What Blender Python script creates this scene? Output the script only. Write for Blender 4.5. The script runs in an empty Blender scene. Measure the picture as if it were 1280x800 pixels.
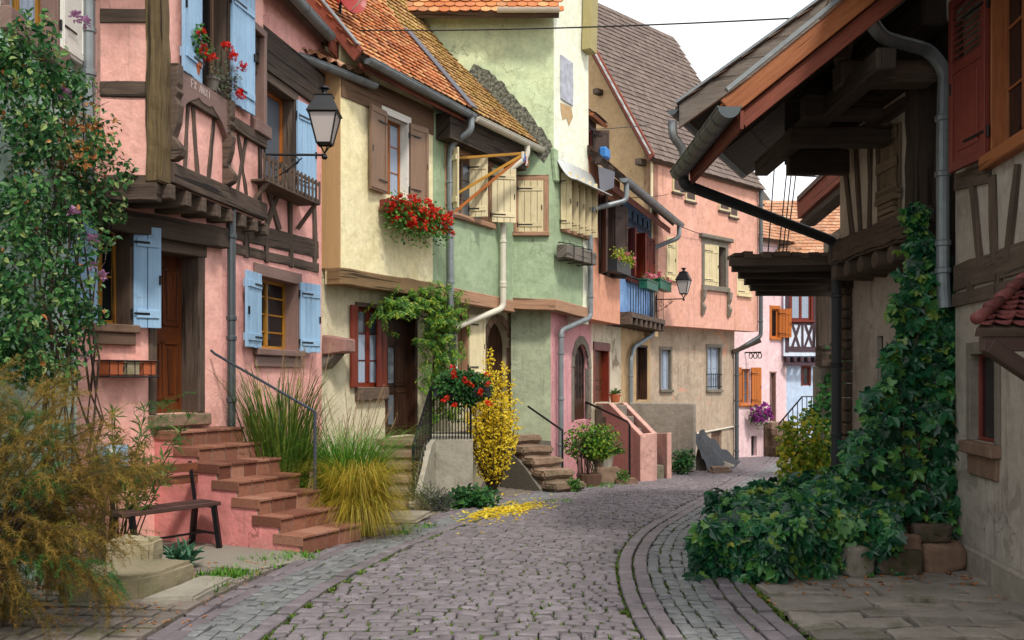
import bpy, bmesh, math, random
from mathutils import Vector, Matrix, noise as mnoise
random.seed(7)
R = random.random
U = random.uniform
S = bpy.context.scene
COL = S.collection
F, HZ, CH = 1150.0, 470.0, 1.75      # used only to measure the photograph: focal length in pixels, horizon row, eye height

def V(*a): return Vector(a)
def gz(x, y):
    "height of the ground: level near the camera, then falling gently down the street"
    t = y - 9.0
    if t <= -1.5: return 0.0
    if t < 1.5: return -0.05 * (t + 1.5) ** 2 / 6.0
    return -0.05 * t
def P(px, py, Y): return V((px - 640) / F * Y, Y, CH + (HZ - py) / F * Y)
def zat(py, Y): return CH + (HZ - py) / F * Y

WL = {}
def world_loc(o): return WL.get(o.name, V(0, 0, 0)) if o else V(0, 0, 0)

# ------------------------------------------------------------------ mesh builder
class MB:
    def __init__(s): s.v = []; s.f = []; s.r = []; s.uv = []; s.mi = []; s.m = 0
    def add(s, pts, r=None, uv=None):
        n = len(s.v); s.v += [tuple(p) for p in pts]; s.f.append(tuple(range(n, n + len(pts))))
        s.r.append(R() if r is None else r); s.uv.append(uv or [(0, 0)] * len(pts)); s.mi.append(s.m)
    def mesh(s, vs, fs, r=None, uvs=None):
        n = len(s.v); s.v += [tuple(p) for p in vs]; r = R() if r is None else r
        for i, f in enumerate(fs):
            s.f.append(tuple(n + k for k in f)); s.r.append(r); s.mi.append(s.m)
            s.uv.append(uvs[i] if uvs else [(0, 0)] * len(f))
    def box8(s, p, r=None):
        "p: bottom 4 ccw then top 4; uv runs along the longest edge"
        fs = [(0, 3, 2, 1), (4, 5, 6, 7), (0, 1, 5, 4), (1, 2, 6, 5), (2, 3, 7, 6), (3, 0, 4, 7)]
        e = [(Vector(p[1]) - Vector(p[0])), (Vector(p[3]) - Vector(p[0])), (Vector(p[4]) - Vector(p[0]))]
        L = max(e, key=lambda q: q.length).normalized()
        o = [q.normalized() for q in e]; o.sort(key=lambda q: abs(q.dot(L)))
        c = o[0] + o[1] * .77; off = R() * 40
        uvs = [[(Vector(p[k]).dot(L) + off, Vector(p[k]).dot(c) + off) for k in f] for f in fs]
        s.mesh(p, fs, r, uvs)
    def box(s, c, ax, ay, az, r=None):
        "centre and three half-extent vectors"
        c = Vector(c); ax, ay, az = Vector(ax), Vector(ay), Vector(az)
        s.box8([c - ax - ay - az, c + ax - ay - az, c + ax + ay - az, c - ax + ay - az,
                c - ax - ay + az, c + ax - ay + az, c + ax + ay + az, c - ax + ay + az], r)
    def abox(s, x0, x1, y0, y1, z0, z1, r=None):
        s.box(((x0 + x1) / 2, (y0 + y1) / 2, (z0 + z1) / 2), ((x1 - x0) / 2, 0, 0), (0, (y1 - y0) / 2, 0), (0, 0, (z1 - z0) / 2), r)
    def beam(s, p, q, w, h, side=None, jit=0.0, seg=1, r=None):
        "a squared timber from p to q, w across (along side), h the other way, optionally hand-hewn"
        p, q = Vector(p), Vector(q); d = (q - p).normalized()
        if side is None:
            side = d.cross(V(0, 0, 1))
            if side.length < .05: side = V(1, 0, 0)
        side = Vector(side); side = (side - d * side.dot(d)).normalized(); up = side.cross(d)
        vs = []; fs = []; uvs = []; L = (q - p).length; off = R() * 40
        for i in range(seg + 1):
            t = i / seg; c = p.lerp(q, t)
            j = jit if 0 < i < seg or jit else 0
            k = [U(-j, j) for _ in range(4)]; ww = w / 2; hh = h / 2
            vs += [c + side * (-ww + k[0]) + up * (-hh + k[1]), c + side * (ww + k[2]) + up * (-hh + k[1]),
                   c + side * (ww + k[2]) + up * (hh + k[3]), c + side * (-ww + k[0]) + up * (hh + k[3])]
        per = [0, w, w + h, 2 * w + h, 2 * w + 2 * h]
        for i in range(seg):
            a = 4 * i; u0 = L * i / seg + off; u1 = L * (i + 1) / seg + off
            for k in range(4):
                b = (k + 1) % 4
                fs.append((a + k, a + b, a + 4 + b, a + 4 + k)); uvs.append([(u0, per[k]), (u0, per[k + 1]), (u1, per[k + 1]), (u1, per[k])])
        fs.append((3, 2, 1, 0)); uvs.append([(off, 0), (off + .02, 0), (off + .02, w), (off, w)])
        a = 4 * seg; fs.append((a, a + 1, a + 2, a + 3)); uvs.append([(off, 0), (off + .02, 0), (off + .02, w), (off, w)])
        s.mesh(vs, fs, r, uvs)
    def tube(s, path, rad, n=8, r=None, cap=True, arc=None):
        "round bar along a path; rad may be a list; arc=(a0,a1) leaves it an open half-round"
        path = [Vector(p) for p in path]; m = len(path)
        rad = rad if isinstance(rad, (list, tuple)) else [rad] * m
        vs = []; fs = []; t0 = (path[1] - path[0]).normalized()
        ref = V(0, 0, 1) if abs(t0.z) < .9 else V(1, 0, 0)
        x = t0.cross(ref).normalized()
        for i in range(m):
            t = (path[min(i + 1, m - 1)] - path[max(i - 1, 0)]).normalized()
            x = (x - t * x.dot(t)).normalized(); y = x.cross(t)
            for k in range(n):
                a = 2 * math.pi * k / n
                vs.append(path[i] + (x * math.cos(a) + y * math.sin(a)) * rad[i])
        for i in range(m - 1):
            for k in range(n):
                b = (k + 1) % n; fs.append((i * n + k, (i + 1) * n + k, (i + 1) * n + b, i * n + b))
        if cap: fs.append(tuple(range(n))); fs.append(tuple(reversed(range((m - 1) * n, m * n))))
        s.mesh(vs, fs, r)
    def lathe(s, c, prof, n=16, r=None):
        "prof: list of (radius, z) from bottom to top about a vertical axis through c"
        c = Vector(c); vs = []; fs = []
        for (a, z) in prof:
            for k in range(n):
                w = 2 * math.pi * k / n; vs.append(c + V(a * math.cos(w), a * math.sin(w), z))
        for i in range(len(prof) - 1):
            for k in range(n):
                b = (k + 1) % n; fs.append((i * n + k, i * n + b, (i + 1) * n + b, (i + 1) * n + k))
        fs.append(tuple(reversed(range(n)))); fs.append(tuple(range((len(prof) - 1) * n, len(prof) * n)))
        s.mesh(vs, fs, r)
    def prism(s, pts, vec, r=None):
        "extrude a planar polygon by vec"
        pts = [Vector(p) for p in pts]; vec = Vector(vec); n = len(pts)
        vs = pts + [p + vec for p in pts]
        fs = [tuple(range(n)), tuple(reversed(range(n, 2 * n)))] + [(i, i + n, (i + 1) % n + n, (i + 1) % n) for i in range(n)]
        L = (pts[1] - pts[0]).normalized(); W = vec.normalized().cross(L); off = R() * 30
        uvs = [[(Vector(vs[k]).dot(L) + off, Vector(vs[k]).dot(W) + Vector(vs[k]).dot(vec.normalized())) for k in f] for f in fs]
        s.mesh(vs, fs, r, uvs)
    def build(s, name, mats, parent=None, loc=None, smooth=False, bevel=0.0, rough=0.0, cell=.07):
        base = world_loc(parent) if parent else Vector(loc or (0, 0, 0))
        me = bpy.data.meshes.new(name)
        me.from_pydata([(x - base.x, y - base.y, z - base.z) for x, y, z in s.v], [], s.f)
        for m in (mats if isinstance(mats, (list, tuple)) else [mats]): me.materials.append(m)
        me.polygons.foreach_set('material_index', s.mi)
        at = me.attributes.new('rnd', 'FLOAT', 'FACE'); at.data.foreach_set('value', s.r)
        ul = me.uv_layers.new(name='UVMap'); flat = []
        for q in s.uv:
            for a in q: flat += [a[0], a[1]]
        ul.data.foreach_set('uv', flat)
        if smooth: me.polygons.foreach_set('use_smooth', [True] * len(me.polygons))
        me.update()
        if rough:
            bm = bmesh.new(); bm.from_mesh(me); bmesh.ops.remove_doubles(bm, verts=bm.verts, dist=.0008)
            if bevel: bmesh.ops.bevel(bm, geom=[e for e in bm.edges if len(e.link_faces) == 2 and e.calc_face_angle(0) > .5], offset=bevel, segments=2, affect='EDGES', clamp_overlap=True)
            for _ in range(4):
                es = [e for e in bm.edges if e.calc_length() > cell]
                if not es or len(bm.verts) > 12000: break
                bmesh.ops.subdivide_edges(bm, edges=es, cuts=1, use_grid_fill=True)
            bmesh.ops.triangulate(bm, faces=[f for f in bm.faces if len(f.verts) > 4])
            for v in bm.verts:
                w = v.co + base; k = mnoise.noise_vector(w * 4.3) * rough + mnoise.noise_vector(w * 13) * (rough * .45); v.co += k
            bm.to_mesh(me); bm.free(); bevel = 0
        o = bpy.data.objects.new(name, me); COL.objects.link(o)
        if parent: o.parent = parent
        else: o.location = base
        WL[o.name] = base
        if bevel:
            b = o.modifiers.new('Bevel', 'BEVEL'); b.width = bevel; b.segments = 1; b.limit_method = 'ANGLE'; b.angle_limit = .6
            b.use_clamp_overlap = True
        return o

def tag(o, label=None, cat=None, group=None, kind=None):
    if label: o['label'] = label
    if cat: o['category'] = cat
    if group: o['group'] = group
    if kind: o['kind'] = kind
    return o
def on_plane(px, py, p0, n):
    r = V((px - 640) / F, 1, (HZ - py) / F); c = V(0, 0, CH); return c + r * ((Vector(p0) - c).dot(n) / r.dot(n))
def thing(name, loc, label, cat, group=None):
    o = bpy.data.objects.new(name, None); COL.objects.link(o); o.location = loc; o.empty_display_size = .3
    WL[o.name] = Vector(loc)
    return tag(o, label, cat, group)

# ------------------------------------------------------------------ facades
class Face:
    "a vertical wall plane; u runs along it (left to right seen from the street), o is outward"
    def __init__(s, x, y, dx, dy):
        l = math.hypot(dx, dy); s.o = V(x, y, 0); s.d = V(dx / l, dy / l, 0); s.n = V(s.d.y, -s.d.x, 0)
    def u(s, px):
        k = (px - 640) / F
        return (k * s.o.y - s.o.x) / (s.d.x - k * s.d.y)
    def Y(s, u): return s.o.y + s.d.y * u
    def z(s, py, px): return zat(py, s.Y(s.u(px)))
    def uz(s, px, py): u = s.u(px); return u, zat(py, s.Y(u))
    def at(s, u, z, o=0.0): return s.o + s.d * u + s.n * o + V(0, 0, z)
    def pp(s, px, py, o=0.0): u, z = s.uz(px, py); return s.at(u, z, o)
    def rect(s, x0, x1, y0, y1):
        u0, u1 = s.u(x0), s.u(x1); Ym = s.Y((u0 + u1) / 2); return (u0, u1, zat(y1, Ym), zat(y0, Ym))
    def off(s, o): q = s.o + s.n * o; return Face(q.x, q.y, s.d.x, s.d.y)

def fbox(m, f, u0, u1, z0, z1, o0, o1, r=None):
    a = f.at; m.box8([a(u0, z0, o1), a(u1, z0, o1), a(u1, z0, o0), a(u0, z0, o0), a(u0, z1, o1), a(u1, z1, o1), a(u1, z1, o0), a(u0, z1, o0)], r)
def fbeam(m, f, ua, za, ub, zb, w, o0, o1, jit=.006, seg=5):
    "a timber lying in the facade"
    p, q = f.at(ua, za, (o0 + o1) / 2), f.at(ub, zb, (o0 + o1) / 2)
    d = (q - p).normalized(); m.beam(p, q, w, o1 - o0, side=d.cross(f.n), jit=jit, seg=seg)

def wall(m, f, u0, u1, z0, z1, holes=(), depth=.22, thick=.3, z0b=None):
    "a wall front with openings and their reveals; z0b lets the foot slope to follow the ground"
    us = sorted({u0, u1, *[h[0] for h in holes], *[h[1] for h in holes]})
    zs = sorted({z0, z1, *[h[2] for h in holes], *[h[3] for h in holes]})
    us = [u for u in us if u0 <= u <= u1]; zs = [z for z in zs if z0 <= z <= z1]
    def hole(u, z): return any(h[0] < u < h[1] and h[2] < z < h[3] for h in holes)
    for i in range(len(us) - 1):
        for j in range(len(zs) - 1):
            a, b, c, d = us[i], us[i + 1], zs[j], zs[j + 1]
            if hole((a + b) / 2, (c + d) / 2): continue
            m.add([f.at(a, c), f.at(b, c), f.at(b, d), f.at(a, d)])
    for h in holes:
        a, b, c, d = max(h[0], u0), min(h[1], u1), max(h[2], z0), min(h[3], z1); t = -depth
        m.add([f.at(a, c), f.at(a, d), f.at(a, d, t), f.at(a, c, t)]); m.add([f.at(b, c), f.at(b, c, t), f.at(b, d, t), f.at(b, d)])
        m.add([f.at(a, d), f.at(b, d), f.at(b, d, t), f.at(a, d, t)]); m.add([f.at(a, c), f.at(a, c, t), f.at(b, c, t), f.at(b, c)])
    # back sheet, ends and top close the wall
    t = -thick
    m.add([f.at(u0, z0, t), f.at(u0, z1, t), f.at(u1, z1, t), f.at(u1, z0, t)])
    m.add([f.at(u0, z0), f.at(u0, z1), f.at(u0, z1, t), f.at(u0, z0, t)]); m.add([f.at(u1, z0), f.at(u1, z0, t), f.at(u1, z1, t), f.at(u1, z1)])
    m.add([f.at(u0, z1), f.at(u1, z1), f.at(u1, z1, t), f.at(u0, z1, t)])

def quadwall(m, pts, vec): m.prism(pts, vec)

# ------------------------------------------------------------------ materials
def lin(c):
    if isinstance(c, str):
        c = c.lstrip('#'); c = [int(c[i:i + 2], 16) / 255 for i in (0, 2, 4)]
    return tuple(x / 12.92 if x <= .04045 else ((x + .055) / 1.055) ** 2.4 for x in c)
class NT:
    def __init__(s, name):
        s.m = bpy.data.materials.new(name); s.m.use_nodes = True; s.t = s.m.node_tree
        s.b = s.t.nodes['Principled BSDF']
    def n(s, ty, **k):
        o = s.t.nodes.new(ty)
        for a, b in k.items():
            if a in o.inputs: o.inputs[a].default_value = b
            else: setattr(o, a, b)
        return o
    def l(s, a, b): s.t.links.new(a, b)
    def mix(s, fac, a, b, mode='MIX'):
        o = s.t.nodes.new('ShaderNodeMix'); o.data_type = 'RGBA'; o.blend_type = mode
        for i, v in ((0, fac), (6, a), (7, b)):
            if hasattr(v, 'links') or hasattr(v, 'is_linked'): s.l(v, o.inputs[i])
            else: o.inputs[i].default_value = v if i == 0 else (*v, 1)
        return o.outputs[2]
    def ramp(s, val, stops):
        o = s.t.nodes.new('ShaderNodeValToRGB'); e = o.color_ramp.elements
        while len(e) < len(stops): e.new(.5)
        for i, (p, c) in enumerate(stops): e[i].position = p; e[i].color = (*c, 1) if not isinstance(c, float) else (c, c, c, 1)
        s.l(val, o.inputs[0]); return o.outputs[0]
    def coords(s, uv=False, scale=(1, 1, 1)):
        c = s.t.nodes.new('ShaderNodeTexCoord'); mp = s.t.nodes.new('ShaderNodeMapping'); mp.inputs['Scale'].default_value = scale
        s.l(c.outputs['UV' if uv else 'Object'], mp.inputs[0]); return mp.outputs[0]
    def noise(s, vec, scale, detail=6, rough=.6, dist=0):
        o = s.n('ShaderNodeTexNoise', Scale=scale, Detail=detail, Roughness=rough, Distortion=dist); s.l(vec, o.inputs['Vector']); return o.outputs[0]
    def bump(s, h, strength, dist=.02):
        o = s.n('ShaderNodeBump', Strength=strength, Distance=dist); s.l(h, o.inputs['Height'])
        if s.b.inputs['Normal'].is_linked: s.l(s.b.inputs['Normal'].links[0].from_socket, o.inputs['Normal'])
        s.l(o.outputs[0], s.b.inputs['Normal'])
    def rnd(s):
        o = s.n('ShaderNodeAttribute', attribute_name='rnd'); return o.outputs['Fac']
    def fin(s, color=None, rough=.8, metal=0, spec=.3):
        if color is not None:
            if isinstance(color, tuple): s.b.inputs['Base Color'].default_value = (*color, 1)
            else: s.l(color, s.b.inputs['Base Color'])
        s.b.inputs['Roughness'].default_value = rough; s.b.inputs['Metallic'].default_value = metal
        s.b.inputs['Specular IOR Level'].default_value = spec
        return s.m
MATS = {}
def plaster(name, c, dirt='#6a6258', amount=.5, patch=None, light=None, streak=.5):
    t = NT(name); o = t.coords(); a = lin(c)
    col = t.mix(t.ramp(t.noise(o, 1.3, 5), [(.35, 0.0), (.7, 1.0)]), a, lin(light) if light else tuple(min(1, x * 1.15) for x in a))
    col = t.mix(t.ramp(t.noise(o, 7, 9, .8), [(.40, 0.0), (.66, .7)]), col, tuple(x * .7 for x in a))
    st = t.coords(scale=(1, 1, .13))
    col = t.mix(t.ramp(t.noise(st, 4.2, 7, .7), [(.55, 0.0), (.78, streak)]), col, lin(dirt))
    col = t.mix(t.ramp(t.noise(o, .9, 9, .72, .6), [(.52, 0.0), (.75, amount)]), col, lin(dirt))
    fine = t.coords(scale=(1, 1, .06)); col = t.mix(t.ramp(t.noise(fine, 11, 6, .75), [(.56, 0.0), (.72, .55 * streak)]), col, tuple(x * .55 for x in lin(dirt)))
    rep = t.ramp(t.noise(o, .8, 3, .4, .8), [(.60, 0.0), (.615, .35)]); col = t.mix(rep, col, tuple(min(1, x * 1.2 + .02) for x in a))
    wv = t.n('ShaderNodeTexVoronoi', feature='DISTANCE_TO_EDGE', Scale=1.3); nz = t.n('ShaderNodeTexNoise', Scale=3.5, Detail=8); t.l(o, nz.inputs['Vector'])
    va = t.n('ShaderNodeVectorMath', operation='MULTIPLY_ADD'); t.l(nz.outputs['Color'], va.inputs[0]); va.inputs[1].default_value = (.5, .5, .5); t.l(o, va.inputs[2]); t.l(va.outputs[0], wv.inputs['Vector'])
    crk = t.ramp(wv.outputs['Distance'], [(.0, 1.0), (.012, 0.0)]); msk = t.ramp(t.noise(o, .7, 3), [(.5, 0.0), (.6, .75)]); mm = t.n('ShaderNodeMath', operation='MULTIPLY'); t.l(crk, mm.inputs[0]); t.l(msk, mm.inputs[1])
    col = t.mix(mm.outputs[0], col, tuple(x * .3 for x in a))
    if patch: col = t.mix(t.ramp(t.noise(o, 1.7, 9, .6, 1.0), [(.62, 0.0), (.66, .9)]), col, lin(patch))
    t.bump(t.noise(o, 2.2, 5), .5, .08); t.bump(t.noise(o, 30, 8, .8), .3, .015)
    return t.fin(col, .92, 0, .15)
def wood(name, c, dark=None, scale=1.0, rough=.75, var=.35, paint=False, wear=None):
    t = NT(name); a = lin(c); d = lin(dark) if dark else tuple(x * .45 for x in a)
    uv = t.coords(True, (.7 * scale, 11 * scale, 1))
    g = t.noise(uv, 2.2, 9, .74, .5)
    col = t.mix(t.ramp(g, [(.3, 0.0), (.72, 1.0)] if not paint else [(.35, .55), (.6, 1.0)]), d, a)
    o = t.coords()
    if not paint:
        ck = t.ramp(t.noise(t.coords(True, (.35, 9, 1)), 1.7, 4, .5), [(.36, 1.0), (.41, 0.0)]); col = t.mix(ck, col, tuple(x * .35 for x in d)); t.bump(ck, .8, -.015)
    col = t.mix(t.ramp(t.noise(o, 3.2, 6), [(.4, 0.0), (.75, var)]), col, d)
    col = t.mix(t.ramp(t.rnd(), [(0.0, 0.0), (1.0, .3)]), col, tuple(min(1, x * 1.25) for x in a))
    if wear: col = t.mix(t.ramp(t.noise(o, 6, 9, .8), [(.58, 0.0), (.68, .8)]), col, lin(wear))
    t.bump(g, .25 if paint else .7, .012); t.bump(t.noise(o, 14, 5), .15, .02)
    return t.fin(col, rough, 0, .3)
def stone(name, c, c2, scale=6, rough=.9, bump=.5, moss=None):
    t = NT(name); o = t.coords(); a, b = lin(c), lin(c2)
    col = t.mix(t.ramp(t.noise(o, scale, 9, .7), [(.3, 0.0), (.7, 1.0)]), a, b)
    col = t.mix(t.ramp(t.rnd(), [(0.0, 0.0), (.6, .35), (1.0, .9)]), col, tuple(x * .5 for x in a))
    col = t.mix(t.ramp(t.noise(o, scale * 9, 4, .8), [(.5, 0.0), (.75, .4)]), col, tuple(x * .4 for x in a))
    if moss: col = t.mix(t.ramp(t.noise(o, 2.3, 9, .75), [(.52, 0.0), (.66, .85)]), col, lin(moss))
    t.bump(t.noise(o, scale * 2.5, 8, .7), bump, .03)
    return t.fin(col, rough, 0, .25)
def metal(name, c, rough=.45, met=.6, var=.4, rust=None):
    t = NT(name); o = t.coords(); a = lin(c)
    col = t.mix(t.ramp(t.noise(o, 5, 8, .7), [(.35, 0.0), (.75, var)]), a, tuple(x * .5 for x in a))
    if rust: col = t.mix(t.ramp(t.noise(o, 3, 9, .75), [(.55, 0.0), (.68, .8)]), col, lin(rust))
    t.bump(t.noise(o, 20, 5), .1, .01)
    return t.fin(col, rough, met, .5)
def tiles(name, cols, rough=.85, lichen=None):
    t = NT(name); o = t.coords()
    col = t.ramp(t.rnd(), [(i / max(1, len(cols) - 1), lin(c)) for i, c in enumerate(cols)])
    col = t.mix(t.ramp(t.noise(o, 26, 7, .8), [(.45, 0.0), (.75, .6)]), col, lin('#3c2f28'))
    if lichen: col = t.mix(t.ramp(t.noise(o, 1.6, 9, .8), [(.46, 0.0), (.62, .8)]), col, lin(lichen))
    t.bump(t.noise(o, 30, 6), .35, .01)
    return t.fin(col, rough, 0, .25)
def leafm(name, stops, rough=.5, trans=.3, spec=.35):
    "foliage: colour varies leaf by leaf and with clumps, some light passes through"
    t = NT(name); o = t.coords(); n = t.n('ShaderNodeMath', operation='MULTIPLY_ADD'); t.l(t.noise(o, 2.5, 3), n.inputs[0]); n.inputs[1].default_value = .5
    k = t.n('ShaderNodeMath', operation='MULTIPLY_ADD'); t.l(t.rnd(), k.inputs[0]); k.inputs[1].default_value = .8; k.inputs[2].default_value = -.15
    t.l(k.outputs[0], n.inputs[2])
    col = t.ramp(n.outputs[0], [(p, lin(c)) for p, c in stops])
    t.fin(col, rough, 0, spec)
    tr = t.n('ShaderNodeBsdfTranslucent'); t.l(col, tr.inputs[0]); mx = t.n('ShaderNodeMixShader'); mx.inputs[0].default_value = trans
    t.l(t.b.outputs[0], mx.inputs[1]); t.l(tr.outputs[0], mx.inputs[2])
    t.l(mx.outputs[0], t.t.nodes['Material Output'].inputs[0])
    return t.m
def glass(name, c='#12161a', rough=.06):
    t = NT(name); o = t.coords(); t.bump(t.noise(o, 2.5, 2), .06, .05)
    return t.fin(lin(c), rough, 0, .5)
def plain(name, c, rough=.7, met=0, spec=.3, var=.2):
    t = NT(name); o = t.coords(); a = lin(c)
    col = t.mix(t.ramp(t.noise(o, 8, 6), [(.35, 0.0), (.7, var)]), a, tuple(x * .5 for x in a))
    return t.fin(col, rough, met, spec)
# ------------------------------------------------------------------ the materials of the place
PINK = plaster('pink_plaster', '#eeb0a3', '#b59085', .38, light='#f4c1b5')
PINKD = plaster('pink_lime_plaster', '#e9a89f', '#a58278', .35, light='#f0b8af')
PATCHY = plaster('pink_step_wall_plaster', '#d88a86', '#8a8070', .5, patch='#8f8778')
CREAM = plaster('cream_plaster', '#ecdfb0', '#a8966c', .4, light='#f2e8c2')
CREAMLOW = plaster('cream_lower_plaster', '#cfc6a6', '#7a6f58', .55, light='#d8d0b4')
GREEN = plaster('sage_green_plaster', '#97ab89', '#6f7d63', .5, light='#aaba9a', streak=.6)
GREENLOW = plaster('weathered_green_plaster', '#a0a88c', '#4e4d42', .7, light='#abb397', streak=.8)
TOWER = plaster('pale_green_plaster', '#b6c6a0', '#84947a', .5, light='#ced6ac')
TOWERW = plaster('sunlit_tower_plaster', '#e6e8d2', '#b5b98f', .35, light='#f0f0de')  # street side of the tower, paler: the sun on it is in the colour
SALMON = plaster('salmon_plaster', '#d7a18c', '#94705f', .5, light='#dba99c', streak=.7)
SALMON2 = plaster('orange_pink_plaster', '#dba086', '#94604c', .4, light='#e3a184')
TAN = plaster('tan_plaster', '#b99b73', '#84694a', .45, light='#c0a580')
GREYTAN = plaster('grey_tan_plaster', '#b09c88', '#574c44', .7, light='#b9a894', streak=.8, patch='#c48f78')
OLDWALL = plaster('flaking_white_plaster', '#cfc3ac', '#6b5a4c', .6, patch='#8b7a66', streak=.9)
BLUEW = plaster('blue_plaster', '#7fa6dc', '#4f6a94', .4, light='#93b6e4')
WHITEBLUE = plaster('blue_white_plaster', '#cfdcec', '#9aa8ba', .3, light='#dde8f4')
PALEPINK = plaster('pale_pink_plaster', '#e3c3c6', '#a8878a', .3, light='#ecd0d2')
MINT = plaster('mint_plaster', '#bfdcd0', '#8ba79b', .35, light='#d4e8df')
GREYWALL = plaster('grey_roughcast', '#8f867a', '#4a443d', .7, light='#9b9286', patch='#a59d92')
RIGHTW = plaster('old_beige_plaster', '#a89e92', '#5f564c', .6, light='#b4aaa0', patch='#8b8278', streak=.8)
CONC = plaster('stained_cement', '#a29c8e', '#4f4a40', .8, light='#b0aa9c', streak=1.0)
BEIGELOW = plaster('grey_beige_plaster', '#b3a98c', '#5f574a', .65, light='#bdb398', streak=.8)
PANEL = plaster('pale_infill_plaster', '#cabfae', '#6f6456', .5, light='#d4cabb', streak=.8)
PEBBLE = stone('pebbledash', '#6e675e', '#8f887c', 22, .95, .9)
DKWOOD = wood('dark_weathered_timber', '#6b5b4f', '#2a211c', 1, .85)
MIDWOOD = wood('brown_grey_timber', '#6f5d50', '#3a2f28', 1, .85)
OLDPOST = wood('yellowed_old_timber', '#7c6a48', '#3a2d22', 1, .85, wear='#55422f')
BLACKWOOD = wood('shade_toned_timber', '#4e4238', '#221b17', 1, .85)  # dark timber, its tone deepened to carry the shadow under roofs and jetties
GREYWOOD = wood('silver_grey_boards', '#7d756c', '#4a443e', 1, .85)
JETTY = wood('tan_jetty_timber', '#8f7552', '#5d4830', 1, .85, wear='#6c5a40')
JETTYP = wood('pinkish_jetty_timber', '#b48c70', '#7d5f4a', 1, .85)
DOORWOOD = wood('chestnut_door_wood', '#6d3a1c', '#351808', 1, .4)
DOORDARK = wood('dark_door_wood', '#4d3020', '#22140c', 1, .5)
REDWOOD = wood('red_stained_wood', '#7e2f1c', '#4a180e', 1, .4)
HONEY = wood('honey_stained_wood', '#b0651f', '#6e3a10', 1, .45)
OCHRE = wood('ochre_frame_wood', '#b78528', '#70480f', 1, .5)
RAWORANGE = wood('new_orange_board', '#a5683f', '#7a3f20', 1, .6)
RUSTBOARD = wood('rust_red_board', '#8a4a38', '#5a2c20', 1, .7)
BLUEP = wood('light_blue_paint', '#95b6d2', '#6a8cac', 1, .65, .35, True, wear='#70808a')
CREAMP = wood('cream_paint', '#d8cba6', '#a4946c', 1, .65, .25, True)
CREAMW = wood('worn_cream_paint', '#cfc19a', '#8c7a58', 1, .7, .3, True, wear='#8f7d62')
BROWNP = wood('taupe_paint', '#846a56', '#5d4838', 1, .6, .25, True)
WHITEP = wood('white_paint', '#dcdad2', '#b0aca2', 1, .6, .2, True)
MAUVEP = wood('mauve_brown_paint', '#80675f', '#54403a', 1, .65, .25, True)
MAROON = wood('maroon_paint', '#7a3830', '#3c1814', 1, .45, .25, True)
DKBROWNP = wood('dark_brown_paint', '#4b3a33', '#2a1f1b', 1, .6, .25, True)
BENCHW = wood('bench_slats', '#57403a', '#2c1e1a', 1, .5)
SANDST = stone('pink_sandstone', '#a07b70', '#7d5d55', 5, .9, .4)
SANDST2 = stone('brown_sandstone', '#8b705f', '#66503f', 5, .9, .4)
GREYST = stone('grey_stone', '#8e857a', '#6a6258', 6, .9, .5, '#5a5d3c')
STEPST = stone('worn_sandstone_steps', '#a08672', '#75604f', 6, .9, .5, '#5b5a40')
LIME = stone('limestone_block', '#b7aa8c', '#93876b', 4, .92, .6, '#6f6f4a')
RUBBLE = stone('dark_rubble', '#6a5b50', '#45392f', 6, .95, .8, '#3f4a22')
PALEFLAG = stone('pale_flagstone', '#a8a193', '#857e72', 3, .85, .4)
SETT = stone('purple_setts', '#8b8287', '#5f585d', 5, .48, .6)
GUTTERST = stone('river_cobbles', '#8a8b8c', '#5a5e60', 6, .5, .5)
FLAG = stone('grey_flagstones', '#a1988e', '#786f66', 3, .75, .8, '#5a5a40')
TERRA = tiles('terracotta_step_tiles', ['#7f5341', '#966652', '#683f32', '#a0735f', '#764838'], .7)
ROOFRED = tiles('orange_red_tiles', ['#a8623a', '#bf7a4a', '#b06c48', '#cc9a66', '#8c5640'], .85)
ROOFYEL = tiles('yellow_ochre_tiles', ['#a07a48', '#b8925a', '#97683f', '#c4a06a', '#80583a'], .85, '#9a8648')
ROOFORG = tiles('apricot_tiles', ['#ad7a5a', '#bd8f70', '#9c6c52', '#c4a084'], .85)
ROOFBR = tiles('grey_brown_tiles', ['#6b5d56', '#7a6b63', '#61544d', '#72645c'], .75)
ROOFDK = tiles('dark_old_tiles', ['#5a4a42', '#6b574c', '#4a3c36'], .9)
CANOPYT = tiles('wine_red_pantiles', ['#6e3a38', '#7d4644', '#5f3030'], .5)
ZINC = metal('weathered_zinc', '#868d90', .5, .45, .75)
ZINCD = metal('dark_zinc', '#565d60', .45, .5, .4)
ZINCL = metal('pale_painted_pipe', '#cfc9b8', .55, .1, .35)
IRON = metal('black_iron', '#15161a', .45, .4, .3)
RAILIRON = metal('grey_rail_iron', '#4d5560', .4, .5, .3)
LEAD = metal('lead_flashing', '#6f707a', .5, .4, .3)
GALV = metal('pale_sheet_metal', '#c9cbc8', .4, .4, .3, '#8a7a68')
GLASS = glass('dark_window_glass')
GLASSL = glass('curtained_window_glass', '#5b636c', .1)
LAMPG = glass('frosted_lantern_glass', '#b3aaa6', .25)
LACE = plain('lace_curtain', '#99a6b8', .9)
INK = plain('white_sign_lettering', '#b9a9a4', .8)
POT = plain('terracotta_pot', '#b0603c', .8)
PLASTICG = plain('green_plastic', '#1f5a48', .4)
PLASTICD = plain('dark_plastic', '#2b2c2e', .5)
TARP = plain('dark_tarpaulin', '#2b2c31', .6, 0, .3, .4)
BLUEPL = plain('bright_blue_plastic', '#3f7fc4', .4)
REDPL = plain('red_dish_paint', '#8e2a22', .4)
WIRE = plain('cable_black', '#1a1a1c', .6)
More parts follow.
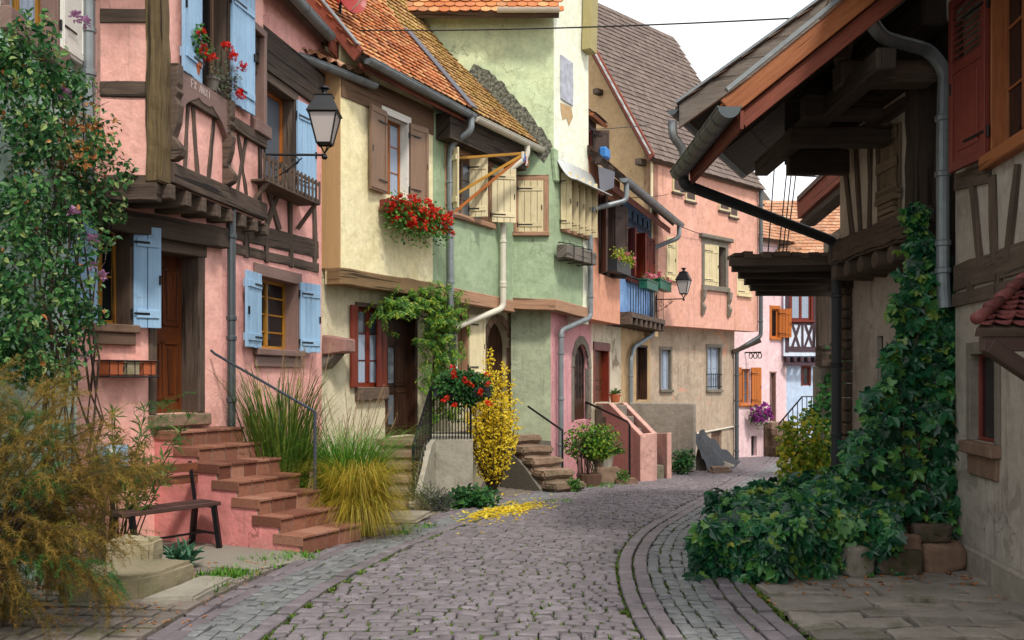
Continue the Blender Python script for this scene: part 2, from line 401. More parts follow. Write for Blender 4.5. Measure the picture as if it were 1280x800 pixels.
# foliage
IVYL = leafm('creeper_leaf', [(.03, '#0b2f21'), (.35, '#174a30'), (.6, '#2a663b'), (.8, '#4d7f38'), (.95, '#7f8a30'), (1.0, '#c9a42e')], .38, .18, .5)
ROSEL = leafm('rose_leaf', [(.1, '#173d20'), (.45, '#2f6030'), (.75, '#558246'), (.93, '#9aa868'), (1.0, '#b58a3f')], .45, .3)
ROSEO = leafm('autumn_rose_leaf', [(0, '#8f4f26'), (.5, '#b87a40'), (1, '#cfa070')], .6, .35)
TAMA = leafm('feathery_sprays', [(.05, '#3d421c'), (.25, '#5f5424'), (.5, '#86682c'), (.75, '#a8883e'), (.9, '#77782e'), (1, '#4d6a2a')], .7, .35)
TAMG = leafm('feathery_green', [(0, '#1f4d22'), (.5, '#356a30'), (1, '#56803a')], .7, .35)
OLEA = leafm('narrow_leaf', [(0, '#36552a'), (.5, '#557538'), (1, '#8a9a55')], .5, .3)
REED = leafm('reed_blade', [(0, '#2d4a1c'), (.5, '#4d6a24'), (.8, '#7d8a38'), (1, '#a89a55')], .55, .3)
GRASSG = leafm('green_grass_blade', [(0, '#2f5e1e'), (.5, '#4f8a2a'), (1, '#86aa3c')], .5, .35)
GRASSY = leafm('golden_grass_blade', [(0, '#6f6a22'), (.3, '#9a8a28'), (.6, '#c0a238'), (.85, '#a8a23a'), (1, '#6f8a30')], .5, .35)
PLUME = leafm('dry_plume', [(0, '#8a7050'), (1, '#b59a78')], .8, .3)
WIST = leafm('wisteria_leaf', [(0, '#234a16'), (.4, '#3f7020'), (.75, '#76962e'), (1, '#b3ae3c')], .5, .35)
GERL = leafm('geranium_leaf', [(0, '#23501c'), (.5, '#3d7424'), (1, '#6a9638')], .55, .3)
GERR = leafm('red_petals', [(0, '#a80f0a'), (.5, '#d4210f'), (1, '#e6452a')], .5, .3)
PINKF = leafm('pink_petals', [(0, '#b8395a'), (.5, '#d86a86'), (1, '#e89aa8')], .5, .3)
LILAC = leafm('lilac_petals', [(0, '#a8749c'), (1, '#cfa2c4')], .5, .3)
PURPLE = leafm('purple_petals', [(0, '#701a70'), (.5, '#a03298'), (1, '#c45ab4')], .5, .3)
YELS = leafm('golden_leaf', [(0, '#8f8f24'), (.25, '#c9a81e'), (.6, '#e6cc2c'), (.85, '#f0dc50'), (1, '#8fa034')], .5, .35)
LIMEB = leafm('yellow_green_leaf', [(0, '#44701f'), (.4, '#7f9c2c'), (.75, '#bcb83a'), (1, '#d0b034')], .5, .35)
DKBUSH = leafm('dark_bush_leaf', [(0, '#143a1c'), (.5, '#2a5c2c'), (1, '#4f7a34')], .5, .3)
LAVL = leafm('grey_green_leaf', [(0, '#3a4434'), (.5, '#56624a'), (1, '#6f6474')], .7, .3)
MOSS = leafm('moss_tuft', [(0, '#33491a'), (.5, '#4f6a22'), (1, '#76862f')], .8, .2)
BARK = wood('twig_bark', '#57463a', '#2c221b', 1, .9)
STEMG = wood('green_stem', '#55602f', '#38401f', 1, .8)

# ------------------------------------------------------------------ building parts
def shutter(win, f, hu, side, ang, w, z0, z1, mat, style='plank', o=.03):
    "one hinged shutter; hu is the hinge position, side -1 swings to the left, ang is its opening away from the wall"
    a = math.radians(ang); ax = f.d * (side * math.cos(a)) + f.n * math.sin(a); th = ax.cross(V(0, 0, 1)) * (1 if side > 0 else -1)
    if th.dot(f.n) < 0 and ang < 45: th = -th
    p = f.at(hu, 0, o); m = MB(); t = .018
    def bx(a0, a1, c0, c1, t0, t1): m.box(p + ax * ((a0 + a1) / 2) + V(0, 0, (c0 + c1) / 2) + th * ((t0 + t1) / 2), ax * ((a1 - a0) / 2), th * ((t1 - t0) / 2), V(0, 0, (c1 - c0) / 2))
    h = z1 - z0
    if style == 'plank':
        n = max(2, round(w / .12)); g = .004
        for i in range(n): bx(w * i / n + g, w * (i + 1) / n - g, z0 + U(-.006, .006), z1, 0, .032 + U(0, .004))
        for zz in (z0 + h * .14, z0 + h * .84):
            bx(.02, w - .02, zz - .05, zz + .05, -.026, -.001); bx(.03, w - .03, zz - .045, zz + .045, .034, .05)
    elif style == 'flat':
        bx(0, w, z0, z1, 0, .035)
        for zz in (z0 + .03, z1 - .1): bx(.0, w, zz, zz + .07, .036, .048)
        bx(0, .06, z0 + .1, z1 - .1, .036, .048); bx(w - .06, w, z0 + .1, z1 - .1, .036, .048)
    elif style == 'louver':
        fr = .065
        bx(0, fr, z0, z1, 0, .045); bx(w - fr, w, z0, z1, 0, .045)
        for zz in (z0, z0 + h * .56, z1 - .08): bx(fr, w - fr, zz, zz + .08, 0.002, .043)
        bx(fr, w - fr, z0 + .08, z0 + h * .56, .008, .03); bx(fr + .06, w - fr - .06, z0 + .16, z0 + h * .56 - .07, .0305, .041)
        n = 9; b0 = z0 + h * .56 + .08; b1 = z1 - .08
        for i in range(n):
            zc = b0 + (b1 - b0) * (i + .5) / n
            m.box(p + ax * (w / 2) + V(0, 0, zc) + th * .022, ax * (w / 2 - fr), (th * .02 + V(0, 0, -.022)), (V(0, 0, 1) * .004 + th * .003))
    m.m = 1
    for zz in (z0 + h * .14, z0 + h * .84):
        t0 = .051 if style == 'plank' else .049 if style == 'flat' else .046
        m.box(p + ax * (w * .28) + V(0, 0, zz) + th * (t0 + .003), ax * (w * .28), th * .003, V(0, 0, .012)); m.tube([p + V(0, 0, zz - .05) + th * .02 - ax * .012, p + V(0, 0, zz + .05) + th * .02 - ax * .012], .013, 6)
    m.box(p + ax * (w * .93) + V(0, 0, z0 + h * .48) + th * .045, ax * .008, th * .012, V(0, 0, .05))
    return m.build('shutter', [mat, IRON], win, bevel=.003)

def window(house, f, rc, frame, nx=2, ny=2, glz=.13, fw=.05, surround=None, sw=.1, sill=None, curtain=None, glassm=None, shut=(), smat=None, style='plank', lintel=True, sillz=.09, mun=.022, open_leaf=None):
    u0, u1, z0, z1 = rc; m = MB(); a, b = -glz - .05, -glz
    fbox(m, f, u0, u0 + fw, z0, z1, a, b); fbox(m, f, u1 - fw, u1, z0, z1, a, b)
    fbox(m, f, u0 + fw, u1 - fw, z0, z0 + fw, a + .002, b - .002); fbox(m, f, u0 + fw, u1 - fw, z1 - fw, z1, a + .002, b - .002)
    for i in range(1, nx):
        uu = u0 + (u1 - u0) * i / nx; k = fw * .6 if i * 2 == nx else mun / 2
        fbox(m, f, uu - k, uu + k, z0 + fw, z1 - fw, a + .004, b + (.008 if i * 2 == nx else -.008))
    for j in range(1, ny):
        zz = z0 + (z1 - z0) * j / ny; fbox(m, f, u0 + fw, u1 - fw, zz - mun / 2, zz + mun / 2, a + .008, b - .01)
    w = m.build('window', frame, house, bevel=.005)
    g = MB(); g.add([f.at(u0 + .02, z0 + .02, a + .022), f.at(u1 - .02, z0 + .02, a + .022), f.at(u1 - .02, z1 - .02, a + .022), f.at(u0 + .02, z1 - .02, a + .022)])
    g.build('glazing', glassm or GLASS, w)
    if curtain:
        c = MB(); n = 14; ca, cb = u0 + fw, u1 - fw
        for i in range(n):
            p0 = ca + (cb - ca) * i / n; p1 = ca + (cb - ca) * (i + 1) / n
            c.add([f.at(p0, z0 + fw, a + .026 + .008 * (i % 2)), f.at(p1, z0 + fw, a + .026 + .008 * ((i + 1) % 2)), f.at(p1, z0 + fw + (z1 - z0) * curtain, a + .026 + .008 * ((i + 1) % 2)), f.at(p0, z0 + fw + (z1 - z0) * curtain, a + .026 + .008 * (i % 2))])
        c.build('curtain', LACE, w)
    if surround:
        s = MB()
        fbox(s, f, u0 - sw, u0 + .012, z0, z1, -glz - .01, .025); fbox(s, f, u1 - .012, u1 + sw, z0, z1, -glz - .01, .025)
        fbox(s, f, u0 - sw, u1 + sw, z1 - .011, z1 + sw * 1.2, -glz - .008, .028)
        s.build('surround', surround, w, bevel=.006)
    if sill:
        s = MB(); fbox(s, f, u0 - sw * 1.1, u1 + sw * 1.1, z0 - sillz, z0 - .001, -.12, .09); s.build('sill', sill, w, bevel=.012)
    for (side, ang, wd, dz) in shut:
        hu = u0 - .01 if side < 0 else u1 + .01
        shutter(w, f, hu, side, ang, wd, z0 - dz, z1 + dz, smat, style)
    return w

def door(house, f, rc, leaf, frame, glz=.22, fw=.08, panels=((.08, .45), (.55, .92)), cols=2, handle=True, lintel=.16, jamb=.12, glazed=None, fmat=None):
    u0, u1, z0, z1 = rc; m = MB(); a = -glz
    fbox(m, f, u0 + .01, u1 - .01, z0, z1 - .01, a - .05, a); W = (u1 - u0)
    for (p, q) in panels:
        for c in range(cols):
            x0 = u0 + W * (.1 + .84 * c / cols); x1 = u0 + W * (.06 + .84 * (c + 1) / cols); y0 = z0 + (z1 - z0) * p; y1 = z0 + (z1 - z0) * q
            for (k0, k1, l0, l1) in ((x0, x1, y0, y0 + .03), (x0, x1, y1 - .03, y1), (x0, x0 + .03, y0, y1), (x1 - .03, x1, y0, y1)): fbox(m, f, k0, k1, l0, l1, a - .01, a + .016)
            fbox(m, f, x0 + .07, x1 - .07, y0 + .07, y1 - .07, a - .01, a + .011)
    d = m.build('door', leaf, house, bevel=.004)
    fr = MB()
    fbox(fr, f, u0 - jamb, u0 + .012, z0, z1 - .012, -glz - .02, .02); fbox(fr, f, u1 - .012, u1 + jamb, z0, z1 - .012, -glz - .02, .02); fbox(fr, f, u0 - jamb - .02, u1 + jamb + .02, z1 - .011, z1 + lintel, -glz - .018, .03)
    fr.build('door_frame', frame, d, bevel=.01)
    if glazed:
        for (x0, x1, p, q) in glazed:
            g = MB(); g.add([f.at(u0 + W * x0, z0 + (z1 - z0) * p, a + .02), f.at(u0 + W * x1, z0 + (z1 - z0) * p, a + .02), f.at(u0 + W * x1, z0 + (z1 - z0) * q, a + .02), f.at(u0 + W * x0, z0 + (z1 - z0) * q, a + .02)])
            g.build('glazing', GLASSL, d)
    if handle:
        h = MB(); q = f.at(u0 + W * .12, z0 + 1.0, a)
        h.box(q + f.n * .008, f.d * .018, f.n * .008, V(0, 0, .09)); h.tube([q, q + f.n * .05, q + f.n * .055 + f.d * .1], .009, 6); h.build('handle', IRON, d)
    return d

def gutter(house, path, r=.075, mat=None, caps=True, rings=.75):
    m = MB(); n = 9; path = [Vector(p) for p in path]; vs = []; N = len(path)
    for i, p in enumerate(path):
        t = (path[min(i + 1, N - 1)] - path[max(i - 1, 0)]); t.z = 0; t.normalize(); x = V(t.y, -t.x, 0)
        for k in range(n): a = math.pi * k / (n - 1); vs.append(p + x * (r * math.cos(a)) - V(0, 0, r * math.sin(a)))
        for k in range(n): a = math.pi * k / (n - 1); vs.append(p - x * ((r - .006) * math.cos(a)) - V(0, 0, (r - .006) * math.sin(a)))
    fs = []; K = 2 * n
    for i in range(N - 1):
        for k in range(K): b = (k + 1) % K; fs.append((i * K + k, i * K + b, (i + 1) * K + b, (i + 1) * K + k))
    m.mesh(vs, fs)
    if caps:
        for i in (0, N - 1): m.add(vs[i * K:i * K + n])
    for i in range(N - 1):
        d = path[i + 1] - path[i]; L = d.length; t = d.normalized(); x = V(t.y, -t.x, 0).normalized()
        k = 1
        while k * rings < L:
            c = path[i] + t * (k * rings); q = [c + x * ((r + .008) * math.cos(math.pi * j / 8)) - V(0, 0, (r + .008) * math.sin(math.pi * j / 8)) for j in range(9)]
            for j in range(8): m.add([q[j] - t * .015, q[j + 1] - t * .015, q[j + 1] + t * .015, q[j] + t * .015])
            k += 1
        for sgn in (-1, 1): m.tube([path[i] + x * (sgn * r), path[i + 1] + x * (sgn * r)], .009, 6)
    return m.build('gutter', mat or ZINC, house, smooth=False)

def round_path(pts, r=.12, n=5):
    pts = [Vector(p) for p in pts]; out = [pts[0]]
    for i in range(1, len(pts) - 1):
        a = (pts[i - 1] - pts[i]); b = (pts[i + 1] - pts[i]); ra = min(r, a.length * .45, b.length * .45)
        p, q = pts[i] + a.normalized() * ra, pts[i] + b.normalized() * ra
        for k in range(n + 1): t = k / n; out.append(p * (1 - t) ** 2 + pts[i] * (2 * t * (1 - t)) + q * t * t)
    return out + [pts[-1]]
def downpipe(house, pts, r=.045, mat=None, collars=(), name='downpipe'):
    m = MB(); m.tube(round_path(pts), r, 12)
    cs = [Vector(c) for c in collars]
    for a, b in zip(pts, pts[1:]):
        a, b = Vector(a), Vector(b)
        if abs(a.z - b.z) > .9 and (a - b).xy.length < .12:
            k = int(abs(a.z - b.z) / 1.05) + 1; cs += [a.lerp(b, (i + .5) / k) for i in range(k)]
    for c in cs:
        c = Vector(c); m.lathe(c - V(0, 0, .03), [(r + .002, 0), (r + .013, .01), (r + .013, .05), (r + .002, .06)], 12)
    return m.build(name, mat or ZINC, house, smooth=False)

def roof(house, e0, adir, up, poly, tw, th, mats, thick=.12, style='beaver', ycut=None, name='roof'):
    "tiles laid in courses on a sloping plane; poly is its outline in (along eave, up slope)"
    e0, a, b = Vector(e0), Vector(adir).normalized(), Vector(up).normalized(); N = a.cross(b)
    if N.z < 0: N = -N
    def q(u, v, h=0): return e0 + a * u + b * v + N * h
    m = MB(); m.m = 1; m.prism([q(u, v, -thick) for u, v in poly], N * (thick - .012)); m.m = 0
    A = [p[0] for p in poly]; B = [p[1] for p in poly]
    def inside(x, y):
        c = False; n = len(poly)
        for i in range(n):
            (x1, y1), (x2, y2) = poly[i], poly[i - 1]
            if (y1 > y) != (y2 > y) and x < (x2 - x1) * (y - y1) / (y2 - y1) + x1: c = not c
        return c
    j = 0; v = min(B) - .03
    while v < max(B):
        u = min(A) - (tw / 2 if j % 2 else 0)
        while u < max(A) + tw:
            if inside(u + tw / 2, v + th * .5):
                g = .004; x0, x1 = u + g, u + tw - g; k = U(-.006, .006); lift = .034 + U(-.006, .01); v0 = v + U(-.008, .008); v1 = v + th * 1.25
                if style == 'beaver': low = [(x0, v0 + .045), (x0 + tw * .25, v0 + .008), (x0 + tw * .5, v0), (x1 - tw * .25, v0 + .008), (x1, v0 + .045)]
                elif style == 'pan': low = None
                else: low = [(x0, v0), (x1, v0)]
                r = R()
                if low:
                    top = [q(x, y + k, lift) for x, y in low] + [q(x1, v1, .006), q(x0, v1, .006)]
                    m.add(top, r)
                    n = len(low); bt = [q(x, y + k, lift - .018) for x, y in low]
                    for i in range(n - 1): m.add([bt[i], bt[i + 1], top[i + 1], top[i]], r)
                    m.add([q(x0, v0 + .04, lift - .018), top[0], top[-1]], r); m.add([q(x1, v0 + .04, lift - .018), top[n], top[n - 1]], r)
                else:
                    n = 6; prof = [(i / n, (.045 * math.sin(math.pi * min(1, i / n / .62)) if i / n < .62 else -.012 * math.sin(math.pi * (i / n - .62) / .38))) for i in range(n + 1)]
                    for i in range(n):
                        (s0, h0), (s1, h1) = prof[i], prof[i + 1]
                        m.add([q(x0 + s0 * (tw + .01), v0, lift + h0), q(x0 + s1 * (tw + .01), v0, lift + h1), q(x0 + s1 * (tw + .01), v1, h1 + .012), q(x0 + s0 * (tw + .01), v1, h0 + .012)], r)
                        m.add([q(x0 + s0 * (tw + .01), v0, lift + h0 - .016), q(x0 + s1 * (tw + .01), v0, lift + h1 - .016), q(x0 + s1 * (tw + .01), v0, lift + h1), q(x0 + s0 * (tw + .01), v0, lift + h0)], r)
            u += tw
        v += th; j += 1
    return m.build(name, mats, house)

def timbers(house, f, beams, o0=-.05, o1=.025, mat=None, name='timber_frame', jit=.008):
    "beams given by their ends as seen in the photograph: (px, py, px, py, width in metres)"
    m = MB()
    for i, (x0, y0, x1, y1, w) in enumerate(beams):
        ua, za = f.uz(x0, y0); ub, zb = f.uz(x1, y1); e = .0015 * (i % 5)
        fbeam(m, f, ua, za, ub, zb, w, o0, o1 + e, jit, max(2, int(abs(ub - ua) + abs(zb - za)) * 4))
    return m.build(name, mat or DKWOOD, house, bevel=.008)

def lantern(foot, arm, L, h, label, group='wall lanterns'):
    "four-sided tapered street lantern standing on a scrolled wall bracket"
    foot, arm = Vector(foot), Vector(arm).normalized(); side = V(-arm.y, arm.x, 0)
    t = thing('wall_lantern', foot, label, 'lamp', group); k = h / .88
    b = MB(); tip = foot + arm * L
    b.box(foot + V(0, 0, -.12 * k), arm * .012, side * .025, V(0, 0, .26 * k)); b.tube([foot, tip], .016 * k, 8); b.lathe(tip - V(0, 0, .03), [(.01, -.03), (.03, -.02), (.04, 0), (.03, .03), (.012, .05)], 10)
    def scroll(c, r0, turns, sgn, ph):
        pts = []
        for i in range(26): a = ph + sgn * turns * 2 * math.pi * i / 25; r = r0 * (1 - .8 * i / 25); pts.append(c + arm * (r * math.cos(a)) + V(0, 0, r * math.sin(a)))
        return pts
    b.tube([foot + V(0, 0, -.34 * k)] + [foot + arm * (L * .62 * s) + V(0, 0, -.34 * k + .3 * k * s ** 1.5) for s in (.3, .6, .85, 1)], .009 * k, 6)
    for (x, z, r, sg) in ((.2, -.13, .09, 1), (.5, -.08, .06, -1), (.34, -.2, .045, -1)): b.tube(scroll(foot + arm * (L * x) + V(0, 0, z * k), r * k, 1.3, sg, 1.57), .007 * k, 6)
    b.build('bracket', IRON, t)
    z0 = .14 * k; z1 = .52 * k; w0, w1 = .085 * k, .17 * k
    def ring(z, w): return [tip + arm * (w * x) + side * (w * y) + V(0, 0, z) for x, y in ((-1, -1), (1, -1), (1, 1), (-1, 1))]
    g = MB(); lo, hi = ring(z0, w0), ring(z1, w1)
    for i in range(4): g.add([lo[i], lo[(i + 1) % 4], hi[(i + 1) % 4], hi[i]])
    g.build('glazing', LAMPG, t)
    fr = MB(); lo, hi = ring(z0, w0 + .004), ring(z1, w1 + .004)
    for i in range(4): fr.tube([lo[i], hi[i]], .012 * k, 5); fr.tube([lo[i], lo[(i + 1) % 4]], .012 * k, 5); fr.tube([hi[i], hi[(i + 1) % 4]], .014 * k, 5)
    for i in range(4): fr.tube([tip + V(0, 0, .02), (lo[i] + tip) / 2 + V(0, 0, .035), lo[i]], .009 * k, 6)
    fr.build('frame', IRON, t)
    c = MB(); a, b2, c2 = ring(z1, w1 + .035), ring(z1 + .03 * k, w1 + .02), ring(z1 + .22 * k, .1 * k)
    d2, e2 = ring(z1 + .235 * k, .115 * k), ring(z1 + .25 * k, .06 * k)
    rings = [a, b2, c2, d2, e2]; vs = [p for r in rings for p in r]; fs = [(3, 2, 1, 0), (16, 17, 18, 19)]
    for j in range(4):
        for i in range(4): q = (i + 1) % 4; fs.append((4 * j + i, 4 * j + q, 4 * j + 4 + q, 4 * j + 4 + i))
    c.mesh(vs, fs); c.lathe(tip + V(0, 0, z1 + .25 * k), [(.05 * k, 0), (.035 * k, .03 * k), (.04 * k, .06 * k), (.075 * k, .075 * k), (.06 * k, .1 * k), (.01, .11 * k)], 12)
    c.build('cap', IRON, t, bevel=.004)
    return t
def upv(nin, deg): a = math.radians(deg); n = Vector(nin).normalized(); return V(n.x * math.cos(a), n.y * math.cos(a), math.sin(a))

# ============================================================ mint house, far left
F0 = Face(-4.10, 4.0, -.05, 1)
h = thing('mint_house', (-4.25, 6.5, 0), 'mint and white house at the far left edge behind the climbing rose', 'house')
wr = (F0.u(8), F0.u(70), 4.86, 6.6)
m = MB(); wall(m, F0, -.5, F0.u(96), -.1, 3.7, [], .25); wall(m, F0, -.5, F0.u(109), 3.7, 8.2, [wr], .25); m.build('wall', MINT, h)
window(h, F0, wr, OCHRE, 2, 2, .14, .07, MAUVEP, .1, MAUVEP, .95, GLASSL, [(1, 4, .42, .02)], WHITEP, 'flat', sillz=.2)
zinc_p = F0.at(F0.u(96), 0, .1)

# ============================================================ pink oriel house
FA = Face(-4.38, 9.25, .475, .88)
OL = Face(-4.16, 9.3, 1, 0); OR = Face(-3.53, 9.3, .136, 1)
h = thing('pink_oriel_house', (-3.9, 10.2, 0), 'pink half timbered house with overhanging oriel, blue shutters and tiled front steps', 'house')
wA = FA.rect(118, 162, 282, 405); dA = FA.rect(194, 248, 316, 517)
m = MB(); wall(m, FA, 0, 1.95, -.1, 3.72, [wA, dA], .3, .32); wall(m, FA, .42, 1.95, 3.75, 8.2, [], .3, .32); m.build('wall', PINK, h)
window(h, FA, wA, OCHRE, 2, 2, .2, .05, MIDWOOD, .07, SANDST2, None, GLASS, [(-1, 12, .38, .02), (1, 20, .3, .03)], BLUEP, 'plank')
s = MB(); fbox(s, FA, wA[0] - .02, wA[1] + .04, wA[2] - .22, wA[2] - .092, -.05, .06); s.build('window_apron', SANDST2, h, bevel=.01)
d = door(h, FA, dA, DOORWOOD, DKWOOD, .26, jamb=.09, lintel=.2)
s = MB(); fbox(s, FA, dA[0] - .1, dA[1] + .1, dA[2] - .14, dA[2] - .002, -.3, .12); s.build('door_sill', STEPST, d, bevel=.015)
# the oriel
OZ0, OZ1 = 3.72, 8.0
uR = 2.52
owin2 = (OR.u(316), OR.u(329))
owin = (OR.u(247), OR.u(284), 4.95, 6.4)
m = MB()
wall(m, OL, 0, .63, OZ0, OZ1, [], .1, .1)
wall(m, OR, 0, uR, OZ0, OZ1, [owin, (owin2[0], owin2[1], 4.95, 6.1)], .22, .25)
m.build('oriel_wall', PINK, h)
m = MB(); m.prism([OL.at(0, OZ0 - .03, -.02), OL.at(.61, OZ0 - .03, -.02), OR.at(uR - .02, OZ0 - .03, -.02), V(-3.6, 11.9, OZ0 - .03), V(-4.3, 9.35, OZ0 - .03)], V(0, 0, .028)); m.build('oriel_floor', BLACKWOOD, h)
window(h, OR, owin, BROWNP, 2, 2, .16, .05, DKWOOD, .03, None, None, GLASS, [(-1, 3, OR.u(247) - OR.u(221), .02), (1, 4, OR.u(311) - OR.u(286), .0)], BLUEP, 'plank')
window(h, OR, (owin2[0], owin2[1], 4.95, 6.1), MAUVEP, 1, 1, .16, .05, MAUVEP, .07, MAUVEP, None, GLASS, sillz=.16)
m = MB(); m.beam(OR.at(0.02, OZ0 - .02, -.06), OR.at(.02, OZ1, -.06), .185, .185, OR.d, .012, 12); m.build('corner_post', OLDPOST, h, bevel=.015, rough=.012, cell=.12)
for bb in ((125, 112, 194, 112, .16), (125, 20, 194, 20, .14), (130, 228, 196, 229, .16)): timbers(h, OL, [bb], -.04, .02, DKWOOD, 'side_timber')
TB = [(206, 212, 330, 262, .2), (268, 98, 330, 160, .13)]
m = MB()
for z, w in ((3.83, .22), (4.72, .15)): fbeam(m, OR, .1, z, uR, z + .02, w, -.05, .06)
for k, (a, b) in enumerate(((.44, .52), (.72, .62), (.98, 1.12), (1.72, 1.98), (2.0, 1.75), (2.4, 2.4), (1.5, 1.5))): fbeam(m, OR, a, 3.94, b, 4.65, .065 if k < 5 else .1, -.05, .02)
m.build('timber_frame', DKWOOD, h, bevel=.008)
# carved arched apron with worn white lettering under the upper window
m = MB(); a0, a1 = .24, 1.36; pts = [OR.at(a0, 4.93, .07), OR.at(a1, 4.93, .07)]; n = 14
for i in range(n + 1):
    t = 1 - i / n; q = abs(t - .5) * 2; z = 4.72 - .24 * max(0, (q - .25) / .75) ** 2 + (.03 if .2 < q < .3 else 0); pts.append(OR.at(a0 + (a1 - a0) * t, z, .07))
m.prism(pts, OR.n * -.09); m.build('carved_apron', MAUVEP, h, bevel=.006)
for uu in (.16, 1.40):
    m = MB()
    pr = [(.0, 4.95), (.11, 4.95), (.11, 4.75), (.09, 4.7), (.12, 4.66), (.08, 4.6), (.12, 4.52), (.1, 4.35), (.05, 4.2), (.1, 4.14), (.15, 4.08), (.13, 4.0), (.06, 3.96), (.0, 3.96)]
    m.prism([OR.at(uu - .06, z, o) for o, z in pr], OR.d * .12); m.build('carved_bracket', MIDWOOD, h, bevel=.008)
# the faded letters, cut as flat strokes on the apron
def strokes(house, f, txt, u, z, hgt, o, mat, name='lettering'):
    G = {'E': [(0, 0, 0, 1), (0, 1, .6, 1), (0, .5, .5, .5), (0, 0, .6, 0)], 'X': [(0, 0, .6, 1), (0, 1, .6, 0)], 'I': [(.15, 0, .15, 1)], 'S': [(.6, .9, .1, 1), (.1, 1, .1, .55), (.1, .55, .6, .45), (.6, .45, .5, 0), (.5, 0, 0, .1)],
         'V': [(0, 1, .3, 0), (.3, 0, .6, 1)], 'T': [(.3, 0, .3, 1), (0, 1, .6, 1)], 'N': [(0, 0, 0, 1), (0, 1, .6, 0), (.6, 0, .6, 1)], 'Z': [(0, 1, .6, 1), (.6, 1, 0, 0), (0, 0, .6, 0)], '1': [(.2, 0, .2, 1)], 'C': [(.6, .95, .1, 1), (.1, 1, 0, .1), (0, .1, .6, 0)], 'A': [(0, 0, .3, 1), (.3, 1, .6, 0), (.12, .4, .48, .4)]}
    x = u
    for ch in txt:
        m = MB()
        for (a, b, c, e) in G.get(ch, []):
            if R() < .22: continue          # worn away
            m.beam(f.at(x + a * hgt * .8, z + b * hgt, o), f.at(x + c * hgt * .8, z + e * hgt, o), .013, .003, side=(f.d * (e - b) * hgt - V(0, 0, 1) * (c - a) * hgt * .8))
        x += hgt * .8 * (.95 if ch not in 'I1 ' else .5)
        if m.f: m.build('letter', mat, house)
strokes(h, OR, 'EXIVNIXTI', .46, 4.81, .085, .073, INK)
for i in range(8):
    m = MB(); u = .1 + i * .345; m.beam(OR.at(u, 3.62, .06), OR.at(u, 3.62, -1.5), .11, .15, OR.d, .008, 4); m.build('joist', DKWOOD, h, bevel=.01)
m = MB(); m.beam(OL.at(-.05, 3.6, .02), OL.at(.6, 3.6, .02), .16, .18, V(0, 1, 0), .008, 4); m.build('joist', DKWOOD, h, bevel=.01)
m = MB(); m.beam(FA.at(.3, 3.38, .05), FA.at(1.95, 3.38, .05), .16, .24, FA.n, .01, 6); m.build('jetty_beam', BLACKWOOD, h, bevel=.01)
# pipes at the two ends of the ground floor
def pp(f, px, py, o): return f.pp(px, py, o)
downpipe(h, [V(-3.55, 9.18, 6.35), V(-4.22, 9.18, 5.92), V(-4.22, 9.18, 3.62), V(-4.42, 9.1, 3.5)], .058, ZINC, [V(-4.22, 9.18, 5.2)])
downpipe(h, [V(-4.42, 9.1, 3.5), V(-4.40, 9.12, 2.6), V(-4.40, 9.12, 0)], .055, ZINC)
downpipe(h, [FA.at(1.98, 3.9, .12), FA.at(1.98, 0, .12)], .05, ZINCD, [FA.at(1.98, 2.2, .12), FA.at(1.98, .65, .12)])
# roof of the oriel house runs on over its neighbour
eA0 = V(-3.3, 9.3, 6.8) + V(.136, 1, 0) * -1.2; eA1 = V(-3.3, 9.3, 6.8) + V(.136, 1, 0) * 6.1
LA = (eA1 - eA0).length
gutter(h, [eA0 + V(.03, 0, -.02), eA0.lerp(eA1, 5.5 / 7.3) + V(.03, 0, -.02)], .085, ZINC)
m = MB(); m.beam(eA0.lerp(eA1, 5.55 / 7.3) + V(0, 0, -.1), eA1 + V(0, 0, -.1), .04, .24, V(1, -.136, 0)); m.build('fascia_board', RUSTBOARD, h, bevel=.004)
bis = V(-.95, .306, 0).normalized()
roof(h, eA0, V(.136, 1, 0), upv(V(-.99, .135, 0), 50), [(0, 0), (LA, 0), (LA + .95, 5.2), (0, 5.2)], .17, .15, [ROOFRED, DKWOOD], .14)

# ============================================================ narrow pink house
FB = Face(-3.47, 10.94, .2, 1)
h = thing('narrow_pink_house', (-3.3, 12.5, -.1), 'narrow pink house with crossed timbers and light blue ground floor shutters', 'house')
wB = FB.rect(322, 371, 349, 437); uB = FB.u(402); wB2 = FB.rect(306, 367, 105, 228)
m = MB(); wall(m, FB, 0, uB, -.4, 7.0, [wB, wB2], .26); m.build('wall', PINKD, h)
window(h, FB, wB, OCHRE, 2, 4, .17, .05, MAUVEP, .12, MAUVEP, None, GLASS, [(-1, 7, .52, .0), (1, 14, .46, .02)], BLUEP, 'plank')
s = MB(); fbox(s, FB, wB[0] - .1, wB[1] + .12, wB[2] - .24, wB[2] - .095, -.05, .04); s.build('window_apron', MAUVEP, h, bevel=.01)
window(h, FB, wB2, HONEY, 2, 1, .16, .06, DKWOOD, .1, None, None, GLASSL, [(1, 8, .5, 0)], BLUEP, 'plank')
timbers(h, FB, [(286, 284, 397, 312, .26), (286, 309, 397, 335, .13), (306, 291, 307, 322, .11), (332, 298, 332, 328, .11), (363, 304, 363, 334, .11), (392, 190, 393, 332, .13),
                (329, 292, 352, 226, .1), (348, 288, 331, 228, .1), (362, 298, 361, 225, .11), (362, 236, 394, 242, .12), (300, 228, 364, 238, .12)], -.05, .025)
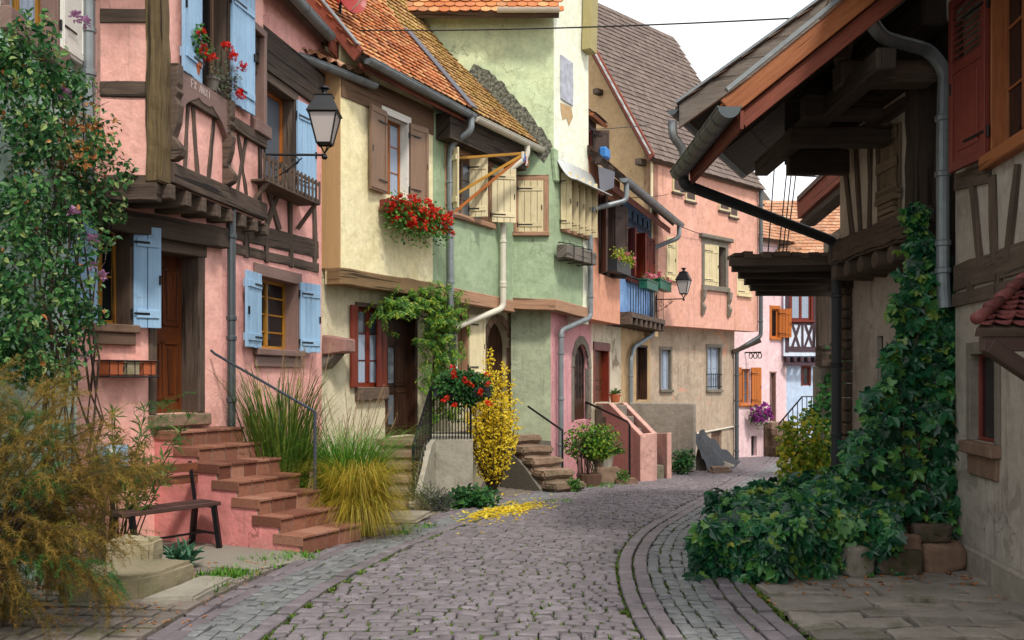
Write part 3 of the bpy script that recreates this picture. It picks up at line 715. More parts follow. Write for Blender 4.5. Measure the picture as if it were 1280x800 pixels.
# roof with its own low gutter
FR2 = Face(-3.18, 13.06, .57, .82)
gutter(h, [FR2.at(.0, 6.37), FR2.at(1.78, 6.35)], .085, ZINC)
roof(h, FR2.at(-1.6, 6.42, .0), FR2.d, upv(-FR2.n, 36), [(0.3, 0), (3.3, 0), (3.0, 1.5), (0, 1.5)], .2, .24, [ROOFORG, DKWOOD], .1, 'pan')
m = MB(); fbox(m, FB, -.1, uB, 5.75, 6.3, .0, .06); m.build('eave_board', BLACKWOOD, h)
downpipe(h, [FR2.at(.03, 6.34), FR2.at(.0, 5.95), FR2.at(-.22, 5.85, -.03), FR2.at(-.5, 5.8, -.1)], .07, ZINC)
m = MB()
for i in range(4): m.tube([FB.at(.85 + .1 * i, 4.33, .06 + .1 * i), FB.at(2.15, 4.33, .06 + .1 * i)], .014, 5)
b0, b1 = wB2[0] - .1, wB2[1] + .16
g = MB()
for i in range(15):
    u = b0 + (b1 - b0) * i / 14; g.box(FB.at(u, wB2[2] + .02, .32), FB.d * .022, FB.n * .009, V(0, 0, .16))
for z in (-.13, .13): g.box(FB.at((b0 + b1) / 2, wB2[2] + .02 + z * .9, .302), FB.d * ((b1 - b0) / 2), FB.n * .008, V(0, 0, .022))
fbox(g, FB, b0, b1, wB2[2] - .16, wB2[2] - .13, .0, .33)
for u in (b0 + .1, b1 - .1): g.beam(FB.at(u, wB2[2] - .5, .03), FB.at(u, wB2[2] - .16, .3), .05, .05)
g.build('window_guard', MIDWOOD, h, bevel=.004)

# ============================================================ cream house
FC = Face(-2.92, 14.15, .468, .883); FU = FC.off(.36)
JZ = 3.16
h = thing('cream_house', (-2.2, 15.5, -.3), 'cream plastered house with brown shutters above a vine covered front door', 'house')
uc = FC.u(541); uU = FU.u(541)
wC = FC.rect(446, 479, 384, 484); dC = FC.rect(484, 519, 398, 545); wU = FU.rect(480, 509, 148, 246)
m = MB(); wall(m, FC, 0, uc, -.6, JZ + .1, [wC, dC], .26); wall(m, FC, -.12, uc, JZ + .11, 6.5, [], .2); m.build('wall', CREAMLOW, h)
m = MB(); wall(m, FU, 0, uU, JZ, 6.8, [wU], .24, .3); m.build('upper_wall', CREAM, h)
m = MB(); m.prism([FU.at(-.003, JZ + .24, 0), FU.at(-.003, 6.5, 0), FU.at(-.003, 6.5, -.4), FU.at(-.003, JZ + .24, -.4)], FU.d * -.02); m.build('corner_strip', wood('tan_corner_paint', '#b3956a', '#8f7550', 1, .8, .2, True), h)
m = MB(); m.beam(FU.at(-.05, JZ + .11, -.1), FU.at(uU, JZ + .11, -.1), .26, .26, FU.n, .008, 10); m.build('jetty_beam', JETTY, h, bevel=.015)
m = MB(); fbox(m, FU, 0, uU, 6.0, 6.45, .0, .02); m.build('eave_board', wood('brown_eave_board', '#6f5540', '#4f3b2c', 1, .8), h)
window(h, FU, wU, HONEY, 2, 3, .14, .05, WHITEP, .09, None, .9, GLASSL, [(-1, 6, .5, .02), (1, 10, .44, .0)], BROWNP, 'flat')
window(h, FC, wC, REDWOOD, 2, 3, .05, .08, MIDWOOD, .05, MIDWOOD, .6, GLASSL, sillz=.22)
m = MB()
for (a, b) in ((wC[0] - .22, wC[0] - .06), (wC[1] - .25, wC[1] + .02)): fbox(m, FC, a, b, wC[2], wC[3], .03, .07)
m.build('window_leaf', REDWOOD, h, bevel=.006)
d = door(h, FC, dC, DOORDARK, DOORDARK, .16, cols=2, panels=((.06, .38), (.42, .78)), glazed=[(.2, .45, .1, .35), (.2, .45, .45, .75)], jamb=.06)
eC0 = V(-2.30, 13.83, 6.85) - V(.468, .883, 0) * .25
tE = 3.62
eC1 = V(-2.30, 13.83, 6.82) + V(.468, .883, 0) * tE
gutter(h, [FU.at(.05, 6.52, .46), FU.at(3.2, 6.45, .46)], .085, ZINC)
m = MB(); m.beam(FU.at(0, 6.42, .34), FU.at(3.1, 6.36, .34), .03, .07, FU.n); m.build('fascia_board', RUSTBOARD, h)
downpipe(h, [FU.at(3.12, 6.4, .46), FU.at(3.12, 6.15, .46), FU.at(3.02, 5.95, .12), FU.at(3.0, 5.7, .09), FU.at(3.02, 3.0, .09)], .06, ZINC, [FU.at(3.02, 5.2, .09)])
nin = V(-.883, .468, 0)
RC = FU.at(-.12, 6.57, .42)
roof(h, RC, FU.d, upv(nin, 49), [(.05, 0), (3.35, 0), (3.35, 2.6), (.05, 2.6)], .17, .15, [ROOFRED, DKWOOD], .14)
q = upv(nin, 49) * 2.55
roof(h, RC + q, FU.d, upv(nin, 56), [(-.6, 0), (3.35, 0), (3.35, 3.0), (-3.0, 3.0)], .17, .15, [ROOFRED, DKWOOD], .14)
m = MB(); b = upv(nin, 49); N = FU.d.cross(b); N = N if N.z > 0 else -N
c0 = FU.at(3.23, 6.57, .42); m.box(c0 + b * 1.1 + N * .055, FU.d * .13, b * 1.1, N * .008); m.build('valley_flashing', LEAD, h)
m = MB(); p_ = RC + FU.d * .02 - V(0, 0, .05); m.beam(p_, p_ + b * 2.6, .04, .22, FU.d); m.build('bargeboard', RUSTBOARD, h, bevel=.004)
m = MB(); m.beam(p_ + V(0, 0, .16), p_ + b * 2.6 + V(0, 0, .16), .1, .02, FU.d); m.build('verge_flashing', ZINC, h)
RN = N
# little dormer and a dish on the roof
m = MB(); dm = on_plane(412, 10, RC, RN)
rr = Face(dm.x - .25, dm.y, .468, .883)
wd = (.05, .62, dm.z - .35, dm.z + .75)
wall(m, rr, -.1, .8, dm.z - .9, dm.z + .9, [wd], .1, .5); m.build('dormer_wall', RUSTBOARD, h)
window(h, rr, wd, OCHRE, 2, 1, .05, .08, REDPL, .06, None, .9, GLASSL)

t = thing('satellite_dish', on_plane(434, 24, RC, RN), 'red satellite dish with a receiver arm on the orange roof', 'dish')
m = MB(); c = on_plane(428, 22, RC, RN) + V(.12, -.2, .3); ax = V(.72, -.68, .12).normalized(); sx = ax.cross(V(0, 0, 1)).normalized(); sy = sx.cross(ax); rings = []
for i in range(6):
    rr_ = .36 * i / 5; rings.append([c + sx * (rr_ * math.cos(k * math.pi / 10)) * .82 + sy * (rr_ * math.sin(k * math.pi / 10)) + ax * (.1 * (i / 5) ** 2) for k in range(20)])
for i in range(5):
    for k in range(20): m.add([rings[i][k], rings[i][(k + 1) % 20], rings[i + 1][(k + 1) % 20], rings[i + 1][k]]); m.add([rings[i + 1][k] - ax * .015, rings[i + 1][(k + 1) % 20] - ax * .015, rings[i][(k + 1) % 20] - ax * .015, rings[i][k] - ax * .015])
m.build('reflector', REDPL, t, smooth=True)
m = MB(); e = c + ax * .55 - sy * .18; m.tube([c - sy * .3 + ax * .05, e], .012, 6); m.box(e + V(0, 0, .02), ax * .06, sx * .035, sy * .05); m.build('receiver_arm', GALV, t)
m = MB(); m.tube([c - ax * .05, c - ax * .2 - V(0, 0, .1), c - ax * .2 - V(0, 0, .7)], .025, 8); m.build('mast', IRON, t)

# ============================================================ sage green house
h = thing('sage_green_house', (-.7, 18, -.45), 'sage green house with a white downpipe and wooden pole rack at its window', 'house')
uG = FU.u(642); uGc = FC.u(642)
wG = FU.rect(560, 612, 198, 272); wGl = FC.rect(556, 583, 393, 468)
aG = (FC.u(608), FC.u(638), FC.z(500, 620), FC.z(402, 620))
m = MB(); wall(m, FC, uc, uGc, -.7, JZ + .1, [wGl, aG], .26); m.build('wall', BEIGELOW, h)
m = MB(); wall(m, FU, uU + .003, uG, JZ, 6.8, [wG], .26); m.build('upper_wall', GREEN, h)
m = MB(); m.beam(FU.at(uU + .01, JZ + .1, -.1), FU.at(uG + .05, JZ + .02, -.1), .24, .25, FU.n, .006, 8); m.build('jetty_beam', JETTYP, h, bevel=.015)
w = window(h, FU, wG, BROWNP, 2, 3, .17, .05, JETTYP, .11, JETTYP, None, GLASSL, [(-1, 60, .32, -.02), (1, 48, .5, -.03)], CREAMP, 'plank', sillz=.1)
shutter(w, FU, (wG[0] + wG[1]) / 2, 1, 75, .36, wG[2], wG[3], CREAMP, 'plank', o=.0)
window(h, FC, wGl, WHITEP, 2, 3, .19, .05, JETTYP, .08, JETTYP, None, GLASSL, [(-1, 30, .38, .0), (1, 14, .45, .02)], CREAMP, 'flat')
# arched doorway
d = MB(); fbox(d, FC, aG[0], aG[1], aG[2], aG[3], -.24, -.2)
for i in range(4): fbox(d, FC, aG[0] + (aG[1] - aG[0]) * i / 4 + .01, aG[0] + (aG[1] - aG[0]) * (i + 1) / 4 - .01, aG[2], aG[3], -.2, -.19)
dd = d.build('door', DOORDARK, h)
m = MB(); ca = (aG[0] + aG[1]) / 2; ra = (aG[1] - aG[0]) / 2 - .01
for sgn in (-1, 1):
    pts = [FC.at(ca + sgn * (ra + .012), aG[3] + .002, -.19)] + [FC.at(ca + sgn * ra * math.cos(k * math.pi / 16), aG[3] - ra + ra * math.sin(k * math.pi / 16), -.19) for k in range(9)] + [FC.at(ca, aG[3] + .002, -.19)]
    m.prism(pts, FC.n * .19)
m.build('arch_spandrel', BEIGELOW, dd)
m = MB()
for k in range(9):
    a0, a1 = math.pi * k / 9, math.pi * (k + 1) / 9 - .03; r0, r1 = ra, ra + .16; cz = aG[3] - ra
    m.prism([FC.at(ca + r0 * math.cos(a0), cz + r0 * math.sin(a0), .02), FC.at(ca + r1 * math.cos(a0), cz + r1 * math.sin(a0), .02), FC.at(ca + r1 * math.cos(a1), cz + r1 * math.sin(a1), .02), FC.at(ca + r0 * math.cos(a1), cz + r0 * math.sin(a1), .02)], FC.n * -.06)
for sgn in (-1, 1): fbox(m, FC, *(sorted((ca + sgn * ra, ca + sgn * (ra + .16)))), aG[2], cz - .01, -.1, .02)
m.build('arch_surround', SANDST2, dd, bevel=.01)
gutter(h, [FU.at(3.24, 6.43, .48), FU.at(6.0, 6.44, .48)], .09, ZINCL)
eG = FU.at(3.2, 6.55, .42)
roof(h, eG, FU.d, upv(nin, 49), [(0, 0), (2.72, 0), (2.6 + 1.3, 2.6), (0, 2.6)] , .16, .14, [ROOFYEL, DKWOOD], .14)
q = upv(nin, 49) * 2.55
roof(h, eG + q, FU.d, upv(nin, 56), [(0, 0), (4.0, 0), (5.4, 4.2), (0, 4.2)], .16, .14, [ROOFYEL, DKWOOD], .14)
m = MB(); fbox(m, FU, uU + .1, uG, 5.95, 6.4, .0, .3); m.build('eave_boards', BLACKWOOD, h)
downpipe(h, [FU.at(5.3, 6.4, .48), FU.at(5.3, 6.15, .48), FU.at(4.95, 5.75, .12), FU.at(4.95, 3.1, .12), FU.at(4.2, 2.8, -.22), FU.at(3.75, 2.66, -.27), ], .06, ZINCL, [FU.at(4.95, 3.6, .12)])

# wooden pole rack hung out of the window
t = thing('pole_rack', FU.at(wG[0], 5.0, .1), 'fold out wooden pole rack with clothes pegs at green house window', 'rack')
tip = FU.pp(614, 197, .75)
for (px, py) in ((558, 199), (559, 249), (566, 266)):
    m = MB(); m.beam(FU.pp(px, py, .02), tip, .05, .045, V(0, 0, 1)); m.build('pole', OCHRE if py < 255 else HONEY, t, bevel=.004)
for i, mm in enumerate((WHITEP, BLUEPL, REDPL, WHITEP, HONEY)):
    m = MB(); p = tip + FU.d * (-.1 + .05 * i) + V(0, 0, -.03 * i); m.box(p + V(0, 0, -.05), FU.d * .015, FU.n * .02, V(0, 0, .06)); m.box(p + V(0, 0, -.11), FU.d * .012, FU.n * .012, V(0, 0, .03)); m.build('peg', mm, t)

# ============================================================ pale green tower house
FT = Face(.03, 18.98, 1, 0); F3 = Face(.86, 18.98, .468, .883)
FTg = Face(-.02, 19.42, 1, 0); F3g = Face(.82, 19.42, .376, .927)
u3 = F3.u(735)
h = thing('green_tower_house', (.8, 19.6, -.5), 'tall pale green house with closed cream shutters rising above the ochre roof', 'house')
wT = FT.rect(647, 680, 226, 290); w3 = F3.rect(703, 730, 226, 290)
TZ = 9.2
m = MB(); wall(m, FT, .0, .83, JZ - .03, 6.4, [wT], .12); wall(m, F3, 0, u3, JZ - .03, 6.0, [w3], .2); m.build('oriel_wall', GREEN, h)
m = MB(); wall(m, FT, -2.9, .832, 6.4, TZ, [], .1, .35); m.build('gable_wall', TOWER, h)
wx = F3.rect(700, 715, 74, 128)
m = MB(); wall(m, F3, 0.0, u3, 6.0, 12.6, [], .1, .35); m.build('street_wall', TOWERW, h)
m = MB(); wall(m, FTg, 0, .84, -.9, JZ + .1, [], .1, .3); m.build('wall', GREENLOW, h)
m = MB(); m.add([FT.at(0, JZ - .02), FT.at(.83, JZ - .02), F3.at(u3, JZ - .02), F3.at(u3, JZ - .02, -1.2), V(-.1, 19.6, JZ - .02)]); m.build('jetty_floor', SALMON2, h)
m = MB(); m.beam(FT.at(-.03, JZ + .09, -.05), FT.at(.86, JZ + .05, -.05), .22, .23, V(0, 1, 0), .005, 4); m.beam(F3.at(0, JZ + .06, -.05), F3.at(u3, JZ - .02, -.05), .22, .23, F3.n, .005, 5); m.build('jetty_beam', JETTYP, h, bevel=.012)
window(h, FT, wT, CREAMP, 1, 1, .02, .02, JETTYP, .1, JETTYP, None, GLASS)
w = [c for c in h.children if c.name.startswith('window')][-1]
shutter(w, FT, wT[0] + .01, 1, 0, wT[1] - wT[0] - .02, wT[2], wT[3], CREAMW, 'plank', o=.0)
w = window(h, F3, w3, JETTYP, 3, 1, .12, .08, JETTYP, .09, JETTYP, None, GLASS)
for i in range(5):
    shutter(w, F3, w3[0] - .12 + (w3[1] - w3[0] + .24) * i / 4, 1, 78, .24, w3[2] - .04, w3[3] + .04, CREAMW, 'plank', o=.02)
m = MB(); fbox(m, F3, wx[0], wx[1], wx[2], wx[3], .002, .03); m.build('boarded_window', plain('pale_sheet', '#b4b7c2', .8, 0, .3, .9), h)
LICH = NT('black_lichen_roughcast'); o_ = LICH.coords(); c_ = LICH.mix(LICH.ramp(LICH.noise(o_, 16, 9, .85), [(.44, 0.0), (.6, 1.0)]), lin('#34352f'), lin('#8f8f80')); LICH.bump(LICH.noise(o_, 24, 8, .8), .9, .03); LICH = LICH.fin(c_, .95, 0, .1)
m = MB(); n = 26; lo_, hi_ = [], []
for i in range(n + 1):
    t_ = i / n; px, py = 588 + 100 * t_, 88 + 104 * t_; k = 3 + 26 * math.sin(math.pi * min(1, .1 + t_ * .85)) ** .8 + U(-4, 4)
    lo_.append(FT.pp(px - 8, py + 12, .006)); hi_.append(FT.pp(min(px + 4, 691), py - k * .75, .006))
for i in range(n): m.add([lo_[i], lo_[i + 1], hi_[i + 1], hi_[i]])
m.build('lichen_roughcast', LICH, h)
m = MB(); a_ = [F3.pp(x, y, .006) for x, y in ((700, 128), (714, 134), (716, 146), (711, 158), (708, 148), (703, 150), (701, 140))]; m.add(a_); m.build('bare_patch', TAN, h)
# curved sheet over the shutters
m = MB(); n = 8
for i in range(n):
    a0, a1 = i / n, (i + 1) / n; g = lambda a: (.02 + .5 * a, 6.28 - .52 * a - .14 * math.sin(a * 3.1))
    (o0, z0), (o1, z1) = g(a0), g(a1)
    m.prism([F3.at(.03, z0, o0), F3.at(u3 + .15, z0 - .0, o0), F3.at(u3 + .15, z1, o1), F3.at(.03, z1, o1)], V(0, 0, .015))
m.build('awning_sheet', GALV, h)
m = MB(); m.prism([F3.at(-.06, 6.45, .05), F3.at(.14, 6.45, .05), F3.at(.12, 5.75, .09), F3.at(-.02, 5.75, .09)], F3.n * -.12); m.build('drain_box', GREEN, h, bevel=.03)
# roof above the gable wall and the yellow bargeboard
roof(h, V(-2.1, 18.5, TZ - .12), V(1, 0, 0), upv(V(0, 1, 0), 50), [(0, 0), (3.05, 0), (3.05, 3.5), (0, 3.5)], .21, .19, [ROOFRED, DKWOOD], .14)
gutter(h, [V(-.3, 18.42, TZ - .1), V(.95, 18.42, TZ - .1)], .07, ZINCL)
m = MB(); m.beam(F3.at(u3 - .25, 8.9, .14), F3.at(u3 - .05, 12.6, .14), .36, .2, F3.d, .004, 3); m.build('bargeboard', wood('yellow_barge_paint', '#a0966a', '#6d6030', 1, .8, .3, True), h)
m = MB(); wall(m, Face(*(F3.at(u3, 0).xy), -.883, .468), -.01, 2.0, 2.9, 12.6, [], .1, .3); m.build('side_wall', TOWERW, h)

# pink shop front below with ironwork door
h = thing('pink_arch_house', (1.5, 20.8, -.55), 'deep pink ground floor with arched iron door beside flaking white wall', 'house')
ua, ub, uc3, ue = F3g.u(693), F3g.u(739), F3g.u(776), F3g.u(813)
aD = (F3g.u(717), F3g.u(736), F3g.z(525, 727), F3g.z(430, 727)); bD = (F3g.u(743), F3g.u(760), F3g.z(503, 751), F3g.z(438, 751))
cD = (F3g.u(796), F3g.u(808), F3g.z(500, 803), F3g.z(434, 803))
PK = plaster('deep_pink_plaster', '#d89a9e', '#7a5a5c', .5, light='#dda8ac')
m = MB(); wall(m, F3g, 0, ub, -1.0, JZ + .2, [aD], .16); m.build('wall', PK, h)
def arch(house, f, r4, mat, leafmat, sur):
    d = MB(); fbox(d, f, r4[0], r4[1], r4[2], r4[3], -.16, -.12); dd = d.build('door', leafmat, house)
    m = MB(); ca = (r4[0] + r4[1]) / 2; ra = (r4[1] - r4[0]) / 2 - .01; cz = r4[3] - ra
    for sgn in (-1, 1): m.prism([f.at(ca + sgn * (ra + .012), r4[3] + .002, -.1)] + [f.at(ca + sgn * ra * math.cos(k * math.pi / 16), cz + ra * math.sin(k * math.pi / 16), -.1) for k in range(9)] + [f.at(ca, r4[3] + .002, -.1)], f.n * .1)
    m.build('arch_spandrel', mat, dd); m = MB()
    for k in range(7):
        a0, a1 = math.pi * k / 7, math.pi * (k + 1) / 7 - .02; r0, r1 = ra, ra + .2
        m.prism([f.at(ca + r * math.cos(a), cz + r * math.sin(a), .02) for r, a in ((r0, a0), (r1, a0), (r1, a1), (r0, a1))], f.n * -.05)
    for sgn in (-1, 1): fbox(m, f, *(sorted((ca + sgn * ra, ca + sgn * (ra + .17)))), r4[2], cz - .01, -.1, .02)
    m.build('arch_surround', sur, dd, bevel=.01); return dd, ca, ra, cz
dd, ca, ra, cz = arch(h, F3g, aD, PK, DOORDARK, GREYST)
m = MB()
for i in range(5): m.tube([F3g.at(ca + ra * (.8 * (i - 2) / 2), aD[2] + .5, -.1), F3g.at(ca + ra * (.8 * (i - 2) / 2), cz + ra * .6, -.1)], .012, 5)
for j in range(5):
    for sx in (-1, 1): m.tube([F3g.at(ca + sx * ra * .42 + .13 * math.cos(k * .6) * (1 - k / 16), aD[2] + .75 + j * .3 + .13 * math.sin(k * .6) * (1 - k / 16), -.09) for k in range(12)], .009, 5)
m.build('ironwork_grille', IRON, dd)
m = MB(); wall(m, F3g, ub + .003, uc3, -1.0, JZ + .2, [bD], .25); m.build('flaking_wall', OLDWALL, h)
door(h, F3g, bD, DOORWOOD, REDWOOD, .15, panels=((.25, .45),), cols=1, jamb=.1, lintel=.2)
m = MB(); wall(m, F3g, uc3 + .003, ue, -1.1, JZ + .2, [cD], .3); m.build('tan_wall', TAN, h)
door(h, F3g, cD, DOORDARK, DOORDARK, .24, cols=1, jamb=.05, lintel=.06)
pz = F3g.at(.1, 0, .1)
pA = F3g.at(ua + .02, 0, .14)
downpipe(h, [F3.at(u3 - .1, 4.9, .1), F3.at(u3 - .1, 3.05, .1), pA + V(0, 0, 2.72), pA + V(0, 0, -.2)], .06, ZINC, [pA + V(0, 0, 2.6)])
m = MB(); m.tube([pA + V(0, 0, -.2), pA + V(0, 0, -1.0)], .075, 12); m.build('pipe_foot', MAROON, h)

# salmon and blue upper storey
FP = Face(1.72, 20.58, .376, .927); FPb = Face(2.55, 23.15, .376, .927)
uP, uPb = FP.u(775), FPb.u(813)
h = thing('salmon_blue_house', (2.8, 23.5, -.6), 'narrow house with salmon and blue timbered upper floor over flower balcony', 'house')
wP = FP.rect(749, 766, 252, 345); wPb = FPb.rect(783, 803, 292, 351)
m = MB(); wall(m, FP, 0, uP, JZ - .12, 6.6, [wP], .2, .6)
m.add([FP.at(0, JZ - .12), FP.at(uP, JZ - .12), FP.at(uP, JZ - .12, -.6), FP.at(0, JZ - .12, -.6)]); m.build('salmon_wall', SALMON2, h)
m = MB(); wall(m, FPb, 0, uPb, JZ, 6.5, [wPb], .2, .4); m.add([FPb.at(0, JZ), FPb.at(uPb, JZ), FPb.at(uPb, JZ, -.4), FPb.at(0, JZ, -.4)]); m.build('blue_wall', BLUEW, h)
window(h, FP, wP, DKBROWNP, 2, 1, .1, .06, DKBROWNP, .06, None, None, GLASS, [(-1, 35, .4, 0), (1, 35, .4, 0)], DKBROWNP, 'flat')
window(h, FPb, wPb, REDWOOD, 2, 2, .1, .06, REDWOOD, .07, REDWOOD, None, GLASS, [(-1, 50, .34, 0), (1, 55, .34, 0)], REDWOOD, 'flat')
w = [c for c in h.children if c.name.startswith('window')][-1]
shutter(w, FPb, (wPb[0] + wPb[1]) / 2, -1, 70, .32, wPb[2], wPb[3], REDWOOD, 'flat'); shutter(w, FPb, (wPb[0] + wPb[1]) / 2 + .1, 1, 70, .32, wPb[2], wPb[3], REDWOOD, 'flat')
m = MB()
for i in range(7): u = uPb * (i + .3) / 7; fbeam(m, FPb, u, wPb[3] + .15, u, 6.2, .07, -.04, .03)
fbeam(m, FPb, 0, 5.9, uPb, 5.9, .12, -.04, .035); fbeam(m, FPb, 0, wPb[3] + .14, uPb, wPb[3] + .14, .1, -.04, .035)
m.build('timber_frame', wood('blue_grey_timber', '#4a5a78', '#2c3648', 1, .8), h)
m = MB()
for i in range(15): u = .1 + (uPb - .3) * i / 14; m.tube([FPb.at(u, 3.35, .42), FPb.at(u, 4.25, .42)], .012, 5)
for z in (3.35, 4.25): m.tube([FPb.at(.1, z, .42), FPb.at(uPb - .2, z, .42)], .016, 6)
m.build('balcony_rail', IRON, h)
for i in range(8): u = .12 + (uPb - .3) * i / 7; m = MB(); m.beam(FPb.at(u, JZ - .03, .45), FPb.at(u, JZ - .03, -.2), .16, .2, FPb.d, .006, 2); m.build('joist', DKWOOD, h, bevel=.02)
m = MB(); fbox(m, FPb, .05, uPb - .1, JZ + .07, JZ + .2, -.05, .46); m.build('balcony_floor', DKWOOD, h)
eP0 = FP.at(-.1, 6.32, .62); eP1 = FP.at(6.9, 6.22, .5)
dP = (eP1 - eP0).normalized()
gutter(h, [FP.at(.25, 6.17, .74), FP.at(7.0, 6.17, .62)], .1, ZINC)
roof(h, eP0, dP, upv(V(-.927, .376, 0), 42), [(0, 0), (7, 0), (7, .9), (0, .9)], .2, .18, [ROOFDK, BLACKWOOD], .14, 'flat')
m = MB(); m.beam(FP.at(0, 6.05, .4), FP.at(7, 6.0, .3), .03, .16, FP.n); m.build('fascia_board', RUSTBOARD, h)
m = MB(); m.prism([FP.at(-.12, 6.25, .62), FP.at(-.12, 5.9, .6), FP.at(-.12, 5.8, .3), FP.at(-.12, 6.4, .25)], FP.d * .04); m.build('gable_sheet', LEAD, h)
downpipe(h, [FP.at(.45, 6.1, .74), FP.at(.45, 5.7, .74), FP.at(.05, 5.5, .15), FP.at(-.3, 5.4, .15)], .06, ZINC)
q = FPb.at(uPb - .12, 0, .1)
downpipe(h, [FP.at(6.75, 6.1, .62), FP.at(6.75, 5.75, .62), q + V(0, 0, 5.45), q + V(0, 0, 2.95), F3g.at(F3g.u(787), 2.55, .12), F3g.at(F3g.u(783), 2.2, .12), F3g.at(F3g.u(783), -.5, .12)], .065, ZINC)
# dormer tucked between the tower and the gable
m = MB(); c = P(748, 178, 24.6); dz = Face(c.x - .35, c.y, .376, .927); wd = (.15, .75, c.z - .45, c.z + .5)
wall(m, dz, 0, 1.0, c.z - 1.6, c.z + .75, [wd], .12, .8); m.build('dormer_wall', DKBROWNP, h)
window(h, dz, wd, REDWOOD, 2, 1, .06, .07, None, .1, None, None, GLASS, [(1, 70, .4, 0)], DKBROWNP, 'flat')
roof(h, dz.at(-.15, c.z + .72, .3), dz.d, upv(-dz.n, 28), [(0, 0), (1.3, 0), (1.3, 1.2), (0, 1.2)], .2, .18, [ROOFDK, RAWORANGE], .1, 'flat')
m = MB(); m.box(dz.at(.8, c.z - .15, .3), dz.d * .2, dz.n * .12, V(0, 0, .16)); m.build('blue_bundle', BLUEPL, h, bevel=.05)
# ============================================================ big salmon house with the brown gable roof
FS = Face(4.08, 26.8, .70, .714); FSg = FS.off(-.55); FGb = Face(4.08 - .77 * 2.9, 26.8 + .64 * 2.9, .77, -.64)
uS = FS.u(948)
h = thing('salmon_gable_house', (6, 29.5, -1), 'large salmon house with a steep grey brown gable roof and stone framed window', 'house')
w1 = FS.rect(880, 907, 307, 358); w2 = FS.rect(834, 845, 300, 348); w3 = FS.rect(922, 937, 345, 368)
m = MB(); wall(m, FS, 0, uS, 3.25, 8.4, [w1, w2, w3], .25); m.add([FS.at(0, 3.25), FS.at(uS, 3.25), FS.at(uS, 3.25, -.5), FS.at(0, 3.25, -.5)]); m.build('upper_wall', SALMON, h)
us0, us1 = FSg.u(806), FSg.u(918)
g1 = FSg.rect(826, 838, 437, 487); g2 = FSg.rect(884, 900, 434, 487); g3 = FSg.rect(889, 902, 537, 560)
m = MB(); wall(m, FSg, us0, us1, -1.3, 3.3, [g1, g2, g3], .22); m.build('wall', GREYTAN, h)
m = MB(); q = FSg.at(us1, 0); wall(m, Face(q.x, q.y, -.5, .85), 0, 3, -1.6, 3.3, [], .1, .2); m.build('end_wall', GREYTAN, h)
window(h, FS, w1, DKBROWNP, 2, 2, .16, .06, GREYST, .14, GREYST, None, GLASS, (), None, sillz=.16)
w = [c for c in h.children if c.name.startswith('window')][-1]
shutter(w, FS, w1[0] + .02, 1, 3, (w1[1] - w1[0]) * .6, w1[2], w1[3], CREAMW, 'plank', o=-.02)
m = MB(); fbox(m, FS, w1[0] - .3, w1[1] + .3, w1[3] + .16, w1[3] + .3, -.05, .14); m.build('cornice', GREYST, w, bevel=.03)
for uu in (w1[0] - .2, w1[1] + .06):
    m = MB(); m.prism([FS.at(uu, z, o) for o, z in ((.0, w1[2] - .15), (.16, w1[2] - .15), (.12, w1[2] - .4), (.05, w1[2] - .55), (.14, w1[2] - .7), (.06, w1[2] - .95), (0, w1[2] - .95))], FS.d * .14); m.build('console', GREYST, w, bevel=.01)
for q, mt in ((w2, CREAMW), (w3, CREAMW)):
    w = window(h, FS, q, DKBROWNP, 1, 1, .1, .04, CREAMW, .06, CREAMW, None, GLASS); shutter(w, FS, q[0] + .01, 1, 0, q[1] - q[0] - .02, q[2], q[3], mt, 'plank', o=-.03)
for (px, py, s_) in ((846, 232, 12), (862, 243, 12), (904, 255, 12), (916, 263, 10)):
    r4 = FS.rect(px - s_ / 2, px + s_ / 2, py - 9, py + 9); m = MB()
    fbox(m, FS, r4[0], r4[1], r4[2], r4[3], .0, .05); o_ = m.build('attic_shutter', CREAMW, h)
    m = MB(); fbox(m, FS, r4[0] - .04, r4[1] + .04, r4[2] - .06, r4[2], .0, .08); fbox(m, FS, r4[0] + .05, r4[1] - .05, r4[2] + .07, r4[3] - .07, .05, .056); m.build('batten', DKBROWNP, o_)
for q in (g1, g2):
    window(h, FSg, q, plain('blue_grey_frame_paint', '#8a93a0', .7), 2, 2, .08, .06, GREYST, .08, GREYST, .9, GLASSL)
m = MB()
for i in range(6): u = g2[0] + (g2[1] - g2[0]) * (i + .5) / 6; m.tube([FSg.at(u, g2[2] + .05, .03), FSg.at(u, g2[2] + .55, .03)], .01, 5)
for z in (.1, .5): m.tube([FSg.at(g2[0] - .1, g2[2] + z, .03), FSg.at(g2[1] + .1, g2[2] + z, .03)], .012, 5)
m.build('window_bars', IRON, h)
m = MB(); fbox(m, FSg, g3[0], g3[1], g3[2], g3[3], -.14, -.1); m.build('cellar_hatch', SANDST2, h)
m = MB(); m.tube([FSg.at(FSg.u(866), -.1, .04), FSg.at(us1 - .05, .05, .04)], .03, 6); m.build('conduit', ZINCL, h)
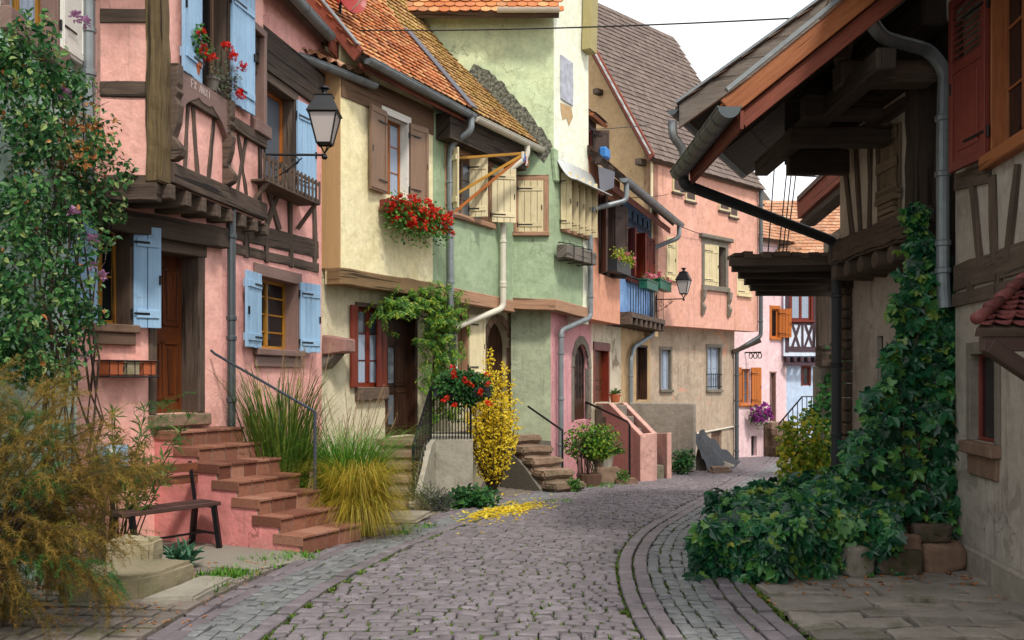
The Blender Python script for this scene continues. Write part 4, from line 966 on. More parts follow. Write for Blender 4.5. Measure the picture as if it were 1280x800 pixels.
# gable side and roof
e = V(4.08, 26.8, 0); gd = V(-.714, .70, 0)
m = MB(); m.prism([e + V(0, 0, 2.9), e + V(0, 0, 8.4), e + gd * 3.3 + V(0, 0, 13.9), e + gd * 6.6 + V(0, 0, 8.4), e + gd * 6.6 + V(0, 0, 2.9)], FS.d * .3); m.build('gable_wall', TAN, h)
ang = math.degrees(math.atan2(5.5, 3.3))
ovh = FS.n * .38
LS = uS + .35
roof(h, FS.at(-.25, 8.4 - .22 * 5.5 / 3.3, .22), FS.d, upv(gd, ang), [(0, 0), (LS - .1, 0), (LS - .1, 6.9), (0, 6.9)],   .2, .22, [ROOFBR, DKWOOD], .16, 'flat')
m = MB(); b = upv(gd, ang); p = FS.at(-.29, 8.4 - .22 * 5.5 / 3.3, .22); m.beam(p, p + b * 7.1, .05, .2, FS.d); m.build('bargeboard', RUSTBOARD, h)
m = MB(); p = FS.at(-.31, 8.4 - .22 * 5.5 / 3.3 + .1, .18); m.beam(p, p + b * 7.1, .06, .05, FS.d); m.build('verge_strip', GALV, h)
m = MB(); m.beam(e + gd * 1.9 + V(0, 0, 10.4) - FS.d * .3, e + gd * 1.9 + V(0, 0, 10.4) + FS.d * .2, .16, .16); m.build('purlin_end', DKWOOD, h)
m = MB(); m.beam(e + gd * .3 + V(0, 0, 8.0) - FS.d * .3, e + gd * .3 + V(0, 0, 8.0) + FS.d * .2, .18, .18); m.build('purlin_end', DKWOOD, h)
m = MB(); fbox(m, FS, -.05, .02, 3.25, 8.4, -.02, .02); m.build('corner_strip', CREAMP, h)
p = FS.at(uS - .05, 0, .12)
downpipe(h, [p + V(0, 0, 8.0), p + V(0, 0, 3.1), FSg.at(us1 - .05, 2.6, .12), FSg.at(us1 - .05, 2.2, .12), FSg.at(us1 - .05, -1.2, .12)], .07, ZINCD)
m = MB(); m.beam(FS.at(uS - .05, 2.95, .1), FSg.at(us1 - .2, 2.55, .05), .1, .14); m.build('strut', BLACKWOOD, h)

# ============================================================ pale pink house at the end of the street
FE = Face(7.85, 33.0, .8, .6); uE = FE.u(983)
h = thing('pale_pink_house', (9, 34, -1.2), 'pale pink house at the far end with orange shutters and steps to its door', 'house')
e1 = FE.rect(926, 938, 461, 505); e2 = FE.rect(964, 973, 386, 422); e3 = FE.rect(963, 969, 466, 527); e4 = FE.rect(939, 946, 545, 570)
m = MB(); wall(m, FE, -1.5, uE, -1.6, 6.9, [e1, e2, e3, e4], .25); m.build('wall', PALEPINK, h)
ORP = wood('orange_brown_paint', '#b3672c', '#7d4218', 1, .6, .2, True)
window(h, FE, e1, ORP, 2, 3, .1, .06, None, .1, ORP, None, GLASSL, [(-1, 8, .3, .05), (1, 8, .48, .05)], ORP, 'plank')
window(h, FE, e2, ORP, 1, 1, .05, .06, ORP, .1, ORP, None, GLASS, [(1, 55, .45, 0)], ORP, 'plank')
door(h, FE, e3, plain('mauve_door_paint', '#8f7a78', .7), SANDST, .15, jamb=.04, lintel=.05, cols=1)
m = MB(); fbox(m, FE, e4[0], e4[1], e4[2], e4[3], -.2, -.15); m.build('cellar_hatch', PLASTICD, h)
roof(h, FE.at(-1.5, 6.8, .35), FE.d, upv(-FE.n, 45), [(0, 0), (uE + 1.5, 0), (uE + 1.5, 4), (0, 4)], .2, .2, [ROOFORG, DKWOOD], .15, 'flat')
m = MB(); p = FE.at(FE.u(931), 2.6, .02); m.tube([p, p + FE.n * .7], .03, 6)
for i in range(3): c = p + FE.n * (.25 + .2 * i) + V(0, 0, -.12); m.tube([c + FE.n * (.08 * math.cos(k)) + V(0, 0, .1 * math.sin(k)) for k in [j * .7 for j in range(10)]], .018, 5)
m.build('iron_sign_bracket', IRON, h)

# steps up to it
t = thing('far_brown_stair', FE.at(FE.u(966), -1.2, .6), 'brown stone steps climbing to the pale pink house at the far end', 'stairs')
zt = e3[2]; zb = -1.25; n = 6
for i in range(n):
    z = zt - (zt - zb) * i / n; o = .35 + .26 * i; m = MB(); c = FE.at(FE.u(967), 0, 0)
    m.box(V(c.x + .0 * i, c.y, 0) + FE.n * (o / 2 + .05) + V(0, 0, (z + zb - .4) / 2), FE.d * .62, FE.n * (o / 2), V(0, 0, (z - zb + .4) / 2)); m.build('step', STEPST, t, bevel=.015)

# ============================================================ blue white half timbered house
FW = Face(10.22, 34.6, 1, 0); FWg = Face(10.3, 34.95, 1, 0)
h = thing('blue_white_timbered_house', (11, 35, -1.3), 'small blue white house with dark crossed timbers at the end of the street', 'house')
wW = FW.rect(988, 1014, 340, 400); wW2 = FWg.rect(1003, 1012, 459, 482)
m = MB(); wall(m, FW, 0, 4.0, 2.5, 6.2, [wW], .2); m.build('upper_wall', WHITEBLUE, h)
m = MB(); wall(m, FWg, 0, 4.0, -1.6, 2.6, [wW2], .2); m.build('wall', plaster('light_blue_plaster', '#b9d0ec', '#8aa0bc', .3, light='#cfe0f4'), h)
window(h, FW, wW, REDWOOD, 2, 2, .05, .08, REDWOOD, .1, REDWOOD, .9, GLASSL)
window(h, FWg, wW2, MAROON, 1, 2, .05, .06, MAROON, .05, None, None, GLASS)
BT = wood('violet_brown_timber', '#54414a', '#33262c', 1, .8)
timbers(h, FW, [(983, 403, 1024, 404, .14), (983, 436, 1024, 437, .2), (990, 404, 999, 434, .09), (1000, 404, 990, 434, .09), (1003, 404, 1003, 434, .09), (1006, 404, 1016, 434, .09), (1016, 404, 1006, 434, .09), (984, 330, 984, 440, .14), (1019, 340, 1017, 434, .1)], -.04, .03, BT)
for i in range(6): m = MB(); u = .15 + i * .26; m.beam(FW.at(u, 2.36, .1), FW.at(u, 2.36, -.4), .13, .2, FW.d, .004, 2); m.build('joist', BT, h, bevel=.03)
m = MB(); m.beam(FW.at(0, 2.2, .05), FW.at(4, 2.2, .05), .1, .12, FW.n); m.build('jetty_beam', BT, h)
roof(h, FW.at(-.2, 6.2, .4), FW.d, upv(V(0, 1, 0), 45), [(0, 0), (4.5, 0), (4.5, 3.5), (0, 3.5)], .2, .2, [ROOFORG, DKWOOD], .15, 'flat')
t = thing('far_iron_rail', V(10.25, 33.9, -.9), 'black iron stair railing beside the blue white house at the far end', 'railing')
m = MB()
for i in range(9):
    p = V(9.75 + .17 * i, 33.6, -1.0 + min(i, 5) * .2); m.tube([p, p + V(0, 0, 1.0)], .018, 5)
m.build('baluster', IRON, t); m = MB(); m.tube([V(9.75, 33.6, 0), V(10.6, 33.6, 1.0), V(11.2, 33.6, 1.0)], .03, 6); m.build('handrail', IRON, t)

# ============================================================ roofs glimpsed beyond
FQ = Face(9.6, 41.0, 1, 0)
h = thing('lilac_wall_house', (11, 42, -1.3), 'pale lilac house with red brown window and orange roof beyond the street end', 'house')
q1 = FQ.rect(969, 983, 291, 330)
m = MB(); wall(m, FQ, 0, 5.2, -1.6, 7.6, [q1], .2); m.build('wall', plaster('lilac_white_plaster', '#c3c9dc', '#9aa0b4', .3), h)
window(h, FQ, q1, REDWOOD, 2, 2, .06, .08, REDWOOD, .12, None, None, GLASSL)
m = MB(); m.prism([FQ.at(2.6, 6.2, .12), FQ.at(4.4, 6.2, .12), FQ.at(2.6, 7.9, .12)], V(0, .1, 0)); m.build('gable_wall', PALEPINK, h)
m = MB(); m.beam(FQ.at(2.5, 8.0, .2), FQ.at(4.5, 6.1, .2), .1, .22, V(0, 1, 0)); m.build('bargeboard', WHITEP, h)
roof(h, FQ.at(-.3, 7.5, .5), FQ.d, upv(V(0, 1, 0), 40), [(1.2, 0), (6, 0), (6, 3.3), (1.8, 3.3)], .22, .22, [ROOFORG, DKWOOD], .15, 'flat')
m = MB()
gutter(h, [FQ.at(-.2, 7.5, .55), FQ.at(2.6, 7.5, .55)], .1, ZINC)
roof(h, FQ.at(3.0, 6.0, .9), FQ.d, upv(V(0, 1, 0), 48), [(.6, 0), (4, 0), (4, 3), (-.9, 3)], .22, .22, [ROOFORG, DKWOOD], .15, 'flat')
FQ2 = Face(8.7, 39.0, 1, 0)
h = thing('pink_gable_house', (9.3, 39.2, -1.2), 'pink gabled house with a pale orange roof beyond the salmon house', 'house')
m = MB(); z0 = zat(245, 39); m.prism([V(9.0, 39, -1.5), V(12.2, 39, -1.5), V(12.2, 39, 7.0), V(11.0, 39, zat(255, 39)), V(10.1, 39, zat(235, 39) ), V(9.0, 39, zat(262, 39))], V(0, .3, 0)); m.build('wall', PALEPINK, h)
m = MB(); m.beam(V(8.7, 38.9, zat(268, 39)), V(10.3, 38.9, zat(228, 39)), .12, .25, V(0, 1, 0)); m.beam(V(10.2, 38.9, zat(228, 39)), V(11.6, 38.9, zat(285, 39)), .12, .25, V(0, 1, 0)); m.build('bargeboard', GREYWOOD, h)
# dark roof corner on the right of the gap
h = thing('far_barn_roof', (6.4, 19, -.5), 'brown boarded eave of a barn seen through the gap below the big roof', 'house')
A, B2 = P(1000, 262, 19.5), P(1062, 205, 16.5)
m = MB(); m.beam(A, B2, .12, .4, V(1, .2, 0)); m.build('bargeboard', RUSTBOARD, h)
m = MB(); m.beam(A + V(.15, 0, -.3), B2 + V(.15, 0, -.3), .3, .12, V(1, .2, 0)); m.build('soffit', BLACKWOOD, h)
m = MB(); m.prism([V(6.5, 19.2, -.8), V(7.4, 17.2, -.8), V(7.4, 17.2, 5.4), V(6.5, 19.2, 4.6)], V(2.5, 1, 0)); m.build('wall', GREYWALL, h)
m = MB(); m.prism([A + V(-.1, -.1, .15), B2 + V(-.1, -.1, .15), B2 + V(2.5, 1, 1.6), A + V(2.5, 1, 1.6)], V(0, 0, .1)); m.build('roof', ROOFDK, h)
# ============================================================ right hand timbered house with the red shutter
FR = Face(4.16, 8.63, -.147, -.989)
h = thing('beige_timbered_house', (4.0, 6.5, 0), 'beige half timbered house at the right edge with red brown louvred shutter', 'house')
wL = (FR.u(1215), FR.u(1247), 1.18, 1.95); wUp = (.97, 1.95, 3.60, 5.1)
m = MB(); wall(m, FR, 0, 6.5, -.1, 2.62, [wL], .2); m.build('wall', RIGHTW, h)
m = MB(); fbox(m, FR, .02, 6.5, -.1, .24, 0, .05); m.build('plinth', GREYWALL, h, bevel=.03)
m = MB(); wall(m, FR, 0, 6.5, 2.6, 5.9, [wUp], .2, .28); m.build('upper_wall', RIGHTW, h)
timbers(h, FR, [(1195, 348, 1292, 318, .24), (1195, 376, 1300, 352, .12), (1216, 352, 1213, 376, .1), (1251, 342, 1250, 366, .1), (1196, 152, 1240, 138, .13), (1197, 228, 1240, 215, .16), (1218, 228, 1229, 336, .09), (1243, 220, 1246, 330, .1), (1275, 205, 1262, 326, .09), (1201, 30, 1203, 150, .12), (1222, 372, 1222, 372.5, .05)], -.05, .03, DKWOOD)
w = window(h, FR, wUp, RAWORANGE, 2, 3, .06, .09, RAWORANGE, .09, RAWORANGE, None, GLASS, [(-1, 9, .62, .02)], MAROON, 'louver', sillz=.12)
m = MB(); p = FR.at(.2, 3.98, .06); m.tube([p + V(0, 0, .06), p + FR.n * .06 + V(0, 0, .03), p + FR.n * .02 - V(0, 0, .08)], .014, 6); m.tube([p + FR.d * (.05 * math.cos(k)) + V(0, 0, .05 * math.sin(k) - .05) + FR.n * .03 for k in [j * .5 for j in range(12)]], .01, 5); m.build('shutter_stay', IRON, w)
w = window(h, FR, wL, MAROON, 1, 1, .05, .035, GREYST, .08, SANDST2, None, GLASS, sillz=.11)
m = MB(); fbox(m, FR, wL[0] - .04, wL[1] + .04, wL[2] - .3, wL[2] - .115, -.04, .03); m.build('window_apron', SANDST2, h, bevel=.01)
# wide eave over the upper floor
m = MB(); m.prism([FR.at(-.2, 5.85, .0), FR.at(-.2, 5.32, 1.0), FR.at(-.2, 5.36, 1.0), FR.at(-.2, 7.0, -2.0), FR.at(-.2, 6.95, -2.0)], FR.d * 6.5); m.build('roof', [BLACKWOOD], h)
gutter(h, [FR.at(-.35, 5.3, 1.08), FR.at(6.0, 5.3, 1.08)], .085, ZINC)
g0 = V(3.1, 8.3, 5.22)
downpipe(h, [g0 + V(0, 0, .15), P(1091, 32, 8.25), P(1104, 47, 8.35), P(1160, 62, 8.7), P(1181, 86, 8.75), V(4.1, 8.75, 4.0), V(4.1, 8.75, 2.68), V(4.12, 8.75, 2.4)], .062, ZINC, [V(4.1, 8.75, 4.2), V(4.1, 8.75, 2.75)])
# small tiled door canopy
t = thing('tiled_canopy', (3.5, 6.2, 2.0), 'small wine red tiled door canopy on a wooden strut at the right edge', 'canopy')
roof(t, V(2.99, 5.92, 2.07), V(1, 0, 0), upv(V(0, 1, 0), 24), [(0, 0), (1.0, 0), (1.0, 1.0), (.86, 1.0)], .12, .1, [CANOPYT, DKWOOD], .07, 'beaver')
m = MB(); b = upv(V(0, 1, 0), 24); p = V(2.99, 5.92, 2.1)
for i in range(5): q0 = p + (V(.86, 0, 0) + b) * (i / 5); q1 = p + (V(.86, 0, 0) + b) * ((i + 1.08) / 5); m.tube([q0 + V(0, 0, .02), q1 + V(0, 0, .0)], [.042, .036], 10)
m.build('hip_tiles', CANOPYT, t, smooth=True)
m = MB(); m.beam(V(3.06, 6.0, 1.96), V(3.9, 6.0, 1.96), .07, .1); m.beam(V(3.1, 6.0, 1.95), V(3.78, 6.02, 1.5), .09, .1); m.build('strut', DKBROWNP, t, bevel=.006)

# ============================================================ old barn with the great overhanging roof
FB2 = Face(4.15, 11.64, 0, -1); FBg = Face(4.42, 12.0, 0, -1)
h = thing('timbered_barn', (4.8, 10.5, -.1), 'dark old barn with great overhanging roof, orange bargeboard and creeper on its wall', 'barn')
m = MB(); wall(m, FBg, 0, 3.4, -.3, 3.4, [FBg.rect(1096, 1104, 420, 500)], .12); m.build('wall', RIGHTW, h)
r4 = FBg.rect(1096, 1104, 420, 500); m = MB(); fbox(m, FBg, r4[0], r4[1], r4[2], r4[3], -.1, -.06); m.build('hatch', BLACKWOOD, h)
m = MB(); wall(m, FB2, 0, 2.25, 3.35, 4.75, [], .1, .25); m.build('upper_wall', PANEL, h)
timbers(h, FB2, [(1055, 188, 1068, 300, .1), (1071, 176, 1077, 294, .08), (1090, 161, 1088, 292, .08), (1050, 184, 1132, 130, .16), (1099, 150, 1103, 285, .1)], -.05, .03, DKWOOD)
m = MB(); m.beam(FB2.at(-.1, 3.3, -.05), FB2.at(2.45, 3.3, -.05), .34, .3, FB2.n, .015, 10); m.build('jetty_beam', DKWOOD, h, bevel=.03, rough=.02, cell=.1)
m = MB(); m.beam(FB2.at(2.3, 3.2, -.02), FB2.at(2.3, 5.1, -.02), .26, .26, V(0, 1, 0), .015, 8); m.build('corner_post', BLACKWOOD, h, bevel=.02)
m = MB(); fbox(m, FB2, -.4, 2.3, 4.7, 6.6, -.2, -.05); m.build('gable_boards', BLACKWOOD, h)
m = MB(); m.prism([V(3.42, 11.5, 4.4), V(4.3, 11.5, 4.4), V(4.3, 11.5, 6.6), V(3.42, 11.5, 6.0)], V(0, .05, 0)); m.build('end_boards', BLACKWOOD, h)
# worn hatch shutter on the upper wall
w0, w1 = FB2.u(1103), FB2.u(1128)
m = MB()
for i in range(4): fbox(m, FB2, w0 + (w1 - w0) * i / 4 + .006, w0 + (w1 - w0) * (i + 1) / 4 - .006, 3.5 + U(0, .12), 4.5 + U(-.06, .03), .01, .03 + U(0, .015))
for z in (3.75, 4.05, 4.35): fbox(m, FB2, w0 - .03, w1 - .02, z - .05, z + .06, .046, .07)
for i in range(5): fbox(m, FB2, w0 + U(-.05, .1), w1 + U(-.1, .05), 3.46 + i * .06, 3.51 + i * .06, .02, .05 + U(0, .05))
m.build('hatch_shutter', wood('bleached_boards', '#8c7a62', '#54463a', 1, .9), h, bevel=.004)
for i in range(5): m = MB(); y = 11.3 - i * .42; m.tube([V(3.95, y, 3.02), V(4.6, y, 3.0)], .095, 10); m.build('joist', DKWOOD, h, bevel=.01)
m = MB(); m.prism([V(4.2, 9.35, 2.5), V(4.2, 9.35, 5.2), V(4.25, 8.66, 5.2), V(4.25, 8.66, 2.5)], V(.3, 0, 0)); m.build('side_boards', BLACKWOOD, h)
# rubble stone pier
rp = MB()
z = -.3
while z < 2.9:
    hh = U(.1, .2); k = U(-.02, .02); rp.box((4.45 + k, 12.15, z + hh / 2), (.13 + U(0, .03), .02, 0), (0, .2, 0), (0, 0, hh / 2 - .006)); z += hh
rp.build('stone_pier', stone('brown_pier_stone', '#75655a', '#524339', 7, .95, .8), h, bevel=.02)
m = MB(); m.box((4.45, 12.15, 3.05), (.2, 0, 0), (0, .25, 0), (0, 0, .16)); m.build('pier_cap', BLACKWOOD, h)
# near roof: two planes of boards on rafters with an orange bargeboard at its end
EX, EY0, EY1, EZ = 1.98, 8.0, 10.26, 4.08
sl = 39; b = upv(V(1, 0, 0), sl); N = V(-math.sin(math.radians(sl)), 0, math.cos(math.radians(sl))); LR = 3.7
def slope_pt(x, y, hgt=0): return V(x, y, EZ + (x - EX) * math.tan(math.radians(sl))) + N * hgt
m = MB()
n = 9
for i in range(n): a0 = LR * i / n; a1 = LR * (i + 1) / n - .008; o = V(EX, 0, EZ); m.prism([o + b * a0 + V(0, EY0, 0), o + b * a1 + V(0, EY0, 0), o + b * a1 + V(0, EY1, 0), o + b * a0 + V(0, EY1, 0)], N * (.028 + U(0, .006)))
m.build('roof_boarding', BLACKWOOD, h)
for i in range(4): y = 8.25 + i * .62; m = MB(); o = V(EX, y, EZ); m.beam(o + b * .05 - N * .055, o + b * LR - N * .055, .09, .11, V(0, 1, 0), .005, 6); m.build('rafter', BLACKWOOD, h)
o = V(EX - .12, EY0 - .02, EZ + .02)
m = MB(); o2 = V(EX - .1, EY0, EZ - .02); m.box(o2 + b * (LR / 2) + N * .02, b * (LR / 2), V(0, .018, 0), N * .085); m.build('bargeboard', RAWORANGE, h, bevel=.006)
m = MB(); o2 = V(EX - .05, EY0 + .05, EZ - .02); m.box(o2 + b * (LR / 2) - N * .11, b * (LR / 2), V(0, .018, 0), N * .07); m.build('inner_bargeboard', RUSTBOARD, h, bevel=.006)
roof(h, V(EX - .1, EY0 + .02, EZ + .05), V(0, 1, 0), b, [(.12, 0), (EY1 - EY0, 0), (EY1 - EY0, LR), (.12, LR)], .18, .16, [ROOFRED, BLACKWOOD], .03)
m = MB(); o2 = V(EX - .1, EY0 - .03, EZ + .12); m.box(o2 + b * (LR / 2) + N * .035, b * (LR / 2), V(0, .03, 0), N * .018); m.build('verge_flashing', ZINC, h)
gutter(h, [V(EX - .1, EY0 - .05, EZ + .0), V(EX - .1, EY1 + .1, EZ - .03)], .1, ZINCD, True, .28)
m = MB(); m.beam(V(EX + .02, EY0, EZ - .1), V(EX + .02, EY1, EZ - .12), .03, .16, V(1, 0, 0)); m.build('fascia_board', RUSTBOARD, h)
# carrying timbers seen from below
for (a, b_, w, hh, mt, nm) in ((P(1046, 95, 9.0), P(1165, 92, 9.0), .26, .22, DKWOOD, 'tie_beam'), (P(1053, 80, 9.0), P(1055, 40, 9.1), .16, .16, DKWOOD, 'strut_post'),
                               (P(985, 172, 10.0), P(1110, 172, 10.0), .2, .2, BLACKWOOD, 'tie_beam'), (P(1003, 135, 9.6), P(1100, 135, 9.6), .2, .24, BLACKWOOD, 'tie_beam'),
                               (V(3.3, 8.1, 4.55), V(3.3, 12.2, 4.5), .18, .2, BLACKWOOD, 'purlin'), (V(4.0, 8.7, 5.2), V(4.0, 12.5, 5.1), .25, .25, BLACKWOOD, 'wall_plate'), (P(984, 203, 11.2), P(1060, 203, 11.2), .14, .3, BLACKWOOD, 'tie_beam')):
    m = MB(); m.beam(a, b_, hh, w, V(0, 0, 1), .006, 4); m.build(nm, mt, h, bevel=.015)
# rear roof with the silver bargeboard, turning away with the street
ed = V(.49, 1, 0).normalized(); r0 = V(1.9, 10.4, 4.72); rin = V(.898, -.44, 0); sl2 = 30
b2 = upv(rin, sl2); N2 = ed.cross(b2); N2 = N2 if N2.z > 0 else -N2
m = MB(); n = 10; L2 = 4.6; E2 = 3.6
for i in range(n): a0 = L2 * i / n; a1 = L2 * (i + 1) / n - .008; m.prism([r0 + b2 * a0, r0 + b2 * a1, r0 + b2 * a1 + ed * E2, r0 + b2 * a0 + ed * E2], N2 * (.028 + U(0, .006)))
m.build('rear_roof_boarding', BLACKWOOD, h)
roof(h, r0 + N2 * .06, ed, b2, [(0, 0), (E2, 0), (E2, L2), (0, L2)], .18, .17, [ROOFBR, BLACKWOOD], .03)
m = MB(); m.box(r0 + b2 * (L2 / 2) - ed * .03 + N2 * .0 - V(0, 0, .05), b2 * (L2 / 2), ed * .02, V(0, 0, .13)); m.build('rear_bargeboard', GREYWOOD, h, bevel=.006)
m = MB(); m.box(r0 + b2 * (L2 / 2) - ed * .04 + V(0, 0, .12), b2 * (L2 / 2 + .03), ed * .05, V(0, 0, .016)); m.build('rear_verge_flashing', ZINC, h)
gutter(h, [r0 - rin * .06 - ed * .1 + V(0, 0, .02), r0 - rin * .06 + ed * E2 + V(0, 0, .02)], .055, ZINCD, True, .5)
q = r0 - rin * .09 - V(0, 0, .08)
downpipe(h, [q, q + V(.0, 0, -.16), q + V(.16, .1, -.32), q + V(.16, .1, -.78)], .05, ZINC)
# rainwater pipe slanting back to the post and down
x0 = V(EX - .06, EY1 + .05, 3.9); x1 = V(4.06, 11.6, 3.45)
downpipe(h, [x0 + V(0, 0, .16), x0, x1, V(4.09, 11.6, 3.2), V(4.09, 11.6, -.3)], .062, plain('dark_pipe_paint', '#34363a', .5), [V(4.09, 11.6, 1.9)])
# board roof of the lean-to
t = thing('lean_to_roof', (3.8, 12.6, 3), 'dark board lean-to roof with tile edge jutting over the lane', 'roof')
A = [P(915, 331, 12.0), P(1045, 330, 12.0), P(1045, 362, 13.4), P(945, 362, 13.4)]
m = MB(); m.prism(A, V(0, 0, .05)); m.build('boarding', BLACKWOOD, t)
for i in range(5):
    f_ = i / 4; m = MB(); m.beam(A[0].lerp(A[3], f_) + V(0, 0, -.05), A[1].lerp(A[2], f_) + V(0, 0, -.05), .09, .09, V(0, 1, 0), .005, 3); m.build('rafter', BLACKWOOD, t)
m = MB(); m.beam(A[0] + V(-.05, -.05, .04), A[1] + V(0, -.05, .04), .05, .13, V(0, 1, 0)); m.build('edge_board', DKWOOD, t, bevel=.005)
m = MB()
for i in range(11):
    c = A[0].lerp(A[1], (i + .5) / 11) + V(U(-.02, .02), 0, .1 + U(-.01, .03)); m.box(c + V(0, .1, 0), (.055 + U(0, .01), 0, U(-.008, .008)), (0, .2, .0), (0, .002, .02 + U(0, .025)))
m.build('edge_tiles', ROOFDK, t)
# back wall behind the lean-to
h2 = thing('rear_garden_wall', (5.2, 14, -.3), 'stone and timber wall end behind the dark downpipe beyond the lane bend', 'wall')
m = MB(); m.prism([V(4.66, 13.9, -.6), V(7, 13.9, -.6), V(7, 13.9, 1.9), V(4.66, 13.9, 1.9)], V(0, .35, 0)); m.build('plaster_wall', GREYWALL, h2)
m = MB(); m.prism([V(4.72, 13.92, 2.2), V(7, 13.92, 2.2), V(7, 13.92, 3.6), V(4.72, 13.92, 3.6)], V(0, .33, 0)); m.build('stone_wall', stone('speckled_rubble', '#8a8076', '#564d45', 18, .95, .9), h2)
m = MB(); m.beam(V(4.62, 13.86, 2.05), V(7, 13.86, 2.05), .3, .3, V(0, 1, 0)); m.beam(V(4.68, 13.86, 2.2), V(4.68, 13.86, 3.6), .16, .16, V(0, 1, 0)); m.build('timber', DKWOOD, h2)

# ============================================================ low wall under the creeper and the stones at its foot
t = thing('low_rubble_wall', (3, 8.6, 0), 'low mossy rubble wall under the creeper beside the flagstones', 'wall')
m = MB(); pts = [(1.9, 8.25), (3.3, 8.42), (4.15, 8.6), (4.4, 9.3), (3.2, 9.4), (2.2, 9.7), (1.95, 9.0)]
m.prism([V(x, y, -.1) for x, y in pts], V(0, 0, .48)); m.build('masonry', RUBBLE, t, bevel=.05, rough=.03, cell=.12)
m = MB(); pts = [(1.95, 9.0), (2.2, 9.7), (3.0, 11.3), (4.3, 12.0), (4.3, 9.4)]
m.prism([V(x, y, -.2) for x, y in pts], V(0, 0, .5)); m.build('earth_bed', plain('planting_soil', '#3a2e24', .95), t)
st = [(3.02, 8.12, .17, .2, .16, GREYST, 'mossy rounded boulder at the left end of the stone kerb by the creeper'), (3.38, 8.13, .22, .14, .13, RUBBLE, 'long flat kerb stone between mossy boulder and brown block below the creeper'),
      (3.86, 8.26, .24, .15, .15, SANDST2, 'brown kerb block touching the plaster wall below the creeper'), (3.18, 8.27, .19, .1, .39, LIME, 'ochre slab lying on top of the small stone heap under the creeper'),
      (3.25, 8.2, .15, .1, .29, RUBBLE, 'dark brown stone under the ochre slab in the small heap'), (3.5, 8.24, .16, .11, .3, SANDST2, 'violet brown stone right of the ochre slab in the heap'), (3.8, 8.36, .2, .12, .36, RUBBLE, 'upright dark stone leaning behind the brown kerb block')]
for (x, y, a, b_, z, mt, lb) in st:
    bm = bmesh.new(); bmesh.ops.create_icosphere(bm, subdivisions=3, radius=1)
    for v in bm.verts:
        c = v.co; k = .82 + .3 * math.sin(c.x * 3.1 + x * 9) * math.cos(c.y * 2.7 + z * 7) * .5 + U(-.03, .03)
        v.co = V(max(-.72, min(.72, c.x)) / .72 * a * k, max(-.7, min(.7, c.y)) / .7 * b_ * k, max(-.62, min(.62, c.z)) / .62 * (.15 if z < .25 else .09) * k)
    me = bpy.data.meshes.new('kerb_stone'); bm.to_mesh(me); bm.free(); me.materials.append(mt); me.polygons.foreach_set('use_smooth', [True] * len(me.polygons))
    o = bpy.data.objects.new('kerb_stone', me); COL.objects.link(o); o.location = (x, y, z - .03); o.rotation_euler = (0, U(-.1, .1), U(-.3, .3)); tag(o, lb, 'stone', 'stones at the foot of the creeper')
# ============================================================ ground, street, pavements
def interp(tab, y):
    for (y0, x0), (y1, x1) in zip(tab, tab[1:]):
        if y <= y1 or (y1, x1) == tab[-1]: t = (y - y0) / (y1 - y0); return x0 + (x1 - x0) * t
def smooth_tab(tab):
    ys = [tab[0][0] + (tab[-1][0] - tab[0][0]) * i / 160 for i in range(161)]; xs = [interp(tab, y) for y in ys]
    for _ in range(12): xs = [xs[0]] + [(xs[i - 1] + xs[i] * 2 + xs[i + 1]) / 4 for i in range(1, 160)] + [xs[-1]]
    return list(zip(ys, xs))
LE = smooth_tab([(2.5, -1.95), (5, -1.72), (7, -1.6), (8.8, -1.25), (11, -.75), (14.5, .25), (18, 1.65), (20.6, 2.85), (24, 4.3), (29, 6.1), (34, 8.2), (37, 9.6)])
RE = smooth_tab([(2.5, 1.0), (5, .9), (7, .84), (8.8, .98), (11, 1.5), (14.5, 2.75), (18, 4.0), (20.6, 4.9), (24, 6.2), (29, 8.0), (34, 9.6), (37, 10.6)])
def L_(y): return interp(LE, y)
def R_(y): return interp(RE, y)

soil = NT('ground_earth'); o = soil.coords()
c = soil.mix(soil.ramp(soil.noise(o, 2, 9, .75), [(.35, 0.0), (.7, 1.0)]), lin('#6e645c'), lin('#8b8075'))
c = soil.mix(soil.ramp(soil.noise(o, 1.1, 9, .8), [(.5, 0.0), (.62, .7)]), c, lin('#4f5530'))
soil.bump(soil.noise(o, 25, 8, .8), .6, .02); SOIL = soil.fin(c, .95, 0, .15)
jm = NT('mossy_joints'); o = jm.coords()
c = jm.mix(jm.ramp(jm.noise(o, 3.5, 9, .8), [(.40, 0.0), (.6, 1.0)]), lin('#2c2623'), lin('#3a481c'))
jm.bump(jm.noise(o, 60, 8, .8), .8, .02); JOINT = jm.fin(c, .95, 0, .1)

m = MB(); xs = [-150, -60, -25] + [-14 + i * 1.0 for i in range(36)] + [35, 70, 150]; ys = [-60, -20, -5] + [i * 1.0 for i in range(0, 46)] + [60, 100, 250]
vs = [(x, y, gz(x, min(y, 46)) - .075) for y in ys for x in xs]; W = len(xs)
m.mesh(vs, [(j * W + i, j * W + i + 1, (j + 1) * W + i + 1, (j + 1) * W + i) for j in range(len(ys) - 1) for i in range(W - 1)])
tag(m.build('ground', SOIL, smooth=True), kind='structure')
m = MB(); n = 140; ys = [2.5 + 34 * i / n for i in range(n + 1)]
vs = []
for y in ys:
    for k in range(9): x = L_(y) - .75 + (R_(y) + 1.6 - L_(y)) * k / 8; vs.append((x, y, gz(x, y) - .022))
m.mesh(vs, [(j * 9 + i, j * 9 + i + 1, (j + 1) * 9 + i + 1, (j + 1) * 9 + i) for j in range(n) for i in range(8)])
tag(m.build('street_bed', JOINT, smooth=True), kind='structure')

